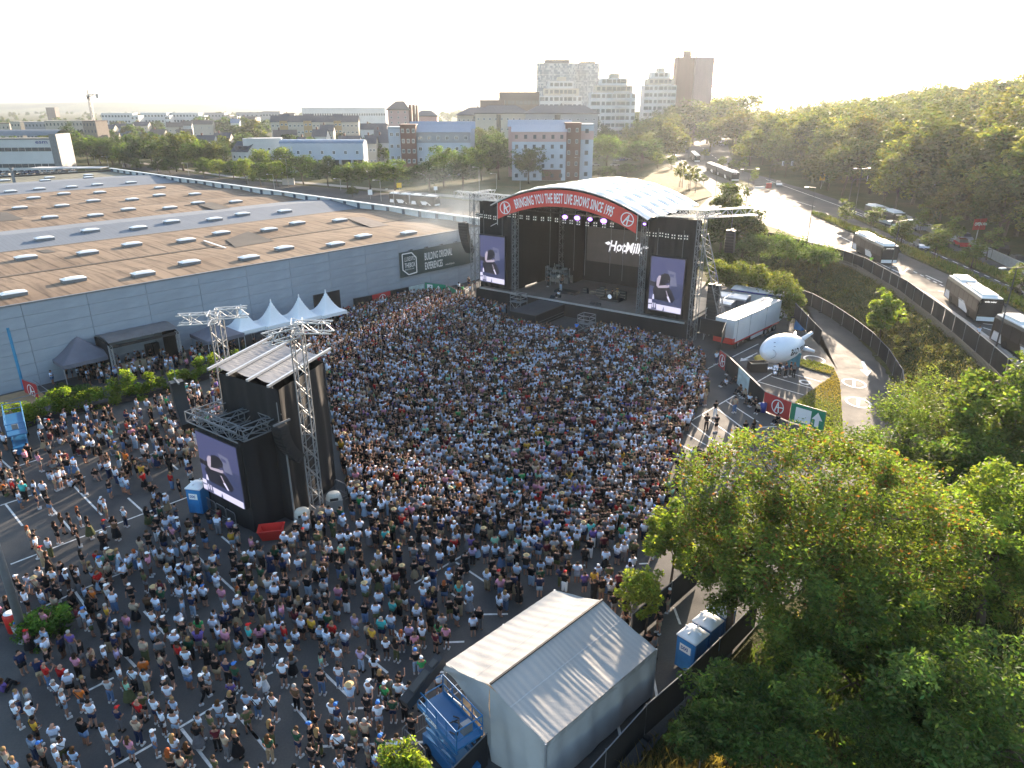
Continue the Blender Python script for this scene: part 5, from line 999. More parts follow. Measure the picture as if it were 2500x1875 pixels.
for k in range(5): m_ = MB(); m_.box(0.5 + k * 0.75, 1.1 + k * 0.75, 4.3, 4.36, 2.0, 2.9); m_.build('menu_board', M_GRILL, bs)
fr_ = [('drinks_fridge', x) for x in (5.0, 5.8)]
for nm, x in fr_: o = MB(); o.box(0, 0.7, 0, 0.6, 0, 1.9); o = o.build(nm, M_DARK, None, loc=V3(-43.6, 73.1) + HD * x + HN * 3.6, rz=HR); tag(o, 'dark drinks fridge at the right rear of the bar stage', 'fridge', 'fridges of the bar stage')
# blue post and portal at the far left
bp_ = thing('portal', 'blue steel portal post leaning at the hall corner on the left edge', 'portal', V3(-52.0, 70.2)); m_ = MB(); m_.box(-0.22, 0.22, -0.22, 0.22, 0, 6.8); m_.build('post', pm('sky_blue_steel', (0.05, 0.24, 0.42), 0.45), bp_); m_ = MB(); m_.beam((0, 0, 4.8), (-4.5, -3.6, 4.8), 0.4); m_.build('beam', pm('sky_blue_steel', (0.05, 0.24, 0.42)), bp_)
m_ = MB(); m_.prism([(0, 0.3), (-4.5, -3.2), (-6.5, -1.0), (-1.5, 3)], 5.0, 5.2); m_.build('canopy', M_DARK, bp_)
vert_banner('fence_banner', 'red banner with white ring logo beside the blue post', G(52, 925, 2), G(88, 938, 2), 2.0, M_RED, logo)
tb = thing('terrace', 'low wooden terrace with rail at the left edge', 'terrace', V3(-50.0, 62.5), HR); m_ = MB(); m_.box(-4, 5, 0, 4.5, 0, 0.5)
m_.build('deck', M_WOOD, tb); m_ = MB(); m_.path([(-4, 0, 1.4), (5, 0, 1.4), (5, 4.5, 1.4)], 0.04, 5); m_.build('rail', M_STEEL, tb)
# ---------------- trailer, blimp, crate and balloons
M_TRW = pm('trailer_white', (0.60, 0.60, 0.60), 0.35, var=0.06, scale=0.5); M_TRR = pm('trailer_red', (0.45, 0.03, 0.025), 0.4, var=0.08)
tA, tB, tC, tD = V3(25.11, 84.05), V3(26.67, 82.09), V3(35.57, 91.6), V3(33.57, 93.3); dl = (tC - tB).normalized(); rzt = math.atan2(dl.y, dl.x)
tr_ = thing('trailer', 'long white semi trailer with red front and lit white roof', 'trailer', (tA + tB) / 2 * 1.0, rzt)
m_ = MB(); m_.box(0.02, 13.2, -1.27, 1.27, 1.15, 4.0); m_.build('box_body', M_TRW, tr_)
m_ = MB(); m_.box(0, 13.25, -1.3, 1.3, 4.0, 4.06); m_.build('roof', pm('trailer_roof', (0.72, 0.72, 0.72), 0.22, 0.2, var=0.05, spec=0.7), tr_)
m_ = MB(); m_.box(-0.12, 0.5, -1.29, 1.29, 1.0, 1.7); m_.box(-0.15, 0.0, -0.2, 1.29, 1.7, 2.2); m_.build('red_bulkhead', M_TRR, tr_)
for x in (0.9, 1.8, 2.7): m_ = MB(); m_.box(x, x + 0.06, -1.29, -1.265, 1.3, 3.9); m_.build('side_rib', M_STEEL, tr_) if x < 1.0 else None
for x in (4.3, 8.9): m_ = MB(); m_.box(x, x + 0.05, -1.285, -1.268, 1.2, 3.95); m_.build('panel_joint', M_STEEL, tr_)
m_ = MB(); m_.box(0.2, 13.2, -1.29, -1.2, 0.95, 1.12); m_.build('red_sill', M_TRR, tr_)
m_ = MB(); m_.quad((-0.16, 0.9, 1.8), (-0.16, -0.05, 1.8), (-0.16, -0.05, 2.5), (-0.16, 0.9, 2.5)); m_.build('name_plate', M_WHITE, tr_)
m_ = MB(); put_text(m_, 'CTS', lambda x, y: (-0.17, 0.82 - x, 1.95 + y), 0.5, 0.9, 0.02); m_.build('lettering', M_TRR, tr_)
m_ = MB(); m_.box(5.2, 8.6, -1.22, -1.1, 0.45, 1.0); m_.build('side_locker', M_TRW, tr_)
m_ = MB(); m_.box(0.5, 13.0, -0.5, 0.5, 0.75, 1.12); m_.build('chassis', M_DARK, tr_)
for x in (9.4, 10.7, 12.0):
    for y in (-1.05, 1.05): m_ = MB(); m_.tube((x, y - 0.18, 0.52), (x, y + 0.18, 0.52), 0.52, n=18); m_.build('wheel', M_TYRE, tr_); m_ = MB(); yy = y + (0.2 if y > 0 else -0.2); m_.tube((x, yy, 0.52), (x, yy * 0.99, 0.52), 0.28, n=12); m_.build('wheel_hub', M_ALU, tr_)
m_ = MB(); m_.beam((1.6, -0.9, 0.05), (1.6, -0.9, 1.1), 0.12); m_.beam((1.6, 0.9, 0.05), (1.6, 0.9, 1.1), 0.12); m_.build('landing_leg', M_DARK, tr_)
nose, tail = V3(25.9, 69.5, 4.3), V3(31.4, 72.9, 4.7); dl = (tail - nose); Lb = dl.length
bl = thing('inflatable_blimp', 'white inflatable blimp with a painted shark face reading BAD YEAR', 'inflatable', nose, math.atan2(dl.y, dl.x))
m_ = MB(); n1 = 26; n2 = 24
def blm(u, v):
    r_ = 1.5 * (max(0, math.sin(math.pi * u ** 0.82)) ** 0.62); a = 2 * math.pi * v; return (u * Lb, r_ * math.cos(a), r_ * math.sin(a) + 0.06 * u)
m_.grid(n1, n2, blm); m_.build('hull', pm('blimp_white', (0.74, 0.75, 0.80), 0.28, var=0.03, spec=0.5), bl, smooth=True)
for a in (0.5, 2.1, 3.6, 5.2):
    m_ = MB(); c, s = math.cos(a), math.sin(a); m_.tube((Lb * 0.88, c * 0.7, s * 0.7), (Lb * 1.03, c * 1.5, s * 1.5), 0.24, 0.16, 10); m_.lathe([(0.16, 0), (0.0, 0.0)], 8, (0, 0, -50)) if False else None; m_.build('tail_fin', pm('blimp_white', (0.74, 0.75, 0.80)), bl, smooth=True)
def hull_pt(x, ang, off=0.02):   # on the camera side of the hull
    u = x / Lb; r_ = 1.5 * (max(0, math.sin(math.pi * u ** 0.82)) ** 0.62) + off; return (x, r_ * math.cos(ang), r_ * math.sin(ang) + 0.06 * u)
CA = math.radians(-70)      # towards the camera and down the flank
m_ = MB(); vs, fs = text_geo('BAD YEAR', 1.0, 0.72, 0.03, 1.05); wd = max(v[0] for v in vs); k_ = 3.2 / wd
m_.add([hull_pt(2.6 + x * k_, math.radians(196) - y * 0.66) for x, y in vs], fs); m_.build('lettering', pm('black_print', (0.01, 0.01, 0.015), 0.5), bl)
m_ = MB()
for i in range(10): a0_, a1_ = 2.6 + i * 0.12, 2.6 + (i + 1) * 0.12; x0_, x1_ = 0.55 + 0.25 * math.sin(i * 0.32), 0.55 + 0.25 * math.sin((i + 1) * 0.32); m_.beam(hull_pt(x0_, a0_), hull_pt(x1_, a1_), 0.06, 0.02)
for (x, a) in ((0.75, 2.35), (1.0, 2.0)): m_.beam(hull_pt(x, a - 0.05), hull_pt(x + 0.12, a + 0.05), 0.10, 0.03)
m_.build('painted_face', pm('grey_print', (0.12, 0.12, 0.2)), bl)
cr_ = thing('equipment_crate', 'open black equipment crate left of the silver balloons', 'crate', G(*z2(855, 920)), 0.1); m_ = MB()
for (x0_, x1_, y0_, y1_) in ((-1, 1, -0.5, -0.44), (-1, 1, 0.44, 0.5), (-1, -0.94, -0.44, 0.44), (0.94, 1, -0.44, 0.44)): m_.box(x0_, x1_, y0_, y1_, 0.05, 1.15)
m_.box(-0.94, 0.94, -0.44, 0.44, 0.06, 0.12); m_.build('crate_body', M_DARK, cr_); m_ = MB(); m_.box(-1.02, 1.02, -0.53, -0.5, 1.05, 1.17); m_.build('rim', M_STEEL, cr_)
o = MB(); o.lathe([(0.0, 0.5), (0.5, 0.42), (0.75, 0.1), (0.7, 0.0)], 14); o = o.build('yellow_cover', pm('yellow_fabric', (0.5, 0.36, 0.06), 0.7), None, True, G(*z2(880, 862)) + V3(0, 0, 0.6)); tag(o, 'domed yellow cover standing behind the black crate', 'cover')
o = MB(); rs = random.Random(9); M_FOIL = pm('silver_foil', (0.75, 0.75, 0.78), 0.18, 0.9, var=0.1)
for i in range(15):
    x, y = rs.uniform(930, 1080), rs.uniform(905, 965); o = MB(); r_ = rs.uniform(0.22, 0.36); o.lathe([(0.0, 0.0), (r_ * .7, r_ * .3), (r_, r_), (r_ * .75, r_ * 1.65), (0.0, r_ * 2)], 9); o = o.build('foil_balloon', M_FOIL, None, True, G(*z2(x, y))); tag(o, 'silver foil balloon lying in the heap under the blimp', 'balloon', 'silver foil balloons under the blimp')
t_ = thing('flight_case_stack', 'teal flight cases stacked behind the people under the blimp', 'case', G(*z2(1160, 880)), 0.5); 
for k in range(2): m_ = MB(); m_.box(-0.6, 0.6, -0.4, 0.4, k * 0.85, k * 0.85 + 0.82); m_.build('case', pm('teal_paint', (0.03, 0.18, 0.25), 0.5), t_)
o = MB(); o.lathe([(0.0, 0.02), (0.3, 0.02), (0.33, 0.95), (0.0, 0.98)], 12); o = o.build('barrel', pm('deep_blue_plastic', (0.03, 0.05, 0.25), 0.4), None, True, G(*z2(905, 1265))); tag(o, 'deep blue barrel at the corner of the big red banner', 'barrel')
# ------------------------------------------------------------------ people
def skin_mesh(name, V, Ed, Rd, sub, smooth=True):
    me = bpy.data.meshes.new(name); me.from_pydata(V, Ed, []); o = bpy.data.objects.new(name, me); COL.objects.link(o)
    o.modifiers.new('s', 'SKIN'); sk_ = me.skin_vertices[0].data
    for i, r_ in enumerate(Rd): sk_[i].radius = r_ if isinstance(r_, tuple) else (r_, r_); sk_[i].use_root = (i == 0)
    if sub: m_ = o.modifiers.new('u', 'SUBSURF'); m_.levels = sub; m_.render_levels = sub
    dg = bpy.context.evaluated_depsgraph_get(); dg.update(); r = bpy.data.meshes.new_from_object(o.evaluated_get(dg)); r.name = name
    bpy.data.objects.remove(o); bpy.data.meshes.remove(me)
    if smooth: r.polygons.foreach_set('use_smooth', [True] * len(r.polygons))
    return r
# each pose: joints right/left (elbow, wrist), knees, ankles; person faces +Y
def pose(p):
    J = dict(pel=(0, 0, .94), bel=(0, 0.01, 1.10), chest=(0, -.01, 1.27), nb=(0, -.01, 1.44), neck=(0, 0, 1.50), head=(0, .02, 1.60), top=(0, .01, 1.69))
    for s, n_ in ((-1, 'l'), (1, 'r')):
        J['sh' + n_] = (s * .18, -.01, 1.40); J['el' + n_] = (s * .26, -.03, 1.13); J['wr' + n_] = (s * .25, .06, .90); J['ha' + n_] = (s * .24, .09, .81)
        J['hi' + n_] = (s * .09, 0, .90); J['kn' + n_] = (s * .11, .02, .50); J['an' + n_] = (s * .12, -.02, .09); J['to' + n_] = (s * .13, .14, .04)
    J.update(p); return J
POSES = [
    {},                                                                                       # relaxed
    dict(ell=(-.25, .04, 1.14), wrl=(-.02, .22, 1.16), hal=(.08, .20, 1.17), elr=(.25, .04, 1.14), wrr=(.02, .24, 1.12), har=(-.08, .22, 1.11)),     # arms crossed
    dict(elr=(.26, .12, 1.16), wrr=(.20, .30, 1.30), har=(.18, .33, 1.38)),                   # drink in hand
    dict(elr=(.30, .12, 1.50), wrr=(.20, .26, 1.76), har=(.17, .28, 1.86)),                   # phone up
    dict(ell=(-.32, .06, 1.58), wrl=(-.26, .10, 1.86), hal=(-.22, .12, 1.96), elr=(.32, .06, 1.58), wrr=(.26, .10, 1.86), har=(.22, .12, 1.96)),     # both arms up
    dict(ell=(-.34, -.08, 1.16), wrl=(-.18, .05, 1.02), hal=(-.13, .06, .98), elr=(.34, -.08, 1.16), wrr=(.18, .05, 1.02), har=(.13, .06, .98)),     # hands on hips
    dict(knl=(-.10, .20, .53), anl=(-.11, .26, .10), tol=(-.11, .42, .06), knr=(.10, -.05, .50), anr=(.11, -.30, .14), tor=(.12, -.18, .04), wrl=(-.26, -.12, .92), hal=(-.26, -.16, .84), wrr=(.26, .20, .95), har=(.25, .26, .88)),   # walking
    dict(pel=(0, 0, .16), bel=(0, .0, .32), chest=(0, -.04, .50), nb=(0, -.02, .67), neck=(0, 0, .73), head=(0, .03, .83), top=(0, .03, .92), shl=(-.18, -.02, .63), shr=(.18, -.02, .63), ell=(-.25, .08, .42), wrl=(-.12, .30, .42), hal=(-.06, .36, .44),
         elr=(.25, .08, .42), wrr=(.12, .30, .42), har=(.06, .36, .44), hil=(-.10, .05, .14), hir=(.10, .05, .14), knl=(-.16, .42, .48), knr=(.16, .42, .48), anl=(-.12, .62, .08), anr=(.12, .62, .08), tol=(-.12, .78, .05), tor=(.12, .78, .05)),   # sitting
    dict(elr=(.27, .0, 1.14), wrr=(.14, .22, 1.05), har=(.08, .27, 1.04), ell=(-.27, .0, 1.14), wrl=(-.14, .22, 1.05), hal=(-.08, .27, 1.04), head=(0, .06, 1.59), top=(0, .07, 1.68)),  # looking at phone
]
PNAMES = ['', 'arms crossed', 'holding a drink', 'one arm raised', 'both arms up', 'hands on hips', 'walking', 'sitting', 'looking down']
BONES = [('pel', 'bel'), ('bel', 'chest'), ('chest', 'nb'), ('nb', 'neck'), ('neck', 'head'), ('head', 'top'), ('nb', 'shl'), ('shl', 'ell'), ('ell', 'wrl'), ('wrl', 'hal'), ('nb', 'shr'), ('shr', 'elr'), ('elr', 'wrr'), ('wrr', 'har'),
         ('pel', 'hil'), ('hil', 'knl'), ('knl', 'anl'), ('anl', 'tol'), ('pel', 'hir'), ('hir', 'knr'), ('knr', 'anr'), ('anr', 'tor')]
RAD = dict(pel=(.14, .10), bel=(.13, .095), chest=(.15, .105), nb=(.085, .075), neck=(.055, .055), head=(.085, .10), top=(.06, .075), sh=.062, el=.042, wr=.030, ha=.040, hi=.092, kn=.058, an=.040, to=.038)
def sub_skin(nm, J, keys, bones, rad, sub):
    ks = [k for k in keys]; ix = {k: i for i, k in enumerate(ks)}
    return skin_mesh(nm, [J[k] for k in ks], [(ix[a], ix[b_]) for a, b_ in bones if a in ix and b_ in ix], [rad[k] if k in rad else rad[k[:2]] for k in ks], sub)
def cap_mesh(J, kind, lod):
    hx, hy, hz = J['head']; tx, ty, tz = J['top']; n_ = 8 if lod else 12; m_ = MB(); c = ((hx + tx) / 2, (hy + ty) / 2 - 0.01, (hz + tz) / 2)
    if kind == 'short': m_.lathe([(.088, -.05), (.108, 0.0), (.10, .06), (.06, .10), (0.0, .115)], n_, (c[0], c[1] - .02, c[2]))
    if kind == 'long':
        m_.lathe([(.088, -.04), (.112, 0.0), (.104, .06), (.06, .105), (0.0, .118)], n_, (c[0], c[1] - .02, c[2])); m_.grid(4, 3, lambda u, v: (c[0] + (u - .5) * .22, c[1] - .10 - .03 * math.sin(math.pi * u) - .02 * v, c[2] + .03 - .38 * v))
        m_.grid(4, 3, lambda u, v: (c[0] + (.5 - u) * .24, c[1] - .07 + .0 * v, c[2] + .03 - .36 * v))
    if kind == 'cap': m_.lathe([(.105, 0.02), (.108, .05), (.09, .095), (.0, .125)], n_, (c[0], c[1] - .01, c[2])); m_.box(c[0] - .07, c[0] + .07, c[1] + .08, c[1] + .19, c[2] + .02, c[2] + .035)
    if kind == 'hat': m_.lathe([(.23, .02), (.11, .045), (.10, .12), (.0, .14)], n_ + 4, (c[0], c[1], c[2]))
    if kind == 'bald': return None
    return m_.mesh(kind, [], True)
def shorts_keys(): return ['pel', 'hil', 'khl', 'hir', 'khr']
T = []     # templates
for i, p in enumerate(POSES):
    J = pose(p)
    for s in 'lr':
        J['mid' + s] = tuple(np.array(J['hi' + s]) * .25 + np.array(J['kn' + s]) * .75); J['ns' + s] = tuple(np.array(J['sh' + s]) * .35 + np.array(J['el' + s]) * .65); J['lowl' if s == 'l' else 'lowr'] = tuple(np.array(J['kn' + s]) * .12 + np.array(J['an' + s]) * .88)
    J['waist'] = tuple(np.array(J['pel']) * .5 + np.array(J['bel']) * .5); J['belt'] = tuple(np.array(J['pel']) * .72 + np.array(J['bel']) * .28); J['hem'] = tuple(np.array(J['pel']) * 1.0)
    d = {}
    for lod in (0, 1):
        sb = 1 if lod == 0 else 0
        keys = ['pel', 'bel', 'chest', 'nb', 'neck', 'head', 'top'] + [a + s for s in 'lr' for a in ('sh', 'el', 'wr', 'ha', 'hi', 'kn', 'an', 'to')]
        if lod: keys = [k for k in keys if k[:2] not in ('ha',)]
        d['body%d' % lod] = sub_skin('person_body', J, keys, BONES, RAD, sb)
        rs_ = dict(chest=(.185, .135), hem=(.175, .130), bel=(.172, .125), nb=(.125, .098), sh=.088, ns=.070)
        d['shirt%d' % lod] = sub_skin('shirt', J, ['chest', 'bel', 'hem', 'nb', 'shl', 'nsl', 'shr', 'nsr'], [('hem', 'bel'), ('bel', 'chest'), ('chest', 'nb'), ('nb', 'shl'), ('shl', 'nsl'), ('nb', 'shr'), ('shr', 'nsr')], rs_, sb)
        rs_ = dict(belt=(.160, .118), pel=(.168, .125), hi=.120, mid=.098)
        J2 = dict(J); d['shorts%d' % lod] = sub_skin('shorts', J2, ['pel', 'belt', 'hil', 'midl', 'hir', 'midr'], [('pel', 'belt'), ('pel', 'hil'), ('hil', 'midl'), ('pel', 'hir'), ('hir', 'midr')], dict(rs_, mi=.098), sb)
        d['trousers%d' % lod] = sub_skin('trousers', J2, ['pel', 'belt', 'hil', 'knl', 'lowl', 'hir', 'knr', 'lowr'], [('pel', 'belt'), ('pel', 'hil'), ('hil', 'knl'), ('knl', 'lowl'), ('pel', 'hir'), ('hir', 'knr'), ('knr', 'lowr')], dict(belt=(.160, .118), pel=(.168, .125), hi=.115, kn=.082, lo=.068), sb)
        m_ = MB()
        if i == 7: m_.lathe([(.17, .28), (.24, .10), (.28, .02)], 10, (0, .12, 0))
        else: m_.lathe([(.155, 1.05), (.19, .85), (.27, .55), (.31, .34)], 8 if lod else 12)
        d['skirt%d' % lod] = m_.mesh('skirt', [], True)
        for k in ('short', 'long', 'cap', 'hat'): d['%s%d' % (k, lod)] = cap_mesh(J, k, lod)
    m_ = MB()
    for s in 'lr': m_.beam(Vector(J['an' + s]) - Vector((0, .06, .03)), Vector(J['to' + s]) + Vector((0, .03, 0)), .095, .10)
    d['shoes0'] = m_.mesh('shoes', [])
    T.append(d)

SHIRTS = [('black', (.012, .012, .014), 42), ('white', (.66, .74, .90), 31), ('pale blue', (.38, .50, .68), 5), ('grey', (.16, .17, .18), 9), ('navy', (.02, .03, .08), 6), ('dark green', (.02, .07, .04), 3), ('red', (.45, .02, .02), 2.2), ('pink', (.60, .26, .36), 2), ('orange', (.60, .16, .03), .8),  # white is tinted blue: sky fill put into the cloth colour
          ('mustard', (.55, .32, .04), .6), ('turquoise', (.06, .42, .42), .9), ('beige', (.42, .34, .25), 3), ('olive', (.10, .11, .05), 4), ('burgundy', (.12, .02, .03), 3), ('purple', (.14, .09, .30), 1.2), ('mint', (.25, .50, .36), 1), ('brown', (.12, .07, .04), 3), ('lilac', (.42, .34, .52), 1.4), ('green', (.04, .30, .10), 1), ('light grey', (.42, .43, .45), 5)]
BOTTOMS = [('black', (.012, .012, .014), 40), ('navy', (.02, .03, .07), 12), ('blue denim', (.10, .17, .30), 14), ('light denim', (.30, .40, .52), 7), ('khaki', (.34, .26, .16), 9), ('grey', (.16, .16, .17), 9), ('white', (.65, .66, .68), 5), ('olive', (.08, .09, .04), 4)]
HAIRS = [('dark hair', 'short', (.012, .009, .007), 30), ('brown hair', 'short', (.05, .028, .014), 20), ('long dark hair', 'long', (.015, .010, .008), 12), ('long brown hair', 'long', (.07, .035, .015), 9), ('long blond hair', 'long', (.26, .16, .07), 6), ('blond hair', 'short', (.20, .13, .06), 5), ('grey hair', 'short', (.30, .29, .28), 3),
         ('a white cap', 'cap', (.70, .72, .76), 6), ('a black cap', 'cap', (.012, .012, .012), 5), ('a straw hat', 'hat', (.45, .34, .18), 1.2), ('a blue cap', 'cap', (.04, .15, .45), 1.4), ('a red cap', 'cap', (.45, .02, .02), 1), ('long red hair', 'long', (.28, .07, .02), 1.5), ('a bald head', 'bald', (.5, .3, .2), 3)]
SKINS = [(.33, .18, .125), (.27, .145, .10), (.36, .21, .155), (.12, .06, .04)]
def wpick(rs_, L_, wi): return rs_.choices(range(len(L_)), [x[wi] for x in L_])[0]
PR = random.Random(21)
CLM = {}
def cloth_mat(kind, name, col):
    k = (kind, name)
    if k not in CLM: CLM[k] = pm('%s_%s' % (name.replace(' ', '_'), kind), col, 0.8, var=0.22, scale=5, spec=0.15)
    return CLM[k]
for d in T:
    for k, m_ in d.items():
        if m_ is not None and k.endswith('0'): m_.materials.append(M_WHITE)
PGROUP = 'people standing on the lot'
USEDL = set(); NIND = [0]
def person(x, y, rz, pi, sh, bo, btype, hr, place, skin=0, label=None, group=PGROUP, scale=1.0, z=0.0, bag=False, dressed=None):
    d = T[pi]; sN, sC, _ = SHIRTS[sh] if not isinstance(sh, tuple) else sh
    def mk(nm, me, mat, par=None):
        o = bpy.data.objects.new(nm, me); COL.objects.link(o); o.material_slots[0].link = 'OBJECT'; o.material_slots[0].material = mat
        if par: o.parent = par
        return o
    body = mk('person', d['body0'], cloth_mat('skin', 'tone%d' % skin, SKINS[skin])); body.location = (x, y, z); body.rotation_euler = (0, 0, rz); body.scale = (scale * 1.0, scale * 1.0, scale)
    mk('shirt', d['shirt0'], cloth_mat('shirt', sN, sC), body); mk(btype, d[btype + '0'], cloth_mat('trousers', BOTTOMS[bo][0], BOTTOMS[bo][1]), body)
    tag(mk('shoes', d['shoes0'], cloth_mat('shoes', *(('pale', (.55, .55, .56)) if PR.random() < .6 else ('dark', (.02, .02, .02)))), body), kind=None)
    hN, hk, hc, _ = HAIRS[hr]
    if hk != 'bald': mk('hair' if hk in ('short', 'long') else 'cap', d[hk + '0'], cloth_mat('hair', hN.replace('a ', ''), hc), body)
    if bag:
        m_ = bpy.data.meshes.get('shoulder_bag_mesh')
        if not m_: b_ = MB(); b_.beam((-.16, -.12, 1.42), (.20, -.14, .98), .035, .02); b_.box(.10, .30, -.20, -.10, .86, 1.02); m_ = b_.mesh('shoulder_bag_mesh', M_DARK)
        inst('shoulder_bag', m_, body)
    if not label:
        tries = 0
        while True:
            gw = {'shorts': 'shorts', 'trousers': 'trousers', 'skirt': 'skirt'}[btype]
            a = 'person in %s shirt and %s %s, %s' % (sN, BOTTOMS[bo][0], gw, hN.replace('a ', ''))
            if PNAMES[pi] and tries < 1: a += ', ' + PNAMES[pi]
            if bag: a += ', bag'
            label = a + ', ' + place
            if len(label.split()) > 16: label = 'person in %s shirt, %s %s, %s, %s' % (sN, BOTTOMS[bo][0], gw, hN.replace('a ', ''), place)
            if len(label.split()) > 16: label = 'person in %s shirt, %s %s, %s' % (sN, BOTTOMS[bo][0], gw, place)
            if label not in USEDL or tries > 6: break
            tries += 1; label = None; bo = (bo + 1) % len(BOTTOMS)
            for c in body.children:
                if c.name.split('.')[0] == btype: c.material_slots[0].material = cloth_mat('trousers', BOTTOMS[bo][0], BOTTOMS[bo][1])
    USEDL.add(label); tag(body, label, 'person', group); NIND[0] += 1
    return body
SI = {n_[0]: i for i, n_ in enumerate(SHIRTS)}; BI = {n_[0]: i for i, n_ in enumerate(BOTTOMS)}; HI_ = {n_[0]: i for i, n_ in enumerate(HAIRS)}
LANDM = [((-2, 27), 'near the silver tent'), ((-6.5, 24.5), 'left of the near blue lift'), ((-18, 40), 'by the red skip'), ((-24, 44), 'in front of the rear screen'), ((-26.5, 33), 'near the lamp pole'), ((-13, 40), 'below the truss mast'), ((-5, 36), 'in the crowd above the tent'), ((4, 36), 'behind the silver tent'),
         ((-20, 24), 'in the bottom left corner'), ((-12, 24), 'at the bottom edge of the lot'), ((-34, 48), 'among the sunlit bays'), ((-38, 44), 'at the left edge, in sunlight'), ((-28, 38), 'on the sunlit bays beside the pole'), ((-16, 31), 'in the loose lower crowd'), ((-9, 31), 'in the lower middle crowd'), ((9, 41), 'at the crowd edge by the big tree'), ((19, 61), 'on the sunlit right lot'), ((-30, 52), 'below the bamboo hedge'), ((-22, 33), 'between lamp pole and red skip')]
def place_of(x, y): return min(LANDM, key=lambda q: (q[0][0] - x) ** 2 + (q[0][1] - y) ** 2)[1]
TAKEN = []
def manual(head, sh, bo, bt='shorts', hr=None, pi=None, face=None, skin=None, z=1.62, bag=False, **kw):
    p = G(*head, z); TAKEN.append((p.x, p.y))
    st_ = SG(16, 3); f = math.atan2(-(st_.x - p.x), st_.y - p.y) if face is None else face
    person(p.x, p.y, f + PR.uniform(-.4, .4), pi if pi is not None else PR.choices(range(9), [5, 2, 3, .3, .1, 1, .6, 0, 2])[0], SI[sh], BI[bo], bt, HI_[hr] if hr else wpick(PR, HAIRS, 3), place_of(p.x, p.y), skin if skin is not None else PR.choices(range(4), [5, 4, 4, 1])[0], scale=PR.uniform(.95, 1.06), bag=bag, **kw)
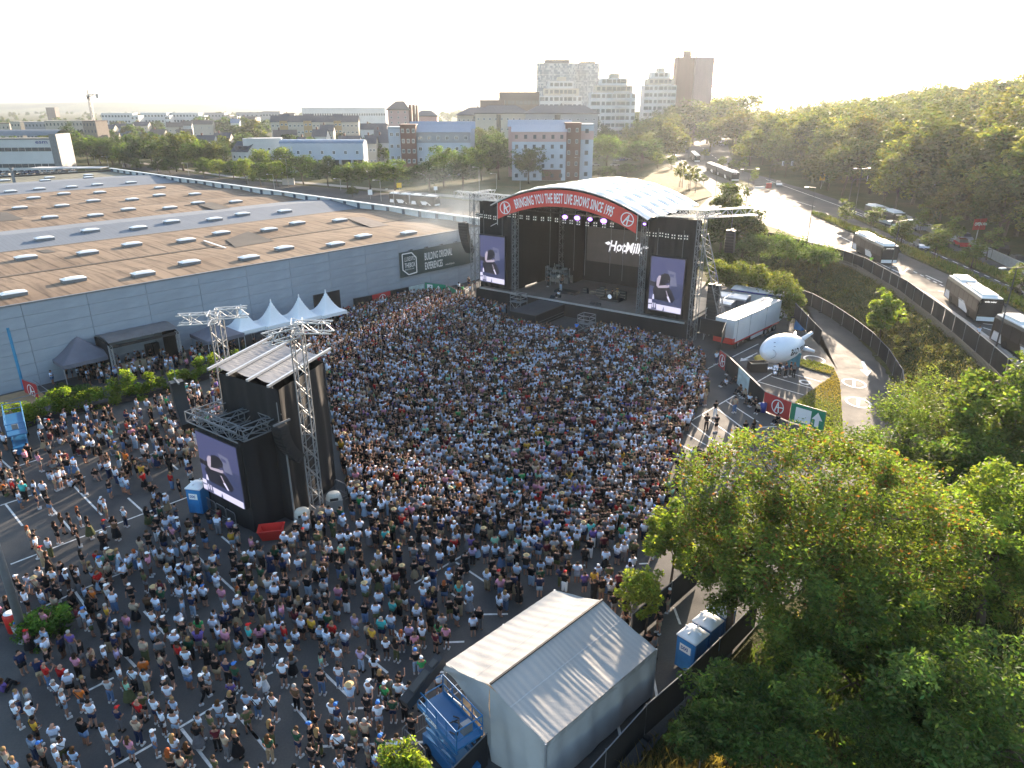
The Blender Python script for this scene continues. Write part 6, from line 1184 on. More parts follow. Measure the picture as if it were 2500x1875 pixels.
ML = [   # heads read in the lower left quarter of the photograph
    (z2b, [(1100, 800, 'white', 'black', 't', 'brown hair'), (1205, 810, 'white', 'khaki', 't', 'dark hair'), (985, 770, 'white', 'grey', 's', 'dark hair'), (890, 880, 'light grey', 'blue denim', 't', 'dark hair'), (1050, 890, 'mint', 'olive', 'k', 'long brown hair'), (650, 960, 'orange', 'light denim', 's', 'dark hair'), (510, 1000, 'white', 'light denim', 's', 'grey hair'), (740, 1085, 'white', 'navy', 's', 'dark hair'),
           (1150, 1085, 'red', 'black', 's', 'a bald head'), (1285, 1060, 'white', 'navy', 's', 'dark hair'), (1345, 1150, 'white', 'grey', 's', 'dark hair'), (1450, 1170, 'white', 'light denim', 's', 'dark hair'), (1660, 1185, 'white', 'khaki', 's', 'dark hair'), (1760, 1185, 'olive', 'grey', 't', 'dark hair'), (1940, 1160, 'white', 'khaki', 's', 'dark hair'), (1130, 1225, 'beige', 'navy', 't', 'grey hair'),
           (860, 1290, 'white', 'grey', 's', 'brown hair'), (450, 1465, 'white', 'light denim', 't', 'a white cap'), (265, 1230, 'mustard', 'black', 's', 'dark hair'), (1180, 1010, 'olive', 'black', 's', 'blond hair'), (620, 690, 'pink', 'black', 't', 'long dark hair'), (365, 770, 'red', 'blue denim', 't', 'a bald head'), (1555, 640, 'white', 'grey', 't', 'blond hair'), (1490, 600, 'red', 'black', 't', 'dark hair'),
           (860, 620, 'white', 'black', 's', 'a white cap'), (1330, 670, 'beige', 'navy', 's', 'long dark hair'), (885, 270, 'mustard', 'blue denim', 't', 'grey hair'), (690, 290, 'pale blue', 'grey', 's', 'a blue cap'), (765, 125, 'orange', 'black', 's', 'blond hair'), (2090, 450, 'turquoise', 'burg' and 'black', 's', 'a red cap'), (1270, 320, 'white', 'black', 's', 'a black cap'), (1665, 380, 'green', 'black', 's', 'long dark hair'),
           (1525, 400, 'black', 'khaki', 's', 'a white cap'), (1610, 440, 'beige', 'black', 's', 'brown hair'), (1880, 1345, 'beige', 'grey', 't', 'grey hair'), (1975, 1335, 'black', 'black', 'k', 'blond hair'), (1450, 1370, 'white', 'blue denim', 's', 'long blond hair'), (575, 495, 'purple', 'grey', 't', 'grey hair'), (1400, 940, 'white', 'grey', 's', 'a black cap'), (1380, 890, 'black', 'black', 's', 'a white cap'),
           (2165, 590, 'white', 'navy', 's', 'dark hair'), (2090, 610, 'white', 'navy', 't', 'a black cap'), (1970, 775, 'dark green', 'navy', 's', 'a blue cap'), (1900, 740, 'navy', 'black', 't', 'a bald head'), (1410, 1485, 'brown', 'black', 's', 'long red hair'), (1500, 1520, 'beige', 'black', 't', 'long dark hair'), (320, 1430, 'beige', 'dark' and 'black', 't', 'a blue cap'), (1930, 1000, 'black', 'black', 't', 'long blond hair'),
           (440, 900, 'white', 'navy', 's', 'grey hair'), (100, 1090, 'white', 'light denim', 's', 'a white cap'), (230, 1100, 'white', 'grey', 't', 'a white cap'), (30, 1495, 'beige', 'black', 's', 'blond hair'), (100, 1570, 'pale blue', 'black', 's', 'blond hair'), (1690, 870, 'black', 'black', 't', 'a white cap'), (1730, 800, 'white', 'white', 's', 'long blond hair'), (690, 885, 'black', 'black', 's', 'blond hair')]),
    (z3b, [(885, 668, 'mustard', 'black', 't', 'dark hair'), (970, 1070, 'green', 'light denim', 's', 'a white cap'), (745, 1275, 'white', 'khaki', 's', 'a black cap'), (835, 1330, 'beige', 'black', 's', 'grey hair'), (640, 1410, 'white', 'black', 's', 'dark hair'), (930, 1215, 'white', 'pale' and 'light denim', 's', 'a blue cap'), (1060, 1430, 'white', 'white', 't', 'brown hair'),
           (250, 920, 'white', 'black', 's', 'a white cap'), (600, 1200, 'white', 'grey', 't', 'blond hair'), (630, 1210, 'navy', 'light denim', 's', 'a blue cap'), (340, 1080, 'brown', 'black', 't', 'grey hair'), (430, 1060, 'black', 'black', 's', 'brown hair'), (640, 800, 'white', 'grey', 's', 'brown hair'), (900, 870, 'white', 'black', 't', 'long dark hair'), (800, 810, 'lilac', 'light denim', 't', 'brown hair'), (730, 1085, 'pale blue', 'grey', 's', 'a straw hat'),
           (860, 1055, 'white', 'navy', 's', 'a white cap'), (845, 1150, 'black', 'black', 's', 'dark hair'), (1150, 1060, 'white', 'grey', 's', 'dark hair'), (1070, 1050, 'white', 'black', 's', 'brown hair'), (755, 965, 'grey', 'grey', 's', 'dark hair'), (180, 1150, 'white', 'navy', 's', 'brown hair'), (945, 1440, 'dark green', 'khaki', 's', 'a blue cap'), (520, 970, 'black', 'blue denim', 't', 'a black cap'),
           (1225, 1085, 'white', 'blue denim', 's', 'dark hair'), (1110, 1160, 'black', 'black', 't', 'a white cap'), (1160, 1295, 'black', 'black', 't', 'a black cap'), (300, 765, 'white', 'navy', 's', 'blond hair'), (185, 770, 'white', 'grey', 't', 'dark hair'), (80, 770, 'white', 'light denim', 's', 'dark hair'), (1340, 380, 'white', 'white', 't', 'dark hair') if False else (1245, 375, 'white', 'blue denim', 't', 'dark hair'),
           (1430, 265, 'white', 'navy', 's', 'a blue cap'), (1500, 350, 'turquoise', 'grey', 't', 'long blond hair'), (450, 1500, 'black', 'navy', 's', 'dark hair'), (500, 1390, 'black', 'olive', 't', 'long blond hair'), (730, 1500, 'black', 'black', 's', 'dark hair'), (350, 1390, 'dark green', 'navy', 's', 'brown hair')]),
    (z1, [(40, 150, 'beige', 'grey', 's', 'dark hair'), (75, 165, 'brown', 'khaki', 's', 'blond hair'), (140, 215, 'dark green', 'white', 's', 'dark hair'), (185, 175, 'black', 'black', 's', 'dark hair'), (285, 330, 'black', 'black', 's', 'dark hair'), (390, 385, 'black', 'black', 's', 'dark hair'), (435, 185, 'white', 'khaki', 's', 'dark hair'), (480, 170, 'white', 'light denim', 's', 'a black cap'), (500, 45, 'beige', 'black', 's', 'brown hair'), (310, 30, 'pink', 'grey', 's', 'long dark hair'),
          (655, 190, 'black', 'black', 's', 'long blond hair'), (685, 215, 'black', 'black', 's', 'dark hair'), (500, 535, 'brown', 'black', 's', 'long brown hair'), (455, 620, 'black', 'black', 's', 'long dark hair'), (570, 540, 'black', 'burg' and 'black', 's', 'dark hair'), (645, 480, 'black', 'white', 's', 'long red hair'), (630, 640, 'black', 'black', 't', 'dark hair'), (730, 575, 'black', 'burg' and 'olive', 'k', 'long dark hair'), (870, 425, 'white', 'khaki', 's', 'a bald head'), (860, 590, 'navy', 'white', 's', 'a red cap'),
          (955, 590, 'brown', 'black', 'k', 'dark hair'), (1030, 480, 'white', 'navy', 't', 'grey hair'), (225, 650, 'beige', 'grey', 's', 'long red hair'), (275, 690, 'black', 'grey', 's', 'a black cap'), (285, 730, 'white', 'beige' and 'khaki', 's', 'dark hair'), (330, 820, 'beige', 'khaki', 't', 'a red cap'), (385, 870, 'black', 'black', 'k', 'long brown hair'), (675, 850, 'black', 'beige' and 'khaki', 's', 'long dark hair'), (745, 940, 'beige', 'light denim', 's', 'long blond hair'), (830, 915, 'white', 'khaki', 's', 'a blue cap'),
          (540, 1005, 'white', 'black', 's', 'a white cap'), (635, 985, 'white', 'grey', 's', 'a black cap'), (985, 850, 'white', 'light denim', 'k', 'long blond hair'), (925, 855, 'dark green', 'grey', 's', 'a straw hat'), (885, 835, 'beige', 'black', 't', 'a white cap'), (1330, 655, 'white', 'grey', 's', 'a bald head'), (1495, 580, 'white', 'navy', 's', 'a white cap'), (1440, 640, 'pink', 'beige' and 'khaki', 's', 'brown hair'), (1650, 895, 'black', 'white', 's', 'a bald head'), (1785, 860, 'white', 'navy', 's', 'brown hair'),
          (1550, 780, 'pale blue', 'black', 's', 'long brown hair'), (1610, 650, 'white', 'black', 's', 'dark hair'), (1170, 740, 'beige', 'light denim', 's', 'long dark hair'), (1235, 690, 'black', 'black', 's', 'brown hair'), (1240, 880, 'pink', 'grey', 's', 'a white cap'), (1200, 1010, 'olive', 'grey', 's', 'dark hair'), (1500, 970, 'pale blue', 'black', 't', 'a white cap'), (1430, 1040, 'white', 'grey', 's', 'brown hair'), (430, 1010, 'white', 'grey', 's', 'brown hair'), (280, 1065, 'beige', 'black', 's', 'a straw hat'),
          (195, 1190, 'white', 'black', 's', 'dark hair'), (375, 1080, 'black', 'black', 's', 'long dark hair'), (440, 1090, 'black', 'black', 'k', 'long brown hair'), (350, 1360, 'pink', 'black', 's', 'dark hair'), (145, 1095, 'black', 'black', 's', 'brown hair'), (1085, 1130, 'black', 'black', 's', 'a white cap'), (890, 1150, 'light grey', 'black', 's', 'a white cap'), (1350, 1170, 'dark green', 'grey', 's', 'grey hair'), (1600, 1215, 'navy', 'light denim', 't', 'brown hair')]),
    (z2, [(430, 1085, 'beige', 'beige' and 'khaki', 's', 'long blond hair'), (515, 1180, 'black', 'white', 't', 'dark hair'), (680, 1145, 'beige', 'blue denim', 't', 'dark hair'), (440, 1290, 'black', 'black', 't', 'dark hair'), (525, 1300, 'black', 'black', 's', 'dark hair'), (765, 1345, 'black', 'black', 's', 'brown hair'), (835, 1335, 'black', 'black', 'k', 'long brown hair'), (690, 1385, 'black', 'black', 's', 'dark hair'), (770, 1395, 'navy', 'black', 't', 'dark hair'),
          (545, 1540, 'turquoise', 'khaki', 's', 'brown hair'), (490, 1570, 'black', 'grey', 's', 'dark hair'), (320, 1085, 'white', 'light denim', 's', 'a blue cap'), (250, 1085, 'white', 'light denim', 's', 'long dark hair'), (195, 1400, 'white', 'black', 's', 'a white cap'), (520, 755, 'white', 'navy', 't', 'blond hair')]),
]
BT = {'s': 'shorts', 't': 'trousers', 'k': 'skirt'}
for zf, L_ in ML:
    for (x, y, a, b_, c, h_) in L_:
        manual(zf(x, y), a, b_, BT[c], h_, face=(None if zf is not z1 else PR.choice([None, None, PR.uniform(0, 6.28)])), bag=PR.random() < .2)
# sitting along the right fence, blimp people, staff and performers
for k, (x, y, a) in enumerate(((600, 985, 'white'), (650, 890, 'black'), (680, 960, 'black'), (720, 1045, 'brown'), (760, 1075, 'beige'), (800, 1120, 'white'), (850, 1150, 'black'), (880, 1200, 'beige'), (1040, 1290, 'black'))):
    manual(z2(x, y), a, 'black', 'trousers', HAIRS[k][0], 7, 2.2, z=.8)
for k, (x, y, a) in enumerate(((1060, 840, 'black'), (1110, 855, 'navy'), (1150, 850, 'black'), (1180, 855, 'grey'))):
    p = G(*z2(x, y), 1.62); TAKEN.append((p.x, p.y)); person(p.x, p.y, 2.6 + k, 0 if k else 2, SI[a], 0, 'trousers', (0, 3, 1, 5)[k], '', k % 4, ['person in black holding up the front of the blimp', 'person in navy shirt second from left under the blimp', 'person in black third from left under the blimp', 'person in grey shirt rightmost under the blimp'][k], 'people carrying the blimp')
VEST = ('blue vest', (.08, .25, .75), 1)
for k, (x, y, l_) in enumerate(((62, 1020, 'leftmost guard in blue vest beside the catwalk'), (180, 1040, 'second guard in blue vest beside the catwalk'), (305, 1070, 'third guard in blue vest at the catwalk corner'), (885, 1020, 'guard in blue vest between catwalk and right platform'), (1540, 1070, 'guard in blue vest right of the right camera platform'), (1910, 1080, 'rightmost guard in blue vest below the right screen'), (130, 910, 'guard in blue vest high beside the left camera platform'))):
    p = G(*z5b(x, y), 1.62); TAKEN.append((p.x, p.y)); person(p.x, p.y, SR + math.pi + PR.uniform(-.3, .3), (0, 1, 5, 8)[k % 4], VEST, 0, 'trousers', (0, 1, 8)[k % 3], '', k % 3, l_, 'guards in blue vests below the stage')
pg = SG(RISER[0] - 0.7, RISER[1] - 0.1, 2.47); person(pg.x, pg.y, SR + math.pi, 4, SI['black'], BI['light denim'], 'trousers', 2, '', 0, 'guitarist on the riser box raising a white guitar overhead', 'performers on the stage', z=2.47)
gt = thing('guitar', 'white electric guitar held overhead by the guitarist', 'guitar', pg + Vector((0, 0, 2.02)), SR); m_ = MB(); m_.prism([(-.2, -.14), (.05, -.17), (.24, -.08), (.24, .08), (.05, .15), (-.2, .12), (-.28, 0)], -.03, .03); o = m_.build('guitar_body', pm('guitar_white', (.7, .66, .62), .3), gt); o.location = (-.45, 0, 0); o.rotation_euler = (math.pi / 2, -.4, 0)
m_ = MB(); m_.beam((-.3, 0, .08), (.5, 0, .42), .05, .03); m_.build('guitar_neck', M_WOOD, gt)
ps = SG(*SL(*z5b(578, 585), 2.12), 2.12); person(ps.x, ps.y, SR + math.pi, 7, SI['white'], 0, 'trousers', 2, '', 0, 'singer crouching at the front edge of the stage', 'performers on the stage', z=2.12)
ps = dr.location + SW * 1.1; person(ps.x, ps.y, SR + math.pi, 7, SI['black'], 0, 'trousers', 2, '', 0, 'drummer seated behind the drum kit', 'performers on the stage', z=2.7)
for k, (x, y, l_) in enumerate((( (1975 + 5), 795 - 190, 'person in neon vest standing beside the upper bus'), (2390, 795, 'person in white shirt walking on the pavement behind the outer fence'))):
    x, y = ((2128, 628) if k == 0 else (2392, 800)); p = G(x, y, ROADZ + 1.6); person(p.x, p.y, 2.5 + k, 0 if k == 0 else 6, ('neon yellow vest', (.45, .75, .08), 1) if k == 0 else SI['white'], 0, 'trousers', 0, '', 0, l_, 'people on the pavement', z=ROADZ + .12)
for k, (x, y, a, l_) in enumerate(((1635, 1440, 'black', 'security person in black and white cap behind the black fence'), (1612, 1490, 'black', 'person in black shirt beside the white capped guard'), (1585, 1545, 'black', 'person in black leaning at the tent corner'), (1600, 1552, 'grey', 'person in dark grey at the rear tent corner'), (1530, 1480, 'black', 'long haired person in black at the end of the rear fence'))):
    p = G(x, y, 1.62); TAKEN.append((p.x, p.y)); person(p.x, p.y, 1 + k, (0, 8, 1, 0, 6)[k], SI[a], BI['khaki'] if k < 2 else 0, 'shorts' if k < 2 else 'trousers', (7, 0, 1, 8, 2)[k], '', 0, l_, 'people between tent and toilets')

for k, (s, w_, l_) in enumerate(((8.3, 6.2, 'stagehand in black nearest the left rack frames'), (9.6, 8.3, 'stagehand in black behind the guitarist'), (24.5, 9.5, 'stagehand in black at the right rear of the stage'))): q_ = SG(s, w_, 2.12); person(q_.x, q_.y, 2 + k, k, SI['black'], 0, 'trousers', 0, '', 0, l_, 'stagehands', z=2.12)
# ---------- the rest of the crowd
Dd = 2500 / 2212.0
def dp(L_): return [tuple(G(x * Dd, y * Dd)[:2]) for x, y in L_]
ZONES = [   # (ground polygon, people per square metre), first hit wins
    (dp([(1020, 652), (1150, 692), (1300, 716), (1420, 742), (1515, 775), (1528, 850), (1490, 920), (1452, 1000), (1430, 1080), (1405, 1170), (1300, 1200), (1100, 1175), (900, 1150), (760, 1090), (735, 1000), (715, 900), (705, 800), (600, 770), (640, 705), (750, 685), (880, 648), (960, 640)]), 2.9),
    (dp([(1452, 1000), (1500, 1000), (1575, 985), (1580, 1015), (1470, 1080), (1440, 1180), (1400, 1260), (1385, 1180), (1430, 1080)]), 1.0),
    (dp([(480, 775), (420, 800), (230, 835), (100, 830), (190, 790), (390, 775), (480, 745), (560, 725), (640, 705), (620, 740), (560, 760)]), 1.7),
    (dp([(60, 900), (260, 905), (430, 845), (500, 810), (560, 790), (520, 870), (440, 960), (420, 1000), (180, 1030), (0, 1010), (0, 940)]), 1.15),
    (dp([(0, 1010), (180, 1030), (420, 1000), (440, 1110), (330, 1090), (200, 1070), (60, 1090), (0, 1080)]), 0.55),
    (dp([(0, 1080), (200, 1070), (330, 1110), (330, 1200), (180, 1230), (60, 1280), (0, 1290)]), 0.10),
    (dp([(330, 1090), (440, 1110), (560, 1190), (420, 1220), (330, 1200)]), 0.9),
    (dp([(560, 1160), (640, 1140), (760, 1090), (900, 1150), (1100, 1175), (1300, 1200), (1405, 1170), (1390, 1260), (1350, 1340), (1200, 1280), (1080, 1340), (960, 1430), (800, 1440), (560, 1420), (420, 1330), (420, 1220)]), 1.95),
    (dp([(0, 1290), (180, 1230), (420, 1220), (420, 1330), (560, 1420), (800, 1440), (960, 1430), (960, 1520), (860, 1590), (640, 1560), (400, 1540), (200, 1530), (0, 1560)]), 1.15),
    (dp([(0, 1560), (200, 1530), (400, 1540), (640, 1560), (860, 1590), (900, 1700), (900, 1900), (0, 1900)]), 0.58),
    (dp([(1020, 600), (1060, 700), (960, 640)]), 0.2),
]
OBST = [([(-21.6, 47.2), (-15.5, 43.6), (-13.4, 50.2), (-19.3, 53.9)], .4), ([(-22.6, 45.6), (-18.3, 42.3), (-16.0, 44.8), (-20.6, 48.2)], .4), ([tuple(eLF[:2]), tuple(eRF[:2]), tuple(eRB[:2]), tuple(eLB[:2])], .5), ([(-5.0, 25), (-2.2, 21.5), (-0.8, 23), (-3, 26)], .4), ([(-46.2, 59), (-42, 53.5), (-41, 55), (-44.8, 60)], .3),
        ([(-15.8, 43.0), (-12.6, 45.0), (-13.2, 47.0), (-15.2, 46.2)], .2), ([tuple(SG(-2, -3.2)[:2]), tuple(SG(36, -3.6)[:2]), tuple(SG(36, 16)[:2]), tuple(SG(-2, 16)[:2])], .1), ([tuple(SG(8, -8.8)[:2]), tuple(SG(23, -8.6)[:2]), tuple(SG(23, 2)[:2]), tuple(SG(8, 2)[:2])], .1),
        ([tuple((e0 + HN * 0.3)[:2]), tuple((e1 + HN * 0.3)[:2]), tuple((e1 + HN * 6)[:2]), tuple((e0 + HN * 6)[:2])], .0)]
OBST += [([(G(665, 1313).x + a, G(665, 1313).y + b_) for a, b_ in ((-1.1, -1.6), (1.1, -1.6), (1.1, .6), (-1.1, .6))], .3), ([(G(492, 1245).x + a, G(492, 1245).y + b_) for a, b_ in ((-.5, -1.3), (.5, -1.3), (.5, .5), (-.5, .5))], .3), ([(-48, 61.5), (-44, 66), (-49, 70), (-55, 66)], 0)]
HEDGE = [(-46.0, 59.8), (-44.6, 62.4), (-42.6, 64.2), (-40.6, 66.0), (-38.4, 67.6), (-36.2, 69.2), (-34.4, 72.6), (-31.8, 76.2)]
rs_ = np.random.RandomState(11)
NC = 120000; cx_ = rs_.uniform(-60, 26, NC); cy_ = rs_.uniform(16, 118, NC)
dens = np.zeros(NC)
for P_, dv in ZONES[::-1]: dens[inpoly(cx_, cy_, P_)] = dv
for P_, mg_ in OBST: dens[inpoly(cx_, cy_, P_) | (dseg(cx_, cy_, P_) < mg_)] = 0
dens[dseg(cx_, cy_, HEDGE, False) < 1.2] = 0
px_ = 1250 + FPX * cx_ / (cy_ * math.cos(PITCH) + CAMH * math.sin(PITCH)); dens[(px_ < -60)] = 0
cl = 0.5 + 0.5 * np.sin(cx_ * 1.7 + 2 * np.sin(cy_ * .8)) * np.sin(cy_ * 1.9 + 1.5 * np.sin(cx_ * 1.1))
prob = np.where(dens > 2, 1.0, np.clip(dens * (0.25 + 1.5 * cl ** 2), 0, 1.6) / 3.2)
cand_d = NC / (86 * 102.0)
keep = rs_.rand(NC) < np.where(dens > 2, 1.0, prob * 3.2 / cand_d * 1.9)
keep &= dens > 0
grid = {}; pts = []
def far_ok(x, y, r_):
    gx, gy = int(x // 0.6), int(y // 0.6)
    for i in (-1, 0, 1):
        for j in (-1, 0, 1):
            for q in grid.get((gx + i, gy + j), ()):
                if (q[0] - x) ** 2 + (q[1] - y) ** 2 < r_ * r_: return False
    return True
for q in TAKEN: grid.setdefault((int(q[0] // .6), int(q[1] // .6)), []).append(q)
for i in np.nonzero(keep)[0]:
    x, y = cx_[i], cy_[i]; r_ = 0.44 if dens[i] > 2 else 0.50
    if far_ok(x, y, r_): grid.setdefault((int(x // .6), int(y // .6)), []).append((x, y)); pts.append((x, y, dens[i]))
pts.sort(key=lambda q: math.hypot(q[0], q[1]))
NEAR = max(0, 296 - NIND[0]); print('individual', NIND[0], 'random', len(pts))
stg = SG(16, 3)
def rnd_person(x, y, dn):
    f = math.atan2(-(stg.x - x), stg.y - y) + PR.gauss(0, .35)
    if dn < 1.2 and PR.random() < (.55 if x < -22 else .25): f = PR.uniform(0, 6.28)
    sit = dn < 1.2 and x < -25 and PR.random() < .12
    pi = 7 if sit else PR.choices(range(9), [50, 14, 14, 4 if dn < 2 else 7, 1 if dn < 2 else 6, 5, 3 if dn < 1.2 else 0, 0, 12])[0]
    return f, pi, wpick(PR, SHIRTS, 2), wpick(PR, BOTTOMS, 2), PR.choices(['shorts', 'trousers', 'skirt'], [55, 33, 12])[0], wpick(PR, HAIRS, 3), PR.choices(range(4), [5, 4, 4, 1])[0], PR.uniform(.87, .98)
for (x, y, dn) in pts[:NEAR]:
    f, pi, sh, bo, bt, hr, sk_, s_ = rnd_person(x, y, dn); person(x, y, f, pi, sh, bo, bt, hr, place_of(x, y), sk_, scale=s_, bag=PR.random() < .15)
# one joined mesh for everybody farther back
TB = {}
def tarr(me):
    v = np.empty(len(me.vertices) * 3, np.float32); me.vertices.foreach_get('co', v); me.calc_loop_triangles() if False else None
    ls = np.array([p.loop_total for p in me.polygons], np.int32); li = np.empty(len(me.loops), np.int32); me.loops.foreach_get('vertex_index', li); return v.reshape(-1, 3), ls, li
def variant(pi, bt, hk):
    k = (pi, bt, hk)
    if k in TB: return TB[k]
    vs, ls, li, pt, o = [], [], [], [], 0
    for part, key in ((0, 'body1'), (1, 'shirt1'), (2, bt + '1'), (3, hk + '1')):
        if key == 'bald1': continue
        v, l_, i_ = tarr(T[pi][key]); vs.append(v); ls.append(l_); li.append(i_ + o); pt.append(np.full(len(v), part)); o += len(v)
    TB[k] = (np.concatenate(vs), np.concatenate(ls), np.concatenate(li), np.concatenate(pt)); return TB[k]
AV, AL, AI, AC_ = [], [], [], []; off = 0
for (x, y, dn) in pts[NEAR:]:
    f, pi, sh, bo, bt, hr, sk_, s_ = rnd_person(x, y, dn); v, l_, i_, pt = variant(pi, bt, HAIRS[hr][1]); c, s = math.cos(f), math.sin(f)
    w_ = np.empty_like(v); w_[:, 0] = (v[:, 0] * c - v[:, 1] * s) * s_ + x; w_[:, 1] = (v[:, 0] * s + v[:, 1] * c) * s_ + y; w_[:, 2] = v[:, 2] * s_
    pal = np.array([SKINS[sk_], np.array(SHIRTS[sh][1]) * PR.uniform(.75, 1.1), np.array(BOTTOMS[bo][1]) * PR.uniform(.7, 1.2), HAIRS[hr][2]])
    AV.append(w_); AL.append(l_); AI.append(i_ + off); AC_.append(pal[pt]); off += len(v)
def np_mesh(name, V, LS, LI, C, mat, smooth=True):
    me = bpy.data.meshes.new(name); me.vertices.add(len(V)); me.vertices.foreach_set('co', V.astype(np.float32).ravel()); me.loops.add(len(LI)); me.loops.foreach_set('vertex_index', LI.astype(np.int32))
    me.polygons.add(len(LS)); st_ = np.concatenate([[0], np.cumsum(LS)[:-1]]).astype(np.int32); me.polygons.foreach_set('loop_start', st_)
    me.polygons.foreach_set('use_smooth', np.full(len(LS), smooth)); me.update(calc_edges=True)
    if C is not None:
        a = me.color_attributes.new('Col', 'FLOAT_COLOR', 'POINT'); a.data.foreach_set('color', np.concatenate([C, np.ones((len(C), 1))], 1).astype(np.float32).ravel())
    me.materials.append(mat); return me
def attr_mat(name, rough=0.85, spec=0.15, transl=0.0, tint=None):
    m = bpy.data.materials.new(name); m.use_nodes = True; t = m.node_tree; n = t.nodes; b = n['Principled BSDF']; a = n.new('ShaderNodeAttribute'); a.attribute_name = 'Col'
    b.inputs['Roughness'].default_value = rough; b.inputs['Specular IOR Level'].default_value = spec; t.links.new(a.outputs['Color'], b.inputs['Base Color'])
    if transl > 0:
        tr = n.new('ShaderNodeBsdfTranslucent'); mx = n.new('ShaderNodeMixShader'); mx.inputs[0].default_value = transl
        q = n.new('ShaderNodeMix'); q.data_type = 'RGBA'; q.blend_type = 'MULTIPLY'; q.inputs[0].default_value = 1.0; t.links.new(a.outputs['Color'], q.inputs[6]); q.inputs[7].default_value = (*(tint or (2.0, 2.2, 0.7)), 1)
        t.links.new(q.outputs[2], tr.inputs['Color']); t.links.new(b.outputs[0], mx.inputs[1]); t.links.new(tr.outputs[0], mx.inputs[2]); t.links.new(mx.outputs[0], n['Material Output'].inputs['Surface'])
    return m
M_CROWD = attr_mat('crowd_clothing')
if AV:
    LSs = np.concatenate(AL); me = np_mesh('crowd', np.concatenate(AV), LSs, np.concatenate(AI), np.concatenate(AC_), M_CROWD)
    o = bpy.data.objects.new('crowd', me); COL.objects.link(o); tag(o, 'dense concert crowd filling the lot between delay towers and stage', None, None, 'stuff'); print('crowd faces', len(LSs), 'people', len(pts) - NEAR)
# ------------------------------------------------------------------ vegetation
M_LEAF = attr_mat('leaves', 0.6, 0.2, 0.5, (2.1, 2.2, 0.8))
M_BARK = pm('bark', (0.085, 0.062, 0.045), 0.9, var=0.35, scale=4, bump=0.6)
def leaf_cloud(rs, C, Rr_, per, size, col, var, up=0.15, flat=0.8, droop=0.0):
    "C: clump centres (n,3); diamond leaves spread through each clump"
    n_ = len(C); idx = np.repeat(np.arange(n_), per); N = len(idx); d = rs.randn(N, 3); d /= np.linalg.norm(d, axis=1)[:, None] + 1e-9; r_ = rs.rand(N) ** 0.45
    P = C[idx] + d * (r_ * Rr_[idx])[:, None] * np.array([1, 1, flat])
    a = rs.randn(N, 3); a[:, 2] = a[:, 2] * 0.5 - droop; a /= np.linalg.norm(a, axis=1)[:, None]; b_ = np.cross(a, rs.randn(N, 3)); b_ /= np.linalg.norm(b_, axis=1)[:, None] + 1e-9
    s = size * (0.6 + 0.8 * rs.rand(N)); V = np.stack([P - a * s[:, None], P + b_ * (s * .42)[:, None], P + a * s[:, None], P - b_ * (s * .42)[:, None]], 1).reshape(-1, 3)
    cb = 1 + var * rs.randn(n_); c = np.array(col)[None] * (cb[idx] * (1 + 0.22 * rs.randn(N)))[:, None]; c[:, 0] *= 1 + 0.25 * rs.randn(N) * 0.6; c = np.clip(c, 0.004, 0.6)
    return V, np.repeat(c, 4, 0)
def leaf_mesh(name, V, C): n_ = len(V) // 4; return np_mesh(name, V, np.full(n_, 4, np.int32), np.arange(len(V)), C, M_LEAF, False)
def crown_pts(rs, n_, rx, ry, rz, cz, lump=0.25, inner=0.25, bottom=-0.55):
    d = rs.randn(n_ * 3, 3); d /= np.linalg.norm(d, axis=1)[:, None]; d = d[d[:, 2] > bottom][:n_]
    ph = rs.rand(3) * 6; lm = 1 + lump * np.sin(d[:, 0] * 3.1 + ph[0]) * np.sin(d[:, 1] * 3.7 + ph[1]) + lump * 0.6 * np.sin(d[:, 2] * 5 + ph[2] + d[:, 0] * 4)
    r_ = np.where(rs.rand(len(d)) < inner, rs.rand(len(d)) * 0.7 + .2, 0.82 + 0.16 * rs.rand(len(d))) * lm
    return d * r_[:, None] * np.array([rx, ry, rz]) + np.array([0, 0, cz])
def trunk_mesh(rs, h_, r_, cz, rx, rz, limbs=7):
    m_ = MB(); b_ = Vector((0, 0, -0.3)); k = Vector((rs.randn() * .03 * h_, rs.randn() * .03 * h_, cz - rz * .55)); m_.tube(b_, k, r_, r_ * .7, 8); t_ = k + Vector((rs.randn() * .04 * h_, rs.randn() * .04 * h_, rz * .9)); m_.tube(k, t_, r_ * .68, r_ * .2, 7)
    for i in range(limbs):
        a = 6.283 * i / limbs + rs.rand(); e = Vector((math.cos(a) * rx * .65, math.sin(a) * rx * .65, cz + rz * (rs.rand() * .9 - .3))); s = b_.lerp(k, .8 + .2 * rs.rand()) if i % 2 else k.lerp(t_, rs.rand() * .5); q = s.lerp(e, .5) + Vector((0, 0, .08 * h_)); m_.tube(s, q, r_ * .36, r_ * .22, 5, False); m_.tube(q, e, r_ * .22, r_ * .06, 5, False)
    return m_.mesh('trunk', M_BARK, True)
def tree_proto(seed, h_, rx, rz, nclump, per, leaf, col, var=.22, cr=.30, trunk=.22, lump=.25, inner=.3, bottom=-.6, limbs=7, droop=0.0):
    rs = np.random.RandomState(seed); cz = h_ - rz; C = crown_pts(rs, nclump, rx, rx, rz, cz, lump, inner, bottom); Rc = rx * cr * (0.7 + .6 * rs.rand(len(C)))
    V, Cc = leaf_cloud(rs, C, Rc, per, leaf, col, var, droop=droop); return leaf_mesh('crown', V, Cc), trunk_mesh(rs, h_, trunk, cz, rx, rz, limbs)
def plant(name, proto, label, cat, loc, rz=0, s=1.0, group=None):
    t_ = thing(name, label, cat, loc, rz, group); t_.scale = s if isinstance(s, tuple) else (s,) * 3
    inst('crown' if 'tree' in name else 'foliage', proto[0], t_); inst('trunk' if 'tree' in name else 'stem', proto[1], t_); return t_
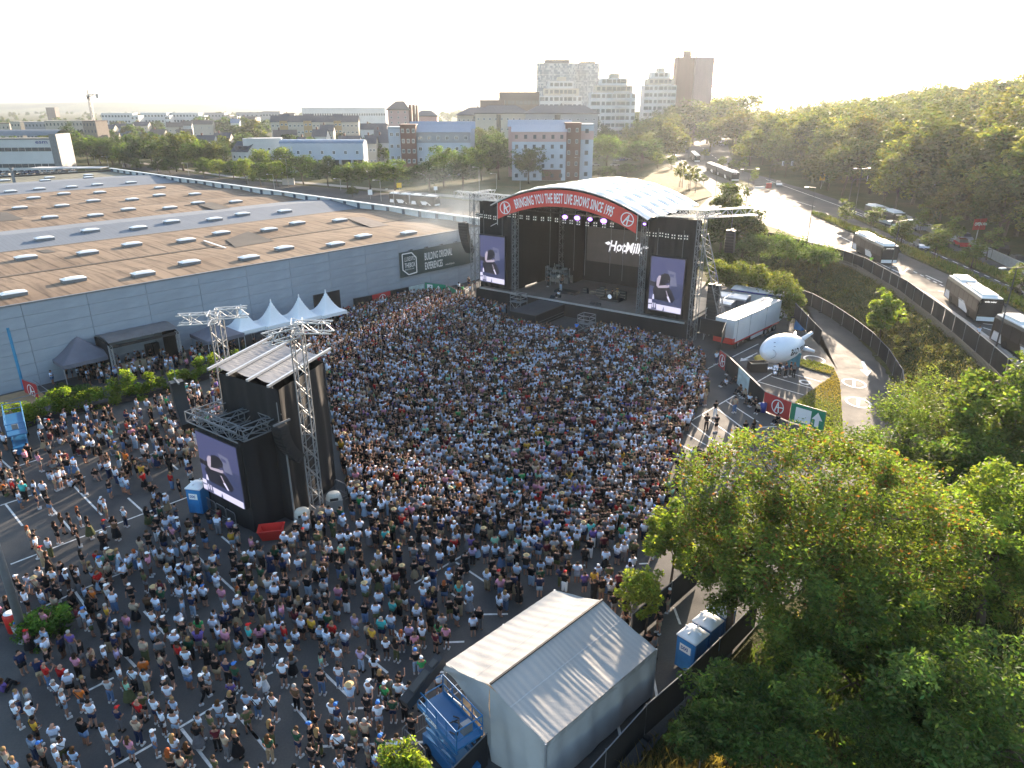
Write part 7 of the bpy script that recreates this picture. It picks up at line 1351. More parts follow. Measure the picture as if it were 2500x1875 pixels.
G1, G2, G3, G4 = (.055, .085, .022), (.040, .066, .020), (.085, .110, .025), (.032, .052, .022)
MID = [tree_proto(40 + i, 10, 4.2, 4.2, 70, 55, .30, c, cr=.34, lump=.18) for i, c in enumerate((G1, G2, G3, G4))]
DARK = [tree_proto(60 + i, 15, 5.6, 6.2, 80, 50, .42, c, cr=.32, lump=.28, trunk=.35) for i, c in enumerate((G2, G4, G1, (.05, .06, .02)))]
FAR = [tree_proto(80 + i, 11, 5.0, 4.6, 40, 34, .70, c, cr=.36, lump=.25) for i, c in enumerate((G1, G2, G4, (.06, .07, .025)))]
FOR = [tree_proto(90 + i, 18, 6.2, 7.4, 90, 46, .50, c, cr=.30, lump=.30, trunk=.35, var=.28) for i, c in enumerate(((.075, .085, .026), (.05, .06, .022), (.085, .085, .030), (.045, .052, .022), (.10, .105, .032), (.07, .065, .028)))]
SAP = [tree_proto(110 + i, 4.6, 1.25, 1.5, 22, 60, .17, c, cr=.42, trunk=.06, limbs=5, lump=.3, bottom=-.9) for i, c in enumerate(((.085, .11, .03), (.10, .105, .03), (.07, .09, .03)))]
TR = random.Random(4)
zoomA = lambda ox, oy, k: (lambda x, y: (ox + x / k, oy + y / k))
Z0, ZB, Z3 = zoomA(0, 180, 3.456), zoomA(580, 180, 3.456), zoomA(1160, 100, 3.456)
Z4, Z7 = zoomA(1780, 100, 3.072), zoomA(1560, 360, 4.424)
TREES = []
def tpx(zf, k, x, y, r_, by, protos, label, gz=0.0, group='trees beyond the hall', name='tree', wide=1.0):
    bx_, by_ = zf(x, by); cx2, cy2 = zf(x, y); b_ = G(bx_, by_, gz); b_.z = float(H(b_.x, b_.y)) if gz == 0 else gz
    top = AT(cx2, cy2 - r_ / k * .98, b_.y).z; dist = b_.y * math.cos(PITCH) + CAMH * math.sin(PITCH); rad = r_ / k / FPX * dist; p = TR.choice(protos)
    hh = max(1.5, top - b_.z); ph, pr = {id(MID): (10, 4.2), id(DARK): (15, 5.6), id(FAR): (11, 5.0), id(FOR): (18, 6.2), id(SAP): (4.6, 1.25)}[id(protos)]
    if hh < 1.2 * rad: hh = 1.2 * rad
    t_ = plant(name, p, label, 'tree', (b_.x, b_.y, b_.z - .1), TR.uniform(0, 6.28), (rad / pr * wide * 1.2, rad / pr * wide * 1.2, hh / ph), group); TREES.append(t_); return t_
ROW = 'round street trees behind the hall'
for i, (x, y, r_, by) in enumerate(((1440, 770, 55, 850), (1340, 770, 45, 850), (1160, 760, 42, 820), (1075, 710, 40, 790), (970, 700, 38, 770), (1730, 775, 58, 880), (1850, 780, 60, 885), (1970, 790, 60, 890), (2090, 790, 66, 900), (2185, 820, 50, 900))):
    tpx(Z0, 3.456, x, y, r_, by, MID, 'small round street tree, %s from the left in the kerbside row' % ('fifth', 'fourth', 'third', 'second', 'first', 'sixth', 'seventh', 'eighth', 'ninth', 'tenth')[i], group=ROW)
for i, (x, y, r_, by) in enumerate(((80, 780, 66, 930), (200, 812, 62, 950), (340, 815, 78, 945), (220, 715, 80, 880), (400, 700, 80, 860), (560, 800, 112, 935), (765, 805, 92, 955), (930, 835, 90, 970), (1120, 840, 110, 975), (1330, 840, 125, 985), (1620, 855, 130, 990), (1740, 710, 105, 950), (1900, 770, 115, 990), (2060, 680, 90, 900), (2120, 585, 90, 820), (970, 985, 36, 1040))):
    tpx(ZB, 3.456, x, y, r_, by, MID if i < 7 else DARK, ('tree below the left end of the white row house', 'tree just left of the small lamp by the street', 'dark tree in front of two others by the street', 'pale tree behind the dark street tree', 'tall pale tree against the row house wall', 'broad bright tree under the row house porches', 'round bright tree right of the broad one', 'dark tree at the right end of the row house', 'dark tree left of the apartment block', 'wide dark tree below the brick stair tower', 'wide dark tree in front of the left apartment block', 'tree covering the right half of the left apartment block', 'tree left of the smoke above the stage', 'tree between the two apartment blocks, lower', 'tree between the two apartment blocks, upper', 'little bush-like tree on the street verge')[i], group='trees along the side street')
for i, (x, y, r_, by) in enumerate(((180, 700, 110, 900), (60, 830, 95, 1000), (180, 865, 105, 1080), (40, 960, 80, 1110), (200, 1000, 105, 1170), (450, 1010, 108, 1200), (840, 925, 105, 1150), (1110, 900, 115, 1090), (1060, 790, 90, 950), (1200, 630, 90, 740), (1350, 700, 110, 850), (1500, 745, 130, 905), (1250, 810, 80, 920), (1400, 955, 130, 1120), (1490, 900, 80, 1060), (950, 700, 40, 780), (1540, 570, 90, 700), (1660, 600, 100, 720), (1760, 570, 100, 700), (1900, 540, 110, 680), (1900, 725, 110, 850), (2030, 480, 90, 610), (2110, 430, 80, 560), (710, 660, 46, 720), (1280, 1090, 60, 1150), (1110, 1120, 60, 1160), (1040, 1125, 50, 1160))):
    tpx(Z3, 3.456, x, y, r_, by, DARK if r_ > 70 else MID, 'leafy tree %s' % ('left of the right apartment block, upper', 'left of the right apartment block, middle', 'touching the left edge of the right apartment block', 'low at the left above the stage banner', 'directly left of the pink banded block, lower', 'reddish, in front of the pink banded block', 'tall, hiding the brick stair of the pink banded block', 'pale, right of the pink banded block', 'behind the pale one right of the block', 'below the stepped white towers', 'left of the widest one near the road', 'widest and tallest beside the road', 'small, among the ones near the road', 'dark and round, above the silver roof', 'narrow, beside the dark round one', 'small, at the roof of the long building', 'below the brown tower, leftmost', 'below the brown tower, second', 'below the brown tower, third', 'below the brown tower, rightmost', 'pale, beside the far parked cars', 'on the skyline right of the brown tower', 'on the skyline at the start of the wood', 'brown leaved, on the roof line of the block', 'low, beside the parked cars', 'low clipped, on the lawn right', 'low clipped, on the lawn left')[i], group='trees between the blocks and the road')
for i, (x, y, r_, by) in enumerate(((750, 620, 80, 770), (850, 600, 80, 760), (950, 640, 75, 770), (1010, 565, 60, 760), (1130, 560, 60, 700), (1290, 620, 95, 790), (1400, 640, 85, 800), (1550, 620, 125, 820), (1680, 640, 90, 830), (1490, 700, 80, 830), (1750, 690, 75, 830), (1830, 650, 75, 830), (1890, 620, 60, 760), (600, 500, 70, 640), (550, 630, 105, 760), (470, 610, 95, 740), (440, 540, 60, 640), (30, 640, 95, 760), (320, 650, 65, 740), (130, 700, 50, 760), (1180, 640, 80, 800), (1060, 650, 70, 790))):
    tpx(Z0, 3.456, x, y, r_, by, DARK, 'dense dark tree %s' % ('first from the left in the belt behind the hall', 'second in the belt behind the hall', 'third in the belt behind the hall', 'conical, rising above the belt', 'behind the middle of the belt', 'broad, near the middle of the belt', 'broad, right of the middle of the belt', 'largest and darkest in the belt', 'right of the largest in the belt', 'low, in front of the largest', 'purple leaved, low in the belt', 'right end of the belt', 'reddish, beside the gabled house', 'beside the brown end wall of the long flats', 'brighter, right of the rounded office', 'brighter, touching the rounded office', 'above the rounded office corner', 'at the left edge in front of the office', 'in front of the office wall', 'low, at the car park wall', 'left of the broad middle one', 'low, left of the middle')[i], group='dark tree belt behind the hall')
FT = []
for (x, y, r_, by) in ((1140, 455, 45, 505), (1110, 388, 30, 415), (1170, 378, 32, 410), (1380, 398, 42, 430), (1290, 408, 30, 430), (1470, 462, 40, 500), (1040, 452, 45, 490), (1265, 440, 32, 470), (1665, 440, 62, 510), (1750, 430, 60, 500), (1850, 395, 60, 450), (1900, 450, 80, 520), (2000, 500, 60, 560), (2100, 500, 60, 560), (2050, 445, 60, 520), (2180, 480, 60, 550), (1950, 400, 50, 460), (1560, 470, 40, 510)): FT.append((Z0, x, y, r_, by))
for (x, y, r_, by) in ((130, 500, 92, 600), (240, 450, 52, 520), (560, 510, 60, 570), (850, 490, 62, 560), (930, 470, 82, 560), (1060, 490, 50, 550), (1120, 390, 72, 440), (1230, 370, 50, 430), (1300, 410, 50, 460), (2000, 470, 62, 570), (1680, 380, 32, 420), (1800, 365, 42, 400), (1740, 352, 34, 390), (2180, 420, 60, 500), (60, 440, 60, 520), (1860, 345, 40, 380), (660, 470, 50, 520), (1150, 500, 40, 545)): FT.append((ZB, x, y, r_, by))
for k, (zf, x, y, r_, by) in enumerate(FT): tpx(zf, 3.456, x, y, r_, by, FAR, 'distant tree among the roofs of the town', group='distant trees in the town')
TOWN = []
for k in range(2600):
    y = 380 + 2600 * TR.random() ** 1.6; x = TR.uniform(-.85, .2) * y
    if math.sin(x * .013 + 1) * math.sin(y * .011) + TR.uniform(-.8, .8) < 0: continue
    TOWN.append((x, y, 0, TR.uniform(.6, 1.15)))
for i, (px, yt, Y) in enumerate(((1590, 255, 430), (1625, 240, 450), (1665, 228, 520), (1700, 222, 500), (1735, 218, 520), (1768, 205, 540), (1800, 200, 480), (1610, 285, 380), (1650, 270, 380), (1575, 300, 350), (1540, 270, 460), (1800, 240, 400), (1740, 262, 420))):
    b_ = AT(px, yt + 30, Y); h0 = 0 if px < 1720 else ROADZ; s = (b_.z - h0) / 18; plant('tree', FOR[i % 6], 'tall tree in front of the high towers, %s' % ('leftmost back', 'second back', 'third back', 'fourth back', 'fifth back', 'sixth back', 'rightmost back', 'second front', 'third front', 'leftmost front', 'beside the middle stepped tower', 'front, at the wood corner', 'front, beside the far road')[i], 'tree', (b_.x, Y, h0 - .3), i, (s * 1.25, s * 1.25, s), 'trees below the towers')
# wood on the right hill
cnt = 0; placed = []; REST = []
cands = [(TR.uniform(62, 640), TR.uniform(95, 760)) for _ in range(9000)]; cands.sort(key=lambda q: math.hypot(*q))
for (x, y) in cands:
    if cnt >= 420: break
    if x / y > .80 or x / y < .22: continue
    d = float(dseg(np.array([x]), np.array([y]), [FARE[i] for i in range(1, 9)], False)[0])
    if not bool(inpoly([x], [y], FARE)[0]) or bool(inpoly([x], [y], ROADP)[0]) or d < 5.5: continue
    m_ = 6.2 if y < 260 else (8.5 if y < 420 else 13)
    if any((x - a) ** 2 + (y - b_) ** 2 < m_ * m_ for a, b_ in placed): continue
    placed.append((x, y)); s = TR.uniform(.75, 1.18) * (.7 if d < 12 else 1); z_ = float(H(x, y)); cnt += 1
    if cnt > 130: REST.append((x, y, z_ - .3, s)); continue
    plant('tree', FOR[TR.choice((0, 1, 2, 3, 4, 5, 1, 3))], 'tall tree of the dense wood on the hill beyond the road', 'tree', (x, y, z_ - .3), TR.uniform(0, 6.28), (s * 1.12, s * 1.12, s), 'trees of the wood on the right hill')
def joined(name, label, lst, protos):
    Vs, Cs = [], []
    for k, (x, y, z_, s_) in enumerate(lst):
        me_ = protos[k % len(protos)][0]; n_ = len(me_.vertices); v = np.empty(n_ * 3, np.float32); me_.vertices.foreach_get('co', v); c_ = np.empty(n_ * 4, np.float32); me_.color_attributes['Col'].data.foreach_get('color', c_)
        v = v.reshape(-1, 3) * s_; c_ = c_.reshape(-1, 4)[:, :3]
        if y > 900: keep_ = np.repeat(np.arange(n_ // 4) % 3 == 0, 4); v, c_ = v[keep_], c_[keep_]; m0 = v.reshape(-1, 4, 3).mean(1, keepdims=True); v = ((v.reshape(-1, 4, 3) - m0) * 1.7 + m0).reshape(-1, 3)
        a = k * 2.4; Vs.append(np.stack([v[:, 0] * math.cos(a) - v[:, 1] * math.sin(a) + x, v[:, 0] * math.sin(a) + v[:, 1] * math.cos(a) + y, v[:, 2] + z_], 1)); Cs.append(c_)
    o = inst(name, leaf_mesh(name, np.concatenate(Vs), np.concatenate(Cs))); tag(o, label, None, None, 'stuff'); print(name, len(lst))
FORFAR = [tree_proto(140 + i, 18, 6.2, 7.4, 60, 26, .75, c, cr=.34, lump=.30, trunk=.35, var=.28) for i, c in enumerate(((.075, .085, .026), (.05, .06, .022), (.085, .085, .030)))]
joined('woodland', 'farther part of the wood covering the hill on the right', REST, FORFAR)
TOWN = TOWN[:620]; joined('distant_woodland', 'green mass of trees spread through the town to the horizon', TOWN, FAR)
# saplings in the medians, each in a stake frame
stake = MB()
for a in range(3): c, s = math.cos(a * 2.1) * .45, math.sin(a * 2.1) * .45; stake.tube((c, s, 0), (c, s, 1.9), .035, n=4)
for a in range(3): c, s, c2, s2 = math.cos(a * 2.1) * .45, math.sin(a * 2.1) * .45, math.cos(a * 2.1 + 2.1) * .45, math.sin(a * 2.1 + 2.1) * .45; stake.beam((c, s, 1.8), (c2, s2, 1.8), .04)
stm = stake.mesh('stake_frame', M_BARK)
for i, (zf, k, x, y, r_, by) in enumerate([(Z4, 3.072, *q) for q in ((865, 1265, 60, 1380), (1065, 1300, 62, 1420), (1285, 1380, 72, 1530), (1530, 1455, 82, 1640), (1650, 1370, 62, 1560), (1815, 1560, 72, 1700), (1935, 1460, 70, 1640), (1430, 1300, 50, 1440), (180, 990, 32, 1080))] + [(Z7, 4.424, *q) for q in ((440, 200, 48, 430), (530, 240, 42, 460), (612, 262, 42, 420), (690, 320, 42, 410), (880, 135, 42, 240), (1000, 170, 40, 260), (1120, 170, 42, 270), (705, 50, 35, 130), (200, 120, 60, 220), (350, 130, 50, 230))] + [(zoomA(1980, 560, 3.073), 3.073, 1560, 320, 75, 520), (zoomA(1980, 560, 3.073), 3.073, 640, 10, 45, 110)]):
    t_ = tpx(zf, k, x, y, r_, by, SAP, 'young staked tree %s' % ('leftmost in the wide median by the junction', 'beside the rainbow striped bus', 'with pale leaves in front of the rainbow bus', 'bright green, left of the red car', 'behind the parked cars near the red sign', 'bright green, below the red sign', 'right of the red sign', 'between striped bus and parked car', 'on the small traffic island', 'first on the lit pavement by the lawn', 'second on the lit pavement by the lawn', 'third on the lit pavement by the lawn', 'fourth on the lit pavement by the lawn', 'beside the far cars, left', 'beside the far cars, middle', 'beside the far cars, right', 'far up the lit road', 'pale, at the lawn corner', 'pale, beside the far coach', 'at the right edge behind the nearest bus', 'above the upper dark bus')[i], gz=ROADZ + .1, group='young trees along the main road')
    inst('stake_frame', stm, t_, sc_=(1 / max(.3, t_.scale[0]), 1 / max(.3, t_.scale[1]), 1 / max(.3, t_.scale[2])))
# ---- near foliage
def near_tree(name, label, base, cc, rx, rz, ncl, per, leaf, col, seed, trunk=.3, var=.22, cr=.16, lump=.22, droop=.3, limbs=12, inner=.35, col2=None, bottom=-.75):
    rs = np.random.RandomState(seed); h0 = float(H(base[0], base[1])); C = crown_pts(rs, ncl, rx, rx * .95, rz, 0, lump, inner, bottom) + np.array([cc[0] - base[0], cc[1] - base[1], cc[2] - h0]); Rc = rx * cr * (0.7 + .6 * rs.rand(len(C)))
    V, Cc = leaf_cloud(rs, C, Rc, per, leaf, col, var, droop=droop)
    if col2: k = rs.rand(len(V) // 4) < .10; k4 = np.repeat(k & (V.reshape(-1, 4, 3)[:, 0, 2] > cc[2] - h0), 4); Cc[k4] = np.array(col2)
    t_ = thing(name, label, 'tree' if 'tree' in name else 'bush', (base[0], base[1], h0)); o = inst('crown' if 'tree' in name else 'foliage', leaf_mesh('crown', V, Cc), t_)
    inst('trunk' if 'tree' in name else 'stem', trunk_mesh(rs, cc[2] - h0 + rz, trunk, cc[2] - h0, rx, rz, limbs), t_); return t_
def nt(name, label, px, py, Y, rx, rz, *a, **k): c = AT(px, py, Y); return near_tree(name, label, (c.x + .3, c.y + .2), c, rx, rz, *a, **k)
near = [
 nt('locust_tree', 'huge dark green tree with brown pods filling the right foreground', 2000, 1300, 31.5, 7.0, 5.2, 420, 170, .105, (.082, .112, .027), 201, trunk=.38, cr=.12, lump=.20, col2=(.15, .07, .03), inner=.40),
 nt('locust_tree', 'left bough tree of the big green mass, above the toilets', 1800, 1370, 31.0, 3.1, 3.6, 130, 160, .105, (.082, .112, .027), 202, trunk=.24, cr=.20, lump=.32, col2=(.13, .055, .03)),
 nt('broadleaf_tree', 'dark leafy tree at the bottom right behind the fence', 2130, 1640, 24.5, 4.7, 4.0, 190, 160, .115, (.075, .115, .03), 203, trunk=.25, cr=.16, lump=.32),
 nt('broadleaf_tree', 'dark bushy tree rising from the bottom edge right of the tent', 1880, 1800, 21.5, 3.1, 2.6, 120, 150, .105, (.060, .095, .028), 204, trunk=.2, cr=.2, lump=.32),
 nt('broadleaf_tree', 'sunlit light green tree at the right edge of the picture', 2450, 1330, 33, 4.4, 4.6, 170, 150, .13, (.11, .15, .035), 205, trunk=.25, cr=.18),
 nt('broadleaf_tree', 'green tree in the bottom right corner', 2380, 1780, 21, 4.0, 3.4, 150, 150, .11, (.07, .11, .035), 206, trunk=.22, cr=.2),
 nt('broadleaf_tree', 'leafy tree at the right edge just below the weedy slope', 2470, 1040, 46, 4.0, 4.4, 220, 80, .18, (.075, .105, .028), 207, cr=.2),
 nt('broadleaf_tree', 'broad tree between the big locust and the embankment', 2340, 1170, 43, 3.7, 3.2, 230, 80, .17, (.060, .092, .026), 208, cr=.2),
 nt('ash_sapling_tree', 'bright yellow green young tree left of the big tree', 1638, 1310, 36.5, 1.5, 2.2, 80, 70, .15, (.13, .165, .035), 209, trunk=.09, cr=.28, inner=.5),
 nt('ash_sapling_tree', 'small bright yellow green tree at the end of the rear fence', 1572, 1440, 32.4, 1.15, 1.5, 50, 70, .12, (.14, .170, .035), 210, trunk=.07, cr=.34, inner=.5),
 nt('ash_sapling_tree', 'bright small tree cut off by the bottom edge beside the lift', 985, 1880, 19.6, .95, 1.1, 50, 80, .095, (.13, .165, .03), 211, trunk=.06, cr=.34, inner=.5),
 nt('ash_sapling_tree', 'thin green shrub tree at the foot of the grey lamp pole', 108, 1530, 32.6, 1.35, 1.2, 55, 60, .12, (.060, .120, .025), 212, trunk=.06, cr=.34, inner=.5),
 nt('round_tree', 'bright green round tree on the slope between the two black fences', 2158, 765, 84.5, 1.9, 2.4, 80, 60, .20, (.12, .155, .035), 213, trunk=.1, cr=.3, inner=.5),
 nt('poplar_tree', 'dark tree rising behind the right wing of the stage', *Z7(985, 660), 140, 3.4, 5.4, 120, 60, .26, (.055, .070, .026), 214, trunk=.2, cr=.28),
 nt('broadleaf_tree', 'dark shrub tree left behind the right stage wing', *Z7(880, 850), 132, 3.6, 3.2, 110, 55, .26, (.050, .066, .026), 215, cr=.28),
 nt('broadleaf_tree', 'shrub tree below the outer fence behind the cabins', *Z7(1150, 850), 130, 3.4, 3.2, 110, 55, .26, (.055, .070, .026), 216, cr=.28)]
for i, (px, py, Y, rx, rz, c) in enumerate(((1760, 668, 103, 2.0, 1.8, (.10, .115, .03)), (1800, 672, 102, 2.2, 1.9, (.09, .11, .03)), (1850, 685, 99.5, 2.3, 2.0, (.09, .105, .028)), (1905, 705, 96.5, 2.5, 2.4, (.09, .105, .028)), (1925, 740, 93, 2.2, 2.4, (.075, .095, .025)),
        (1850, 600, 122, 3.0, 1.8, (.05, .075, .028)), (1920, 600, 120, 3.2, 1.9, (.06, .095, .03)), (2000, 620, 112, 2.6, 1.3, (.06, .09, .03)), (1780, 640, 122, 3.5, 2.2, (.045, .060, .025)), (2260, 980, 56, 2.8, 2.2, (.085, .11, .03)), (2200, 1020, 50, 2.4, 1.8, (.07, .10, .028)), (1700, 1790, 21.2, 1.0, .9, (.05, .075, .025)), (1790, 1690, 24.2, 1.3, 1.1, (.04, .07, .025)), (2140, 1090, 46, 2.4, 1.8, (.07, .10, .028)))):
    nt('bush', 'leafy bush %s' % ('leftmost in the row behind the trailer', 'second in the row behind the trailer', 'third in the row behind the trailer', 'tall, at the rear end of the trailer', 'right of the trailer end, hanging over the ramp', 'on the slope below the outer fence, left', 'on the slope below the outer fence, brighter', 'small, against the outer fence', 'dark, behind the cabins', 'at the lower end of the weedy slope', 'beside the lower end of the curved fence', 'small, low right of the tent', 'dark, inside the shade of the big tree', 'between locust tree and curved fence')[i], px, py, Y, rx, rz, 70, 60, .17 if Y > 60 else .11, c, 230 + i, trunk=.05, cr=.32, limbs=4, inner=.5, bottom=-.95)
# bamboo hedge
rs = np.random.RandomState(77); hp = []
for a, b_ in zip(HEDGE[:-1], HEDGE[1:]):
    for q in range(14): u = rs.rand(); hh = 1.9 + .5 * math.sin(len(hp) * .15) + rs.rand() * .5; hp.append((lerp(a[0], b_[0], u) + rs.randn() * .35, lerp(a[1], b_[1], u) + rs.randn() * .35, hh * rs.rand() ** .6))
C = np.array(hp); V, Cc = leaf_cloud(rs, C, np.full(len(C), .62), 190, .13, (.105, .150, .022), .2, droop=.2); hg = thing('bamboo_hedge', 'long sunlit bamboo hedge between bar tents and lot', 'hedge', (0, 0, 0)); inst('foliage', leaf_mesh('foliage', V, Cc), hg)
for a, b_ in zip(HEDGE[:-1], HEDGE[1:]): m_ = MB(); m_.beam((*a, .25), (*b_, .25), .9, .5); m_.build('planter_box', M_DARK, hg)
V, Cc = leaf_cloud(rs, np.array([(-47.5 + rs.rand() * 3.5, 66.5 + rs.rand() * 2.5, .3 + rs.rand() * .6) for _ in range(34)]), np.full(34, .55), 150, .12, (.04, .075, .02), .2); sh_ = thing('shrub_bed', 'low dark green shrubs behind the left end of the bamboo hedge', 'shrubs', (0, 0, 0)); inst('foliage', leaf_mesh('foliage', V, Cc), sh_)
# weeds and tall grass: uncountable
def blades(name, label, pts_, hmin, hmax, cols, seed, w_=.05, lean=.35):
    rs = np.random.RandomState(seed); P = np.array(pts_); N = len(P); h_ = rs.uniform(hmin, hmax, N); nv = np.sin(P[:, 0] * .35 + 2 * np.sin(P[:, 1] * .21)) + np.sin(P[:, 1] * .31 + P[:, 0] * .12) + .7 * rs.randn(N); h_ *= .5 + .35 * np.abs(nv).clip(0, 2); a = rs.rand(N) * 6.283; d = np.stack([np.cos(a), np.sin(a), np.zeros(N)], 1); l_ = rs.randn(N, 2) * lean
    T0 = P + np.stack([l_[:, 0] * h_, l_[:, 1] * h_, h_], 1); M0 = P + np.stack([l_[:, 0] * h_ * .3, l_[:, 1] * h_ * .3, h_ * .6], 1); ww = (w_ * (.6 + rs.rand(N)))[:, None]
    V = np.stack([P - d * ww * .4, M0 - d * ww, T0, M0 + d * ww], 1).reshape(-1, 3); c = np.array(cols)[np.clip(((nv + 2.2) / 4.4 * len(cols)).astype(int), 0, len(cols) - 1)] * (.7 + .6 * rs.rand(N))[:, None]; me = leaf_mesh(name, V, np.repeat(c, 4, 0)); o = inst(name, me); return tag(o, label, None, None, 'stuff')
rs = np.random.RandomState(5); Q = []
xs_, ys_ = rs.uniform(26, 62, 150000), rs.uniform(38, 128, 150000); hz_ = H(xs_, ys_); d1 = dseg(xs_, ys_, FENCE1, False); ok = (hz_ > .05) & (hz_ < ROADZ - .12) & (d1 > .5) & (~inpoly(xs_, ys_, [(0, 0), (26, 38)] + FENCE1 + [(20, 120), (0, 120)])); Q = np.stack([xs_, ys_, hz_], 1)[ok]
blades('weeds', 'tall summer weeds and dry grass on the slope between the fences', Q[:26000], .12, .5, [(.10, .075, .035), (.07, .065, .025), (.045, .055, .02), (.13, .10, .05), (.08, .07, .03)], 8, .035, .7)
Q2 = Q[::110][:420]; C = Q2 + np.array([0, 0, .25]); V, Cc = leaf_cloud(rs, C, rs.uniform(.35, 1.1, len(C)), 110, .10, (.075, .078, .032), .42, flat=.6); o = inst('wild_shrubs', leaf_mesh('wild_shrubs', V, Cc)); tag(o, 'low wild shrubs scattered over the weedy slope', None, None, 'stuff')
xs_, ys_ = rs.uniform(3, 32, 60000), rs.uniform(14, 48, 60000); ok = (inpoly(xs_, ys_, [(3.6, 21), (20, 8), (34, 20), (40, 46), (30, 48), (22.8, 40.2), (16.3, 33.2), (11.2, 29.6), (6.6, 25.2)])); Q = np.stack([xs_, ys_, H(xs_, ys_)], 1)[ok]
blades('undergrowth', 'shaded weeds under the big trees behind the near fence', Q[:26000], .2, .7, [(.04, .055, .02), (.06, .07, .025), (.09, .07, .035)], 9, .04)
Q = np.array([(c[0] + rs.randn() * s, c[1] + rs.randn() * s, 0) for c, s, n_ in (((5.6, 22.3), .45, 1500), ((7.4, 22.0), .6, 2200), ((8.6, 23.9), .35, 900)) for _ in range(n_)]); Q[:, 2] = H(Q[:, 0], Q[:, 1])
blades('tall_grass', 'tuft of tall dry golden grass right of the near fence', Q, .5, 1.3, [(.30, .19, .08), (.22, .14, .06), (.16, .12, .05)], 10, .022, .3)
xs_, ys_ = rs.uniform(-35, 20, 20000), rs.uniform(130, 215, 20000); pq = W2([(560, 452), (800, 484), (1000, 519), (1250, 566), (1160, 560), (900, 510), (600, 462)], 0); ok = inpoly(xs_, ys_, pq); Q = np.stack([xs_, ys_, H(xs_, ys_)], 1)[ok]
blades('weeds', 'tall green weeds along the wall between hall and side street', Q[:9000], .6, 1.6, [(.10, .13, .03), (.07, .10, .025)], 12, .09)
Q = []
for P_, n_ in ((isl, 6000),):
    a = np.array(P_); xs_, ys_ = rs.uniform(a[:, 0].min(), a[:, 0].max(), n_ * 3), rs.uniform(a[:, 1].min(), a[:, 1].max(), n_ * 3); ok = inpoly(xs_, ys_, P_); Q.append(np.stack([xs_, ys_, np.full(len(xs_), .12)], 1)[ok][:n_])
blades('grass', 'short patchy grass on the triangular island', np.concatenate(Q), .06, .2, [(.10, .12, .03), (.17, .13, .05)], 13, .04)
Q = []
for lst in ([(1981, 518), (2030, 532), (2090, 556), (2200, 596), (2320, 646), (2400, 684), (2520, 742), (2520, 775), (2400, 712), (2320, 672), (2200, 618), (2090, 572), (2030, 546), (1985, 526)], [(2080, 526), (2150, 552), (2240, 585), (2340, 622), (2420, 655), (2520, 700), (2520, 724), (2420, 676), (2340, 640), (2240, 600), (2150, 562), (2080, 532)]):
    P_ = Rr(lst); a = np.array(P_); xs_, ys_ = rs.uniform(a[:, 0].min(), a[:, 0].max(), 60000), rs.uniform(a[:, 1].min(), a[:, 1].max(), 60000); ok = inpoly(xs_, ys_, P_); Q.append(np.stack([xs_, ys_, np.full(len(xs_), ROADZ + .12)], 1)[ok][:7000])
blades('median_plants', 'low shrubs and grass planted in the road medians', np.concatenate(Q), .2, .7, [(.06, .08, .025), (.12, .10, .04), (.08, .09, .03)], 14, .09)
# ------------------------------------------------------------------ town, towers
def wcol(nm, c, v=.08): return pm(nm, c, .8, var=v, scale=.15)
W_WHITE, W_CREAM, W_PINK, W_BRICK, W_GREY, W_BLUEG, W_YEL, W_DK = wcol('white_render', (0.468, 0.468, 0.468)), wcol('cream_render', (0.370, 0.330, 0.274)), wcol('pink_render', (0.403, 0.267, 0.250)), wcol('brown_brick', (0.121, 0.052, 0.040)), wcol('grey_render', (0.242, 0.250, 0.267)), wcol('pale_blue_render', (0.378, 0.419, 0.484)), wcol('yellow_render', (0.338, 0.226, 0.105)), wcol('dark_brown_cladding', (0.081, 0.060, 0.056))
R_SLATE, R_TILE, R_ZINC = pm('slate_roof', (.055, .055, .065), .6, var=.2), pm('brown_tile_roof', (.11, .085, .07), .7, var=.2), pm('zinc_blue_roof', (.15, .20, .27), .4, .3, var=.1, scale=.4, stretch=(8, 1, 1))
wm_ = MB(); wm_.c = 0; wm_.box(-.5, .5, -.05, .02, 0, 1); wm_.c = 1; wm_.quad((-.42, -.055, .07), (-.03, -.055, .07), (-.03, -.055, .93), (-.42, -.055, .93)); wm_.quad((.03, -.055, .07), (.42, -.055, .07), (.42, -.055, .93), (.03, -.055, .93))
WIN_W = wm_.mesh('window', [M_WHITE, M_GLASS]); wm_.c = 0; WIN_D = wm_.mesh('window', [M_DARK, pm('grey_glass', (.06, .07, .085), .15, spec=.8)])
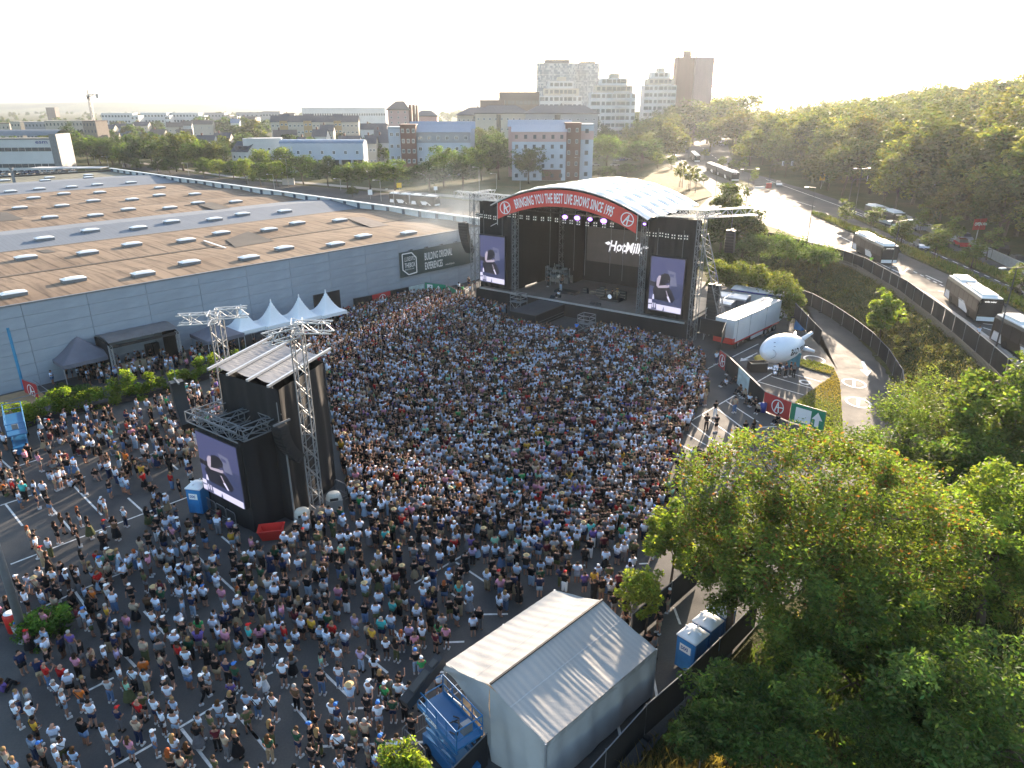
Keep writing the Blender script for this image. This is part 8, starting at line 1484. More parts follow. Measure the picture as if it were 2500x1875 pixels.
def bld(name, label, x0, x1, yt, Y, depth, wall, rows, cols, yaw=0.0, roof='flat', rmat=None, win=WIN_W, ws=(1.1, 1.4), bands=(), sidecols=0, cat='building', z0_=0.0, rh=None, group=None, ground=0):
    a = AT(x0, yt, Y); b_ = AT(x1, yt, Y); c = math.cos(yaw); Wd = (b_.x - a.x) / max(.3, abs(c)); Ht = a.z - z0_
    t_ = thing(name, label, cat, (a.x, Y, z0_), yaw, group); rh = rh if rh is not None else (3.0 if roof != 'flat' else 0); hw = Ht - (rh if roof in ('gable', 'hip', 'barrel') else 0)
    m_ = MB(); m_.box(0, Wd, 0, depth, -1, hw); m_.build('wall', wall, t_)
    for (f0, f1, mt) in bands: m_ = MB(); m_.box(-.03, Wd + .03, -.04, depth + .04, hw * f0, hw * f1); m_.build('wall_band', mt, t_)
    fh = (hw - ground) / max(1, rows)
    for i in range(rows):
        for j in range(cols): inst('window', win, t_, ((j + .5) * Wd / cols + .12 * math.sin(i * 3 + j * 7), -.05, ground + i * fh + fh * .30), 0, (ws[0], 1, min(ws[1], fh * .62)))
        for j in range(sidecols): inst('window', win, t_, (Wd + .05, (j + .5) * depth / sidecols, ground + i * fh + fh * .30), math.pi / 2, (ws[0], 1, min(ws[1], fh * .62)))
    rm = rmat or R_SLATE; m_ = MB(); o = .4
    if roof == 'gable': m_.add([(-o, -o, hw), (Wd + o, -o, hw), (Wd + o, depth / 2, Ht), (-o, depth / 2, Ht), (-o, depth + o, hw), (Wd + o, depth + o, hw)], [(0, 1, 2, 3), (3, 2, 5, 4)]); m_.build('roof', rm, t_); m_ = MB(); m_.add([(0, 0, hw - .02), (0, depth, hw - .02), (0, depth / 2, Ht - .1), (Wd, 0, hw - .02), (Wd, depth, hw - .02), (Wd, depth / 2, Ht - .1)], [(0, 2, 1), (3, 4, 5)]); m_.build('gable', wall, t_)
    elif roof == 'gablex': m_.add([(-o, -o, hw), (-o, depth + o, hw), (Wd / 2, depth + o, hw + 3.2), (Wd / 2, -o, hw + 3.2), (Wd + o, -o, hw), (Wd + o, depth + o, hw)], [(0, 3, 2, 1), (3, 4, 5, 2)]); m_.build('roof', rm, t_); m_ = MB(); m_.add([(0, 0, hw - .02), (Wd, 0, hw - .02), (Wd / 2, 0, hw + 3)], [(0, 1, 2)]); m_.build('gable', wall, t_)
    elif roof == 'hip': i_ = min(depth / 2, Wd * .3); m_.add([(-1, -1, hw), (Wd + 1, -1, hw), (Wd + 1, depth + 1, hw), (-1, depth + 1, hw), (i_, depth / 2, Ht), (Wd - i_, depth / 2, Ht)], [(0, 1, 5, 4), (1, 2, 5), (2, 3, 4, 5), (3, 0, 4)]); m_.box(-1, Wd + 1, -1, depth + 1, hw - .5, hw); m_.build('roof', rm, t_)
    elif roof == 'barrel': m_.grid(24, 8, lambda u, v: (u * (Wd + .6) - .3, (depth * .5) * (1 - math.cos(math.pi * v)), hw + rh * math.sin(math.pi * v) + .05 * (int(u * 24) % 2))); m_.build('roof', rm, t_); m_ = MB(); m_.add([(Wd, depth * .5 * (1 - math.cos(math.pi * k / 10)), hw + rh * math.sin(math.pi * k / 10) - .05) for k in range(11)], [tuple(range(11))]); m_.build('gable', wall, t_)
    else: m_.box(-.2, Wd + .2, -.2, depth + .2, hw, hw + .5); m_.build('parapet', rm, t_)
    return t_, Wd, hw
def chim(t_, pts_, z_, mt=W_BRICK):
    for (x, y) in pts_: m_ = MB(); m_.box(x - .4, x + .4, y - .4, y + .4, z_ - 1.5, z_ + 1.2); m_.build('chimney', mt, t_)
# left edge office with rounded roof
t_, Wd, hw = bld('office_building', 'white office block under a grey rounded roof at the left edge reading esm', -60, 108, 342, 335, 14, W_WHITE, 2, 11, .12, 'flat', M_STEEL, WIN_D, (2.6, 1.6))
m_ = MB(); m_.grid(20, 12, lambda u, v: (u * (Wd + 3.0) - .2 * v, 14.5 * v - .5, hw + .5 + 3.6 * math.sin(math.pi * (.12 + .62 * v)))); m_.build('rounded_roof', pm('slate_grey_metal', (.13, .14, .15), .6), t_, smooth=True); m_ = MB(); m_.box(Wd + .1, Wd + 3.2, -.3, 14, -1, hw + 2.4); m_.build('end_wall', pm('slate_grey_metal', (.13, .14, .15)), t_)
m_ = MB(); put_text(m_, 'esm', lambda x, y: (Wd * .80 + x, -.26, hw - 1.6 + y), 2.2, 1.5, .04); m_.build('lettering', pm('navy_sign', (.04, .06, .2)), t_)
bld('apartment_block', 'long beige flats with tall window slits far left', 108, 200, 296, 560, 14, W_CREAM, 4, 12, .35, 'flat', W_CREAM, WIN_D, (.8, 1.8)); bld('apartment_block', 'brown end block of the long beige flats', 200, 236, 296, 545, 12, pm('taupe_render', (.19, .155, .13), .8), 4, 4, -.2, 'flat', W_DK, WIN_D, (.8, 1.8))
bld('apartment_block', 'dark grey flats between two beige ones at far left', 58, 108, 299, 575, 12, W_GREY, 4, 6, .1, 'flat', W_GREY, WIN_D, (.9, 1.5)); bld('apartment_block', 'yellow beige flats second from the left edge', 24, 54, 298, 585, 12, W_CREAM, 4, 3, -.3, 'flat', W_CREAM, WIN_D); bld('apartment_block', 'beige flats with brown roof at the left edge', -40, 22, 302, 600, 14, W_CREAM, 3, 6, 0, 'flat', R_TILE, WIN_D)
for i, (x0, x1, yt, Y) in enumerate(((246, 318, 277, 980), (342, 402, 276, 1000), (412, 480, 276, 1020), (318, 336, 283, 960), (402, 412, 283, 990), (480, 498, 283, 1010))):
    bld('apartment_block', ('first long white terraced block behind the crane', 'second long white terraced block right of the crane', 'third long white terraced block right of the crane', 'low white annex of the first terraced block', 'low white annex of the second terraced block', 'low white annex of the third terraced block')[i], x0, x1, yt, Y, 20, W_WHITE, 3, max(2, int((x1 - x0) / 7)), .15, 'flat', W_WHITE, WIN_D, (2.2, 2.4))
for i, (x0, x1, yt, Y) in enumerate(((498, 545, 276, 1060), (576, 640, 275, 1060), (560, 578, 285, 900), (600, 625, 288, 880), (640, 682, 273, 1000), (545, 560, 282, 940))):
    bld('apartment_block', ('dark flat roofed block right of the white terraces', 'long dark block on the plain, middle', 'small pale block below the dark ones', 'pale low block below the long dark one', 'grey balconied block left of the yellow row', 'narrow pale block among the dark ones')[i], x0, x1, yt, Y, 20, W_GREY if i in (0, 1, 4) else W_CREAM, 3, 6, .1, 'flat', R_SLATE, WIN_D, (2, 1.8))
bld('tower_block', 'lone dark tower block far on the left plain', 111, 131, 263, 1500, 16, W_DK, 8, 4, .1, 'flat', W_DK, WIN_D, (2.4, 1.6)); bld('apartment_block', 'long low white building on the horizon, centre left', 736, 940, 264, 1000, 22, W_WHITE, 2, 34, 0, 'flat', W_WHITE, WIN_D, (2.0, 2.6))
HS = [(Z0, q) for q in ((680, 800, 530, 560, R_TILE, 0), (800, 880, 520, 540, R_TILE, .6), (880, 975, 490, 590, R_TILE, .3), (1175, 1250, 492, 560, R_ZINC, .5), (1245, 1375, 470, 600, R_TILE, -.1), (1405, 1510, 412, 690, R_TILE, .5), (1520, 1600, 400, 700, R_TILE, .3), (985, 1080, 482, 620, R_ZINC, .2), (1485, 1600, 470, 600, R_TILE, .4), (1640, 1790, 520, 470, R_SLATE, .05), (1790, 1925, 498, 480, R_SLATE, .05), (810, 950, 430, 720, R_SLATE, 0), (950, 1100, 420, 740, R_SLATE, 0), (1110, 1240, 405, 780, R_SLATE, 0), (1600, 1780, 392, 760, R_TILE, .1), (1940, 2010, 380, 760, R_ZINC, .2), (2020, 2140, 360, 790, R_TILE, 0))]
HS += [(ZB, q) for q in ((300, 480, 475, 440, R_TILE, .3), (620, 740, 470, 430, R_SLATE, 0), (690, 800, 430, 480, R_SLATE, .1), (1070, 1160, 520, 375, R_SLATE, .05), (1160, 1272, 515, 385, R_SLATE, .05), (490, 620, 535, 400, R_SLATE, 0), (840, 1020, 525, 400, R_SLATE, 0), (1030, 1250, 420, 520, R_SLATE, 0), (1150, 1260, 470, 450, R_SLATE, .1), (0, 110, 540, 470, R_SLATE, .4), (380, 470, 330, 900, R_TILE, 0))]
for i, (zf, (x0, x1, yt, Y, rm, yw)) in enumerate(HS):
    p0, p1 = zf(x0, yt), zf(x1, yt); t_, Wd, hw = bld('house', 'house with %s roof, %s in the town' % ({R_TILE: 'brown tiled', R_SLATE: 'dark slate', R_ZINC: 'pale blue'}[rm], ('lowest left', 'next to the lowest left', 'third from the left', 'pale fronted', 'wide, centre', 'upper, left gable', 'upper, right gable', 'small', 'middle right', 'long dark, left half', 'long dark, right half', 'far dark, left', 'far dark, middle', 'far dark, right', 'far wide', 'far small', 'far right', 'behind the row house, left', 'below the yellow row, left', 'below the yellow row', 'right of the row house', 'beside the left block', 'just above the row house roof, left', 'just above the row house roof, right', 'right of the yellow row', 'left of the left block, upper', 'beside the row house wing', 'far, left of the yellow row')[i]), p0[0], p1[0], p0[1], Y, 10, W_CREAM if i % 3 else W_WHITE, 2, 3, yw, 'gable', rm, WIN_W, (1.2, 1.3), cat='house', rh=4, group='gabled houses of the town'); chim(t_, [(Wd * .25, 5)], hw + 4)
t_, Wd, hw = bld('house', 'white gabled house with dormers left of the row house', *[Z0(q, 570)[0] for q in (1940, 2098)], Z0(0, 572)[1], 345, 11, W_WHITE, 2, 3, -.35, 'gable', R_SLATE, WIN_W, (1.2, 1.5), cat='house', rh=4.5)
for x in (.3, .7): m_ = MB(); m_.box(Wd * x - .9, Wd * x + .9, .6, 3.5, hw + .5, hw + 2.6); m_.build('dormer', R_SLATE, t_)
# white row house with barrel roof
t_, Wd, hw = bld('row_house', 'long white row house with a barrel shaped zinc roof', 681, 886, 341, 335, 9, W_BLUEG, 1, 7, -.02, 'barrel', R_ZINC, WIN_W, (1.3, 1.6), rh=1.6, ground=6.0)
for j in range(7): m_ = MB(); m_.box((j + .12) * Wd / 7, (j + .88) * Wd / 7, -.04, .02, 1.2, 5.6); m_.build('porch', M_DARK, t_); m_ = MB(); m_.box((j + 0) * Wd / 7 - .2, j * Wd / 7 + .2, -1.4, 0, 0, 6.0); m_.build('porch_pillar', W_BLUEG, t_)
m_ = MB(); m_.box(0, Wd, -1.4, -.1, 5.7, 6.0); m_.build('porch_slab', W_BLUEG, t_)
t_, Wd, hw = bld('row_house', 'curved white wing at the left end of the row house', 603, 680, 341, 345, 9, W_WHITE, 2, 4, .25, 'flat', W_WHITE, WIN_W, (1.2, 1.2)); m_ = MB(); m_.lathe([(2.2, 0), (2.2, hw + .5), (0, hw + .5)], 14, (0, 2.2, 0)); m_.build('round_corner', W_WHITE, t_)
# cream and yellow row
for i, (x0, x1, wl) in enumerate(((270, 345, W_CREAM), (345, 415, W_YEL), (415, 490, W_CREAM), (490, 548, W_CREAM), (548, 620, W_YEL), (620, 685, W_CREAM), (685, 805, W_CREAM), (805, 870, W_YEL), (870, 1010, W_CREAM))):
    bld('terrace_house', 'terrace house %s in the cream and yellow row' % ('first from the left, cream', 'second, yellow with a high gable', 'third, cream', 'fourth, cream', 'fifth, yellow with a high gable', 'sixth, cream', 'seventh, wide cream', 'eighth, yellow', 'last on the right, cream')[i], ZB(x0, 0)[0], ZB(x1, 0)[0], ZB(0, 340 if wl is W_YEL else 352)[1], 540, 12, wl, 4, 2 if x1 - x0 < 100 else 4, .12, 'gable', R_SLATE, WIN_W, (1.6, 1.3), cat='house', rh=4.5, group='cream and yellow terrace row')
t_, Wd, hw = bld('apartment_tower', 'pinkish apartment tower with dark mansard and ribbed corner', 945, 996, 247, 500, 20, W_PINK, 8, 3, .0, 'hip', R_TILE, WIN_W, (1.0, 1.2), cat='tower', rh=5)
for k in range(3): m_ = MB(); m_.box(Wd + .2 + k * 1.7, Wd + 1.5 + k * 1.7, 1 + k * 4, 5 + k * 4, 0, hw + 3 - k * .2); m_.build('corner_rib', W_BRICK, t_)
bld('apartment_block', 'pink low block right of the pinkish tower', 1011, 1066, 270, 560, 14, W_PINK, 3, 6, 0, 'hip', R_SLATE, rh=3.5)
for i, (x0, x1, yt, Y) in enumerate(((1115, 1216, 262, 500), (1160, 1290, 257, 480), (1284, 1461, 257, 470))):
    t_, Wd, hw = bld('apartment_block', ('long flats with dark overhanging roof, left end', 'long flats with dark overhanging roof, middle', 'long flats with dark overhanging roof, right end')[i], x0, x1, yt, Y, 16, W_CREAM if i < 2 else W_GREY, 4, 9, .0, 'hip', R_SLATE, WIN_W, (1.4, 1.2), rh=4.5); m_ = MB(); m_.box(Wd * .4, Wd * .48, -.1, 0, 2, hw - 1); m_.build('stair_glazing', M_GLASS, t_); chim(t_, [(Wd * .5, 8)], hw + 4.5, R_SLATE)
bld('office_building', 'brown framed glass office left of the twin towers', 1218, 1317, 226, 600, 16, W_DK, 3, 5, 0, 'flat', W_DK, pm and WIN_D, (6.2, 3.2)); m_ = None
bld('office_building', 'low brown annex left of the glass office', 1172, 1232, 246, 590, 14, W_DK, 1, 3, 0, 'flat', W_DK, WIN_D, (5, 2))
# twin towers: facade of small staggered panes
mt = bpy.data.materials.new('pixel_facade'); mt.use_nodes = True; t = mt.node_tree; n = t.nodes; b = n['Principled BSDF']; b.inputs['Roughness'].default_value = .45; s = n.new('ShaderNodeTexCoord').outputs['Object']
mp = n.new('ShaderNodeMapping'); mp.inputs['Scale'].default_value = (.9, .9, .62); t.links.new(s, mp.inputs[0]); sn_ = n.new('ShaderNodeVectorMath'); sn_.operation = 'FLOOR'; t.links.new(mp.outputs[0], sn_.inputs[0]); wn = n.new('ShaderNodeTexWhiteNoise'); t.links.new(sn_.outputs[0], wn.inputs[0])
t.links.new(ramp(t, wn.outputs[0], [(0.0, (.10, .13, .16)), (.5, (.12, .15, .18)), (.58, (.24, .26, .28)), (1.0, (.34, .36, .38))]), b.inputs['Base Color'])
for i, (x0, x1, yt, cap, lab) in enumerate(((1312, 1405, 155, 145, 'left tower of the pixelated twin towers'), (1405, 1464, 156, 148, 'right tower of the pixelated twin towers'))):
    t_, Wd, hw = bld('tower', lab, x0, x1, yt, 680 + 12 * i, 22, mt, 0, 0, .0, 'flat', M_STEEL, cat='tower'); m_ = MB(); zt2 = AT(1400, cap, 680).z; m_.box(Wd * .2, Wd * .85, 4, 18, hw + .4, zt2); m_.build('dark_cap', R_SLATE, t_)
    for k in range(1, 14): m_ = MB(); m_.box(-.1, Wd + .1, -.12, 22.1, hw * k / 14, hw * k / 14 + .22); m_.build('floor_band', W_WHITE, t_)
def stepped(label, x0, x1, yt, Y, rows, cols, yaw=0):
    a, b_ = AT(x0, yt, Y), AT(x1, yt, Y); Wd = b_.x - a.x; Ht = a.z; t_ = thing('stepped_tower', label, 'apartment block', (a.x, Y, 0), yaw, 'stepped white apartment towers'); fh = Ht / rows
    for k, (q0, q1, h_) in enumerate(((0, 1, rows - 2.0), (.09, .93, rows - 1.0), (.2, .8, rows * 1.0), (.42, .62, rows + .6))):
        m_ = MB(); m_.box(Wd * q0, Wd * q1, k * 1.0, 18 - k, -1 if k == 0 else (rows - 3.2 + k) * fh, h_ * fh); m_.build('wall', W_CREAM if k % 2 else W_WHITE, t_)
    for i in range(rows):
        lo, hi = (0, 1) if i < rows - 2 else ((.09, .93) if i < rows - 1 else (.2, .8)); yy = 0 if i < rows - 2 else (1.0 if i < rows - 1 else 2.0)
        for j in range(cols):
            u = (j + .5) / cols
            if lo + .03 < u < hi - .03: inst('window', WIN_D, t_, (u * Wd + .3 * math.sin(j * 5), yy - .05, i * fh + fh * .3), 0, (2.2 if j % 3 else 3.4, 1, fh * .5))
    for i in range(1, rows - 1): m_ = MB(); m_.box(Wd * .5, Wd * .82, -1.2, 0, i * fh + .1, i * fh + .9); m_.build('balcony', W_WHITE, t_)
stepped('left stepped white apartment tower in front of the twin towers', 1319, 1422, 198, 580, 9, 9); stepped('middle stepped white apartment tower, the widest', 1446, 1555, 190, 510, 10, 9); stepped('right stepped white apartment tower beside the brown tower', 1577, 1655, 175, 600, 11, 7)
M_CORT = pm('rust_brown_cladding', (.13, .065, .055), .7, var=.12, scale=.08, stretch=(6, 6, 1))
t_, Wd, hw = bld('tower', 'tall rust brown tower slab with open frame on top', 1655, 1702, 141, 610, 14, M_CORT, 0, 0, 0, 'flat', M_CORT, cat='tower'); zt2 = AT(1680, 124, 610).z
for x in (0.3, Wd * .33, Wd * .66, Wd - .5): m_ = MB(); m_.box(x - .4, x + .4, 0, .8, hw, zt2); m_.build('roof_frame', M_CORT, t_)
m_ = MB(); m_.box(0, Wd, 0, .9, zt2 - .9, zt2); m_.box(Wd * .35, Wd * .65, .2, 6, hw, zt2 - .2); m_.build('roof_frame', M_CORT, t_)
t_, Wd, hw = bld('tower', 'lighter brown tower block hovering beside the rust slab', 1700, 1746, 141, 606, 16, pm('mauve_cladding', (.17, .115, .125), .6, var=.1, scale=.08, stretch=(6, 6, 1)), 0, 0, .05, 'flat', M_CORT, cat='tower')
# left and right near blocks
t_, Wd, hw = bld('apartment_block', 'apartment block with blue zinc roof left of the stage', 1013, 1147, 305, 322, 14, W_BLUEG, 4, 6, .06, 'gable', R_ZINC, WIN_W, (1.4, 1.6), bands=((.76, 1.0, W_GREY),), rh=3.0, sidecols=2)
bld('apartment_block', 'grey left end of the block with blue zinc roof', 947, 977, 313, 326, 13, W_BLUEG, 4, 2, .06, 'flat', R_ZINC, WIN_W, (1.4, 1.6)); bld('stair_tower', 'dark brick stair tower of the left apartment block', 976, 1014, 307, 319, 14, W_BRICK, 5, 3, .06, 'flat', W_BRICK, WIN_W, (1.1, 1.6)); bld('apartment_block', 'rear roof of the left apartment block, stepped back', 1000, 1158, 297, 338, 12, W_BLUEG, 3, 6, .06, 'gable', R_ZINC, rh=3)
t_, Wd, hw = bld('apartment_block', 'pale apartment block with pink top band behind the stage', 1250, 1383, 305, 300, 14, W_BLUEG, 5, 6, -.03, 'gable', R_ZINC, WIN_D, (1.2, 1.5), bands=((.80, 1.0, W_PINK),), rh=2.6)
m_ = MB(); m_.box(Wd * .56, Wd * .92, -.08, 0, 0, 4.2); m_.build('brick_base', W_BRICK, t_)
bld('stair_tower', 'brick stair tower right of the pink banded block', 1381, 1419, 303, 302, 12, W_BRICK, 5, 2, -.03, 'flat', W_BRICK, WIN_W, (1.0, 1.5)); bld('apartment_block', 'narrow right wing of the pink banded block', 1418, 1450, 306, 304, 12, W_BLUEG, 5, 1, -.03, 'flat', R_ZINC, WIN_D, (1.4, 1.6), bands=((.74, .9, W_PINK),)); bld('apartment_block', 'rear roof of the pink banded block, stepped back', 1241, 1395, 293, 316, 12, W_PINK, 3, 6, -.03, 'gable', R_ZINC, rh=2.6)
# car park on the left: wall, canopy
m_ = MB(); a, b_ = G(-30, 405), G(123, 402); m_.beam((a.x, a.y, 2.4), (b_.x, b_.y, 2.4), .4, 4.8); tag(m_.build('car_park_wall', W_GREY), 'grey concrete wall behind the left car park', 'wall')
a = G(140, 418, 2); t_ = thing('car_park_canopy', 'flat white canopy over the left car park', 'canopy', (a.x - 12, a.y, 0), .05); m_ = MB(); m_.box(0, 30, 0, 8, 3.0, 3.3); m_.build('canopy_roof', W_WHITE, t_)
for k in range(5): m_ = MB(); m_.box(2 + k * 6.5, 2.2 + k * 6.5, 4, 4.2, 0, 3); m_.build('column', M_STEEL, t_)
# crane
c = AT(222, 262, 760); crn = thing('tower_crane', 'white tower crane with a long jib over the left part of the town', 'crane', (c.x, 760, 0), 0); ztp = AT(222, 218, 760).z; zj = AT(222, 233, 760).z; xl = AT(153, 233, 760).x - c.x; xr = AT(241, 233, 760).x - c.x
m_ = MB(); m_.truss((0, 0, 0), (0, 0, zj), 2.2, .5, seg=20); m_.build('mast', M_STEEL, crn); m_ = MB(); m_.truss((xl, 0, zj), (xr * .3, 0, zj), 1.5, .4, seg=24); m_.build('jib', M_WHITE, crn); m_ = MB(); m_.truss((0, 0, zj), (xr, 0, zj + .5), 1.8, .4); m_.box(xr * .75, xr, -1, 1, zj - 2.8, zj + 1); m_.build('counter_jib', M_STEEL, crn)
m_ = MB(); m_.truss((0, 0, zj), (0, 0, ztp), 1.3, .35); m_.tube((0, 0, ztp), (xl * .6, 0, zj + .8), .15, n=4); m_.tube((0, 0, ztp), (xr * .8, 0, zj + .8), .15, n=4); m_.build('tower_head', M_STEEL, crn); m_ = MB(); m_.box(-1, 1, -2.4, -1, zj - 3.4, zj - 1); m_.build('cab', W_DK, crn)
# ------------------------------------------------------------------ vehicles
M_BUSD = pm('bus_brown_black', (.018, .014, .012), .45, var=.1, spec=.3); M_BUSW = pm('bus_white', (.72, .72, .72), .3, var=.03); M_BGL = pm('bus_glass', (.02, .02, .022), .3, spec=.35); M_LAMP = pm('headlamp', (.7, .7, .7), .1, var=0)
def bus(label, front, rear, z=ROADZ, art=False, body=None, stripe=None, name='bus'):
    f, r_ = Vector((front[0], front[1], z)), Vector((rear[0], rear[1], z)); d = f - r_; L_ = d.length; t_ = thing(name, label, 'bus', r_, math.atan2(d.y, d.x), 'buses on the roads'); body = body or M_BUSD; secs = [(0, L_)] if not art else [(0, L_ * .44), (L_ * .48, L_)]
    for (x0, x1) in secs:
        m_ = MB(); m_.add([(x, y, z_) for x in (x0, x1) for y, z_ in ((-1.27, .3), (1.27, .3), (1.27, 2.7), (1.12, 3.0), (-1.12, 3.0), (-1.27, 2.7))], [(0, 1, 2, 3, 4, 5)[::-1], (6, 7, 8, 9, 10, 11)] + [(i, (i + 1) % 6, 6 + (i + 1) % 6, 6 + i) for i in range(6)]); m_.build('body', body, t_)
        m_ = MB(); m_.box(x0 + .1, x1 - .1, -1.13, 1.13, 3.0, 3.12); m_.box(x0 + .5, x0 + (x1 - x0) * .32, -.85, .85, 3.12, 3.38); m_.box(x0 + (x1 - x0) * .62, x1 - .8, -.85, .85, 3.12, 3.36); m_.build('roof', M_BUSW, t_)
        m_ = MB(); m_.box(x0 + (x1 - x0) * .36, x0 + (x1 - x0) * .56, -.5, .5, 3.12, 3.2); m_.build('roof_hatch', M_BUSD, t_)
        for sgn in (-1, 1):
            n_ = int((x1 - x0) / 1.7)
            for k in range(n_): m_ = MB(); a, b_ = x0 + .35 + k * (x1 - x0 - .7) / n_, x0 + .27 + (k + 1) * (x1 - x0 - .7) / n_; m_.box(a, b_, sgn * 1.275 - .01, sgn * 1.275 + .01, 1.3, 2.6); m_.build('side_window', M_BGL, t_)
            m_ = MB(); y = sgn * 1.285; q = x0 + (x1 - x0) * .55
            if stripe:
                m_.box(x0 + .4, x1 - .4, y - .01, y + .01, .5, 1.25)
            else: m_.quad((q - .6, y, .4), (q + 2.9, y, .4), (q + .9, y, 1.5), (q - 1.3, y, 1.5)); m_.quad((x0 + .3, y, .4), (x0 + 2.3, y, .4), (x0 + 1.9, y, 1.4), (x0 + .5, y, 1.4))
            m_.build('livery', stripe or M_BUSW, t_)
        for wx in ((x0 + 2.9, x1 - 2.7) if not art or x0 > 0 else (x0 + 2.4, x1 - 1.6)):
            for sgn in (-1, 1): m_ = MB(); m_.tube((wx, sgn * 1.05, .48), (wx, sgn * 1.29, .48), .48, n=14); m_.build('wheel', M_TYRE, t_)
    if art: m_ = MB(); m_.box(L_ * .44, L_ * .48, -1.1, 1.1, .5, 2.9); m_.build('bellows', W_GREY, t_)
    m_ = MB(); m_.box(L_ - .01, L_ + .03, -1.15, 1.15, 1.05, 2.5); m_.build('windscreen', M_BGL, t_); m_ = MB(); m_.box(L_, L_ + .04, -1.2, 1.2, .35, .85); m_.build('front_bumper', M_BUSW, t_)
    for sgn in (-1, 1): m_ = MB(); m_.box(L_ + .03, L_ + .07, sgn * .95 - .18, sgn * .95 + .18, .5, .72); m_.build('headlight', M_LAMP, t_); m_ = MB(); m_.beam((L_, sgn * 1.2, 2.6), (L_ + .35, sgn * 1.45, 2.2), .12); m_.build('mirror', M_BUSD, t_)
    m_ = MB(); m_.box(L_ + .0, L_ + .035, -.9, .9, 2.52, 2.85); m_.build('display', M_BUSD, t_); m_ = MB(); put_text(m_, 'emile weber', lambda x, y: (L_ + .045, -.75 + x, 2.6 + y), .26, .95, .005); m_.build('lettering', pm('led_text', (.7, .7, .7), .4, emis=(1, .9, .8), estr=.3), t_)
    return t_
ZR = zoomA(1980, 560, 3.073)
def gc(zf, a, b_, z=ROADZ + 3.1): p, q = G(*zf(*a), z), G(*zf(*b_), z); return ((p.x + q.x) / 2, (p.y + q.y) / 2)
bus('nearest full dark bus with white roof beside the outer fence', (56.2, 80.9), (59.3, 93.0)); f = gc(ZR, (548, 132), (662, 118)); r_ = gc(ZR, (318, 30), (440, 16)); bus('dark bus with white roof, second behind the nearest one', f, r_)
bus('dark bus cut off by the right edge of the picture', (52.4, 62.0), (53.6, 74.2)); bus('articulated dark bus going round the bend up the road', gc(Z7, (1005, 275), (1090, 265)), gc(Z7, (728, 168), (800, 160)), art=True); bus('dark coach seen from the front farther up the road', gc(Z7, (600, 88), (668, 84)), gc(Z7, (556, 42), (612, 40)))
bus('bus with rainbow coloured side panels behind the median trees', gc(Z4, (1245, 1300), (1320, 1280)), gc(Z4, (1020, 1235), (1100, 1215)), stripe=pm('rainbow_print', (.1, .35, .5), .5, var=0, scale=1.5, col2=(.6, .4, .25), stretch=(3, 0, 0)))
bus('long articulated bus with colourful roof on the side street', gc(ZB, (1660, 1040), (1705, 1030), 3.1), gc(ZB, (1282, 1010), (1310, 1000), 3.1), z=.05, art=True)
CARC = {k: pm('car_' + k, c, .25, .3, var=.02, spec=.7) for k, c in dict(silver=(.42, .43, .44), white=(.7, .7, .7), black=(.015, .015, .018), red=(.40, .02, .02), grey=(.14, .15, .16), blue=(.03, .07, .2)).items()}
def car(label, p, ang, col, group, suv=False):
    t_ = thing('car', label, 'car', p, ang, group); h_ = .25 if suv else 0; m_ = MB(); S = [(-2.15, .35), (-2.15, .85 + h_), (-1.2, .95 + h_), (1.1, .92 + h_), (2.05, .72 + h_), (2.15, .35)]; n_ = len(S)
    m_.add([(x, y, z_) for y in (-.88, .88) for x, z_ in S], [tuple(range(n_)), tuple(range(n_, 2 * n_))[::-1]] + [(i, n_ + i, n_ + (i + 1) % n_, (i + 1) % n_) for i in range(n_)]); m_.build('body', CARC[col], t_)
    C_ = [(-1.9 if suv else -1.6, .93 + h_), (-1.3, 1.42 + h_), (.3, 1.44 + h_), (1.05, .92 + h_)]; m_ = MB(); m_.add([(x, y * (1 if z_ < 1.3 else .85), z_) for y in (-.80, .80) for x, z_ in C_], [(0, 1, 2, 3), (7, 6, 5, 4), (0, 4, 5, 1), (2, 6, 7, 3)]); m_.build('windows', M_BGL, t_); m_ = MB(); m_.box(-1.25, .25, -.68, .68, 1.42 + h_, 1.46 + h_); m_.build('roof', CARC[col], t_)
    for x in (-1.35, 1.35):
        for y in (-.88, .88): m_ = MB(); m_.tube((x, y - .1, .33), (x, y + .1, .33), .33, n=10); m_.build('wheel', M_TYRE, t_)
    return t_
ang0 = math.atan2(80.9 - 93.0, 56.2 - 59.3)
for i, (zf, x, y, col, rev, suv, lab) in enumerate(((ZR, 825, 140, 'silver', 0, 0, 'silver car driving left of the red car'), (ZR, 1130, 130, 'red', 0, 0, 'red car parked below the red sign'), (ZR, 1150, 85, 'silver', 0, 0, 'silver car just behind the red car'), (ZR, 1410, 180, 'black', 1, 1, 'black car with tail lights right of the red car'), (ZR, 1545, 262, 'grey', 0, 0, 'dark car near the right edge behind young trees'), (ZR, 1590, 490, 'black', 0, 0, 'dark car cut by the right edge beside the nearest bus'), (Z4, 370, 1085, 'silver', 0, 0, 'silver car alone on the junction'), (Z4, 1420, 1420, 'silver', 1, 1, 'silver estate car with tail lights behind the young trees'), (Z4, 1400, 1380, 'grey', 0, 0, 'grey car half hidden behind the silver estate'))):
    p = G(*zf(x, y), ROADZ); car(lab, (p.x, p.y, ROADZ), ang0 + (math.pi if rev else 0), col, 'cars on the main road', suv)
rs = random.Random(8); k = 0
ORD = ('first', 'second', 'third', 'fourth', 'fifth', 'sixth', 'seventh', 'eighth', 'ninth', 'tenth', 'eleventh', 'twelfth')
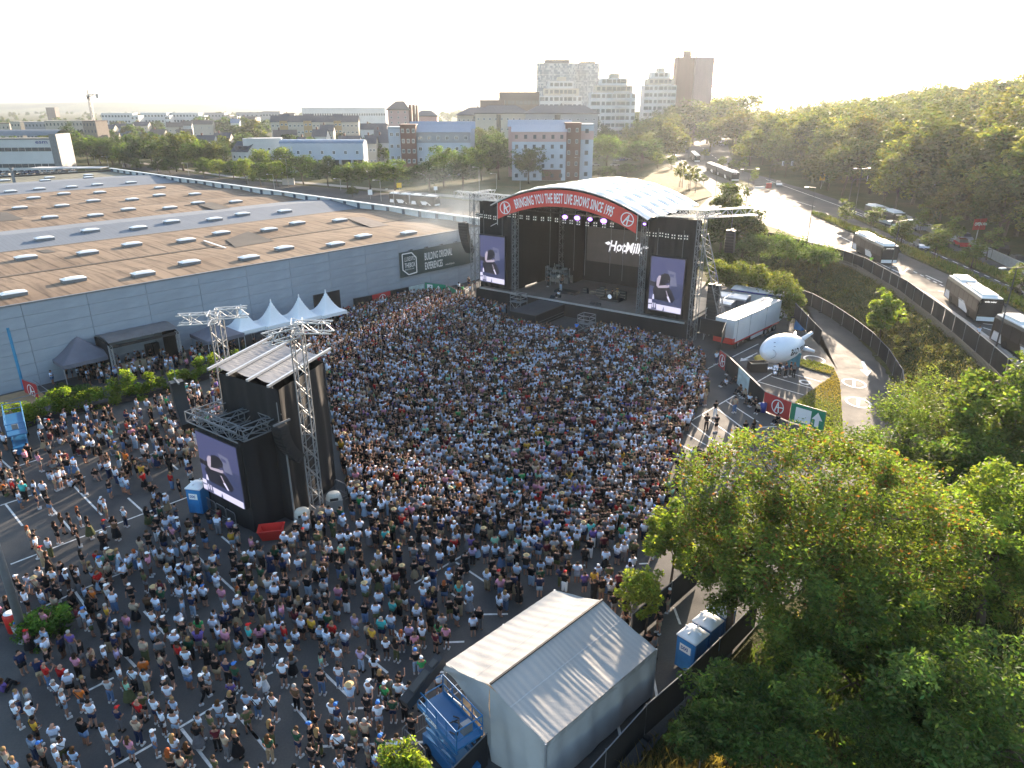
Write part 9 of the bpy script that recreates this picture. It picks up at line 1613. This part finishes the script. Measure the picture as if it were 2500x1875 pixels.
for row, (xa, xb, ya, yb, n_) in enumerate(((10, 640, 812, 806, 12), (0, 620, 838, 828, 11), (20, 470, 862, 850, 8))):
    for i in range(n_):
        p = G(*Z0(lerp(xa, xb, i / (n_ - 1)), lerp(ya, yb, i / (n_ - 1)) + 8)); car('%s parked car from the left in the %s row of the left car park' % (ORD[i], ('rear', 'middle', 'front')[row]), p, 1.5 + rs.uniform(-.1, .1), rs.choice(['silver', 'white', 'black', 'grey', 'silver', 'blue']), 'cars in the left car park')
for i, (x, y) in enumerate(((2000, 815), (2030, 800), (2060, 790), (2090, 785), (2040, 835), (2070, 820), (2100, 812), (2060, 860), (2090, 850), (2080, 885), (2110, 875))): p = G(*Z3(x, y), ROADZ); car('%s of the glinting cars parked far up beside the wood' % ORD[i], p, -1.2, rs.choice(['silver', 'white', 'silver']), 'cars parked beside the wood')
for i, (x, y, c) in enumerate(((1180, 1072, 'white'), (1200, 1038, 'silver'), (1245, 1040, 'blue'), (1300, 1040, 'silver'), (1240, 1020, 'silver'), (1350, 1045, 'grey'), (1015, 1055, 'silver'))): p = G(*Z3(x, y)); car('%s car in the small car park right of the pink banded block' % (ORD[i] + ' ' + c), (p.x, p.y, float(H(p.x, p.y)) + .1), .2, c, 'cars beside the pink banded block')
# ------------------------------------------------------------------ lamps, signals, signs
M_POLE = pm('dark_pole', (.06, .06, .065), .5, .4); M_PALEP = pm('pale_pole', (.33, .34, .34), .5, .4)
def lamp(label, base, top, gz, arms=2, mat=None, r_=.09, ext=1.6, group='street lamps'):
    b_ = G(*base, gz); tz = AT(*top, b_.y).z; t_ = thing('street_lamp', label, 'street lamp', b_, 0.3, group); h_ = max(4, tz - gz); m_ = MB(); m_.tube((0, 0, 0), (0, 0, h_), r_, r_ * .6, 7); m_.build('pole', mat or M_POLE, t_)
    for s in ((-1, 1) if arms == 2 else (-1,)): m_ = MB(); m_.beam((0, 0, h_), (s * ext, 0, h_ + .15), .07); m_.build('arm', mat or M_POLE, t_); m_ = MB(); m_.box(min(s * ext, s * ext + s * .7), max(s * ext, s * ext + s * .7), -.14, .14, h_ + .08, h_ + .2); m_.build('lamp_head', M_WHITE, t_)
for (zf, b_, tp, gz, ar, lab) in ((ZR, (1388, 885), (1550, 292), ROADZ, 2, 'tall lamp at the right beside the outer fence'), (ZR, (592, 330), (652, -60), ROADZ, 2, 'tall lamp in front of the second bus'), (Z4, (585, 1512), (645, 1100), ROADZ, 1, 'tall lamp at the corner of the outer fence'), (Z4, (110, 1360), (148, 966), ROADZ, 2, 'two armed lamp beside the junction'), (Z4, (938, 1312), (985, 960), ROADZ, 2, 'two armed lamp in the median before the wood'), (Z4, (1545, 1330), (1575, 1080), ROADZ, 2, 'two armed lamp right of the rainbow bus'), (Z7, (465, 440), (480, 150), ROADZ, 1, 'thin lamp between the young lawn trees'), (Z7, (818, 550), (832, 250), ROADZ, 1, 'lamp at the lawn corner by the junction'), (Z7, (605, 500), (612, 290), ROADZ, 2, 'lamp with dark heads on the lawn'), (Z7, (548, 480), (556, 300), ROADZ, 1, 'thin pole on the lawn beside the dark headed lamp'), (Z7, (530, 150), (535, -60), ROADZ, 1, 'thin lamp left of the far coach'),
        (Z0, (850, 762), (822, 620), 0, 1, 'curved lamp in the tree belt'), (Z0, (808, 765), (770, 690), 0, 1, 'pale lamp at the rear corner of the hall'), (Z0, (915, 780), (870, 700), 0, 2, 'pale twin lamp near the hall rear corner'), (Z0, (1035, 790), (1000, 710), 0, 1, 'pale lamp fourth along the hall rear'), (Z0, (1175, 800), (1140, 722), 0, 1, 'pale lamp fifth along the hall rear'), (Z0, (1340, 825), (1300, 738), 0, 1, 'pale lamp beside the lone round tree'), (Z0, (1595, 860), (1530, 755), 0, 1, 'curved lamp left of the street tree row'), (Z0, (1710, 725), (1695, 655), 0, 2, 'twin lamp above the street tree row'), (ZB, (312, 975), (280, 850), 0, 1, 'lamp beside the electric boxes'), (ZB, (430, 945), (432, 720), 0, 1, 'tall pole beside the broad bright tree'), (ZB, (872, 985), (860, 905), 0, 1, 'short lamp in the middle of the side street'), (ZB, (1322, 1125), (1262, 975), 0, 1, 'lamp in front of the side street bus'), (ZB, (1212, 1075), (1205, 900), 0, 1, 'thin pole left of the side street bus'), (ZB, (2040, 1015), (2035, 790), 0, 1, 'pale pole above the stage left truss'), (Z3, (180, 1250), (182, 1120), 0, 1, 'lamp behind the left end of the red banner'), (Z3, (380, 1260), (385, 1118), 0, 1, 'short lamp before the pink banded block'), (Z3, (878, 1175), (882, 985), 0, 1, 'thin lamp at the brick stair tower'), (Z3, (675, 1170), (677, 1045), 0, 1, 'small lamp in front of the brick base')):
    lamp(lab, zf(*b_), zf(*tp), gz, ar, M_POLE if gz else M_PALEP)
for (zf, x, y, gz, h_, lab, dx) in ((Z4, 900, 1195, ROADZ, 5.5, 'traffic signal gantry with two pale boards over the road', 8.5), (Z7, 1405, 360, ROADZ, 5.5, 'curved signal mast reaching over the far lanes', 8.0)):
    b_ = G(*zf(x, y), gz); t_ = thing('signal_gantry', lab, 'traffic signal', b_, .2); m_ = MB(); m_.path([(0, 0, 0), (0, 0, h_ - .8), (.6, 0, h_), (dx, 0, h_ + .3)], .10, 6); m_.build('mast', M_POLE, t_)
    for q in (.55, .98): m_ = MB(); m_.box(dx * q - .3, dx * q + .3, -.2, 0, h_ - .5, h_ + .9); m_.build('signal_board', M_WHITE, t_); m_ = MB(); m_.box(dx * q - .17, dx * q + .17, -.24, -.2, h_ - .35, h_ + .75); m_.build('signal_face', M_DARK, t_)
def sign(name, label, b_, gz, h_, w_, hh, mat, tri=False, txt=None, ps=.05):
    p = G(*b_, gz); t_ = thing(name, label, 'sign', p, .25); m_ = MB(); m_.tube((0, .03, 0), (0, .03, h_), ps, n=6); m_.build('post', M_PALEP, t_); m_ = MB()
    m_.box(-w_ / 2, w_ / 2, -.05, 0, h_ - hh, h_); m_.build('board', mat, t_)
    if tri: m_ = MB(); m_.add([(-w_ * .4, -.05, h_), (w_ * .4, -.05, h_), (0, -.05, h_ + w_ * .8), (-w_ * .4, 0, h_), (w_ * .4, 0, h_), (0, 0, h_ + w_ * .8)], [(0, 1, 2), (5, 4, 3), (0, 2, 5, 3), (1, 4, 5, 2)]); m_.build('warning_triangle', M_WHITE, t_)
    if txt: m_ = MB(); put_text(m_, txt, lambda x, y: (-w_ * .42 + x, -.06, h_ - hh * .6 + y), hh * .4, .8, .01); m_.build('lettering', M_LETTER, t_)
M_YEL = pm('yellow_sign', (.75, .45, .02), .5, var=.03)
sign('yellow_sign', 'yellow road sign under a triangle at the foot of the wood', Z4(687, 1110), ROADZ, 4.6, 1.9, 2.0, M_YEL, True); sign('billboard', 'red billboard with white lettering beyond the carriageway', Z4(1842, 1530), ROADZ, 4.8, 2.8, 2.0, M_RED, False, 'OPEN AIR', .09); sign('yellow_sign', 'small yellow sign above the side street bus', ZB(1368, 1035), 0, 4.4, 1.6, 1.6, M_YEL)
sign('road_sign', 'small white and blue sign right of the side street bus', ZB(1673, 1040), 0, 3.4, 1.2, 1.2, M_BUSW); sign('road_sign', 'round sign board at the left end of the side street', ZB(90, 935), 0, 3.5, 1.2, 1.4, M_PALEP); sign('road_sign', 'white sign standing on the side street verge', ZB(1122, 1060), 0, 3.0, 1.4, 1.6, M_WHITE)
p = G(*Z4(295, 1115), ROADZ); t_ = thing('roadworks_board', 'red roadworks board on the traffic island', 'sign', p, .3); m_ = MB(); m_.box(-1, 1, 0, .1, .4, 2.0); m_.build('board', M_RED, t_); m_ = MB(); m_.box(-5, -1.4, 0, .08, .5, 1.0); m_.build('striped_barrier', M_WHITE, t_)
p = G(*ZB(380, 938)); t_ = thing('electric_cabinet', 'pair of grey electric cabinets at the side street', 'cabinet', p, 0)
for k in (0, 1): m_ = MB(); m_.box(k * 2.4, k * 2.4 + 2.1, 0, .8, 0, 2.4); m_.build('cabinet_box', W_WHITE, t_)
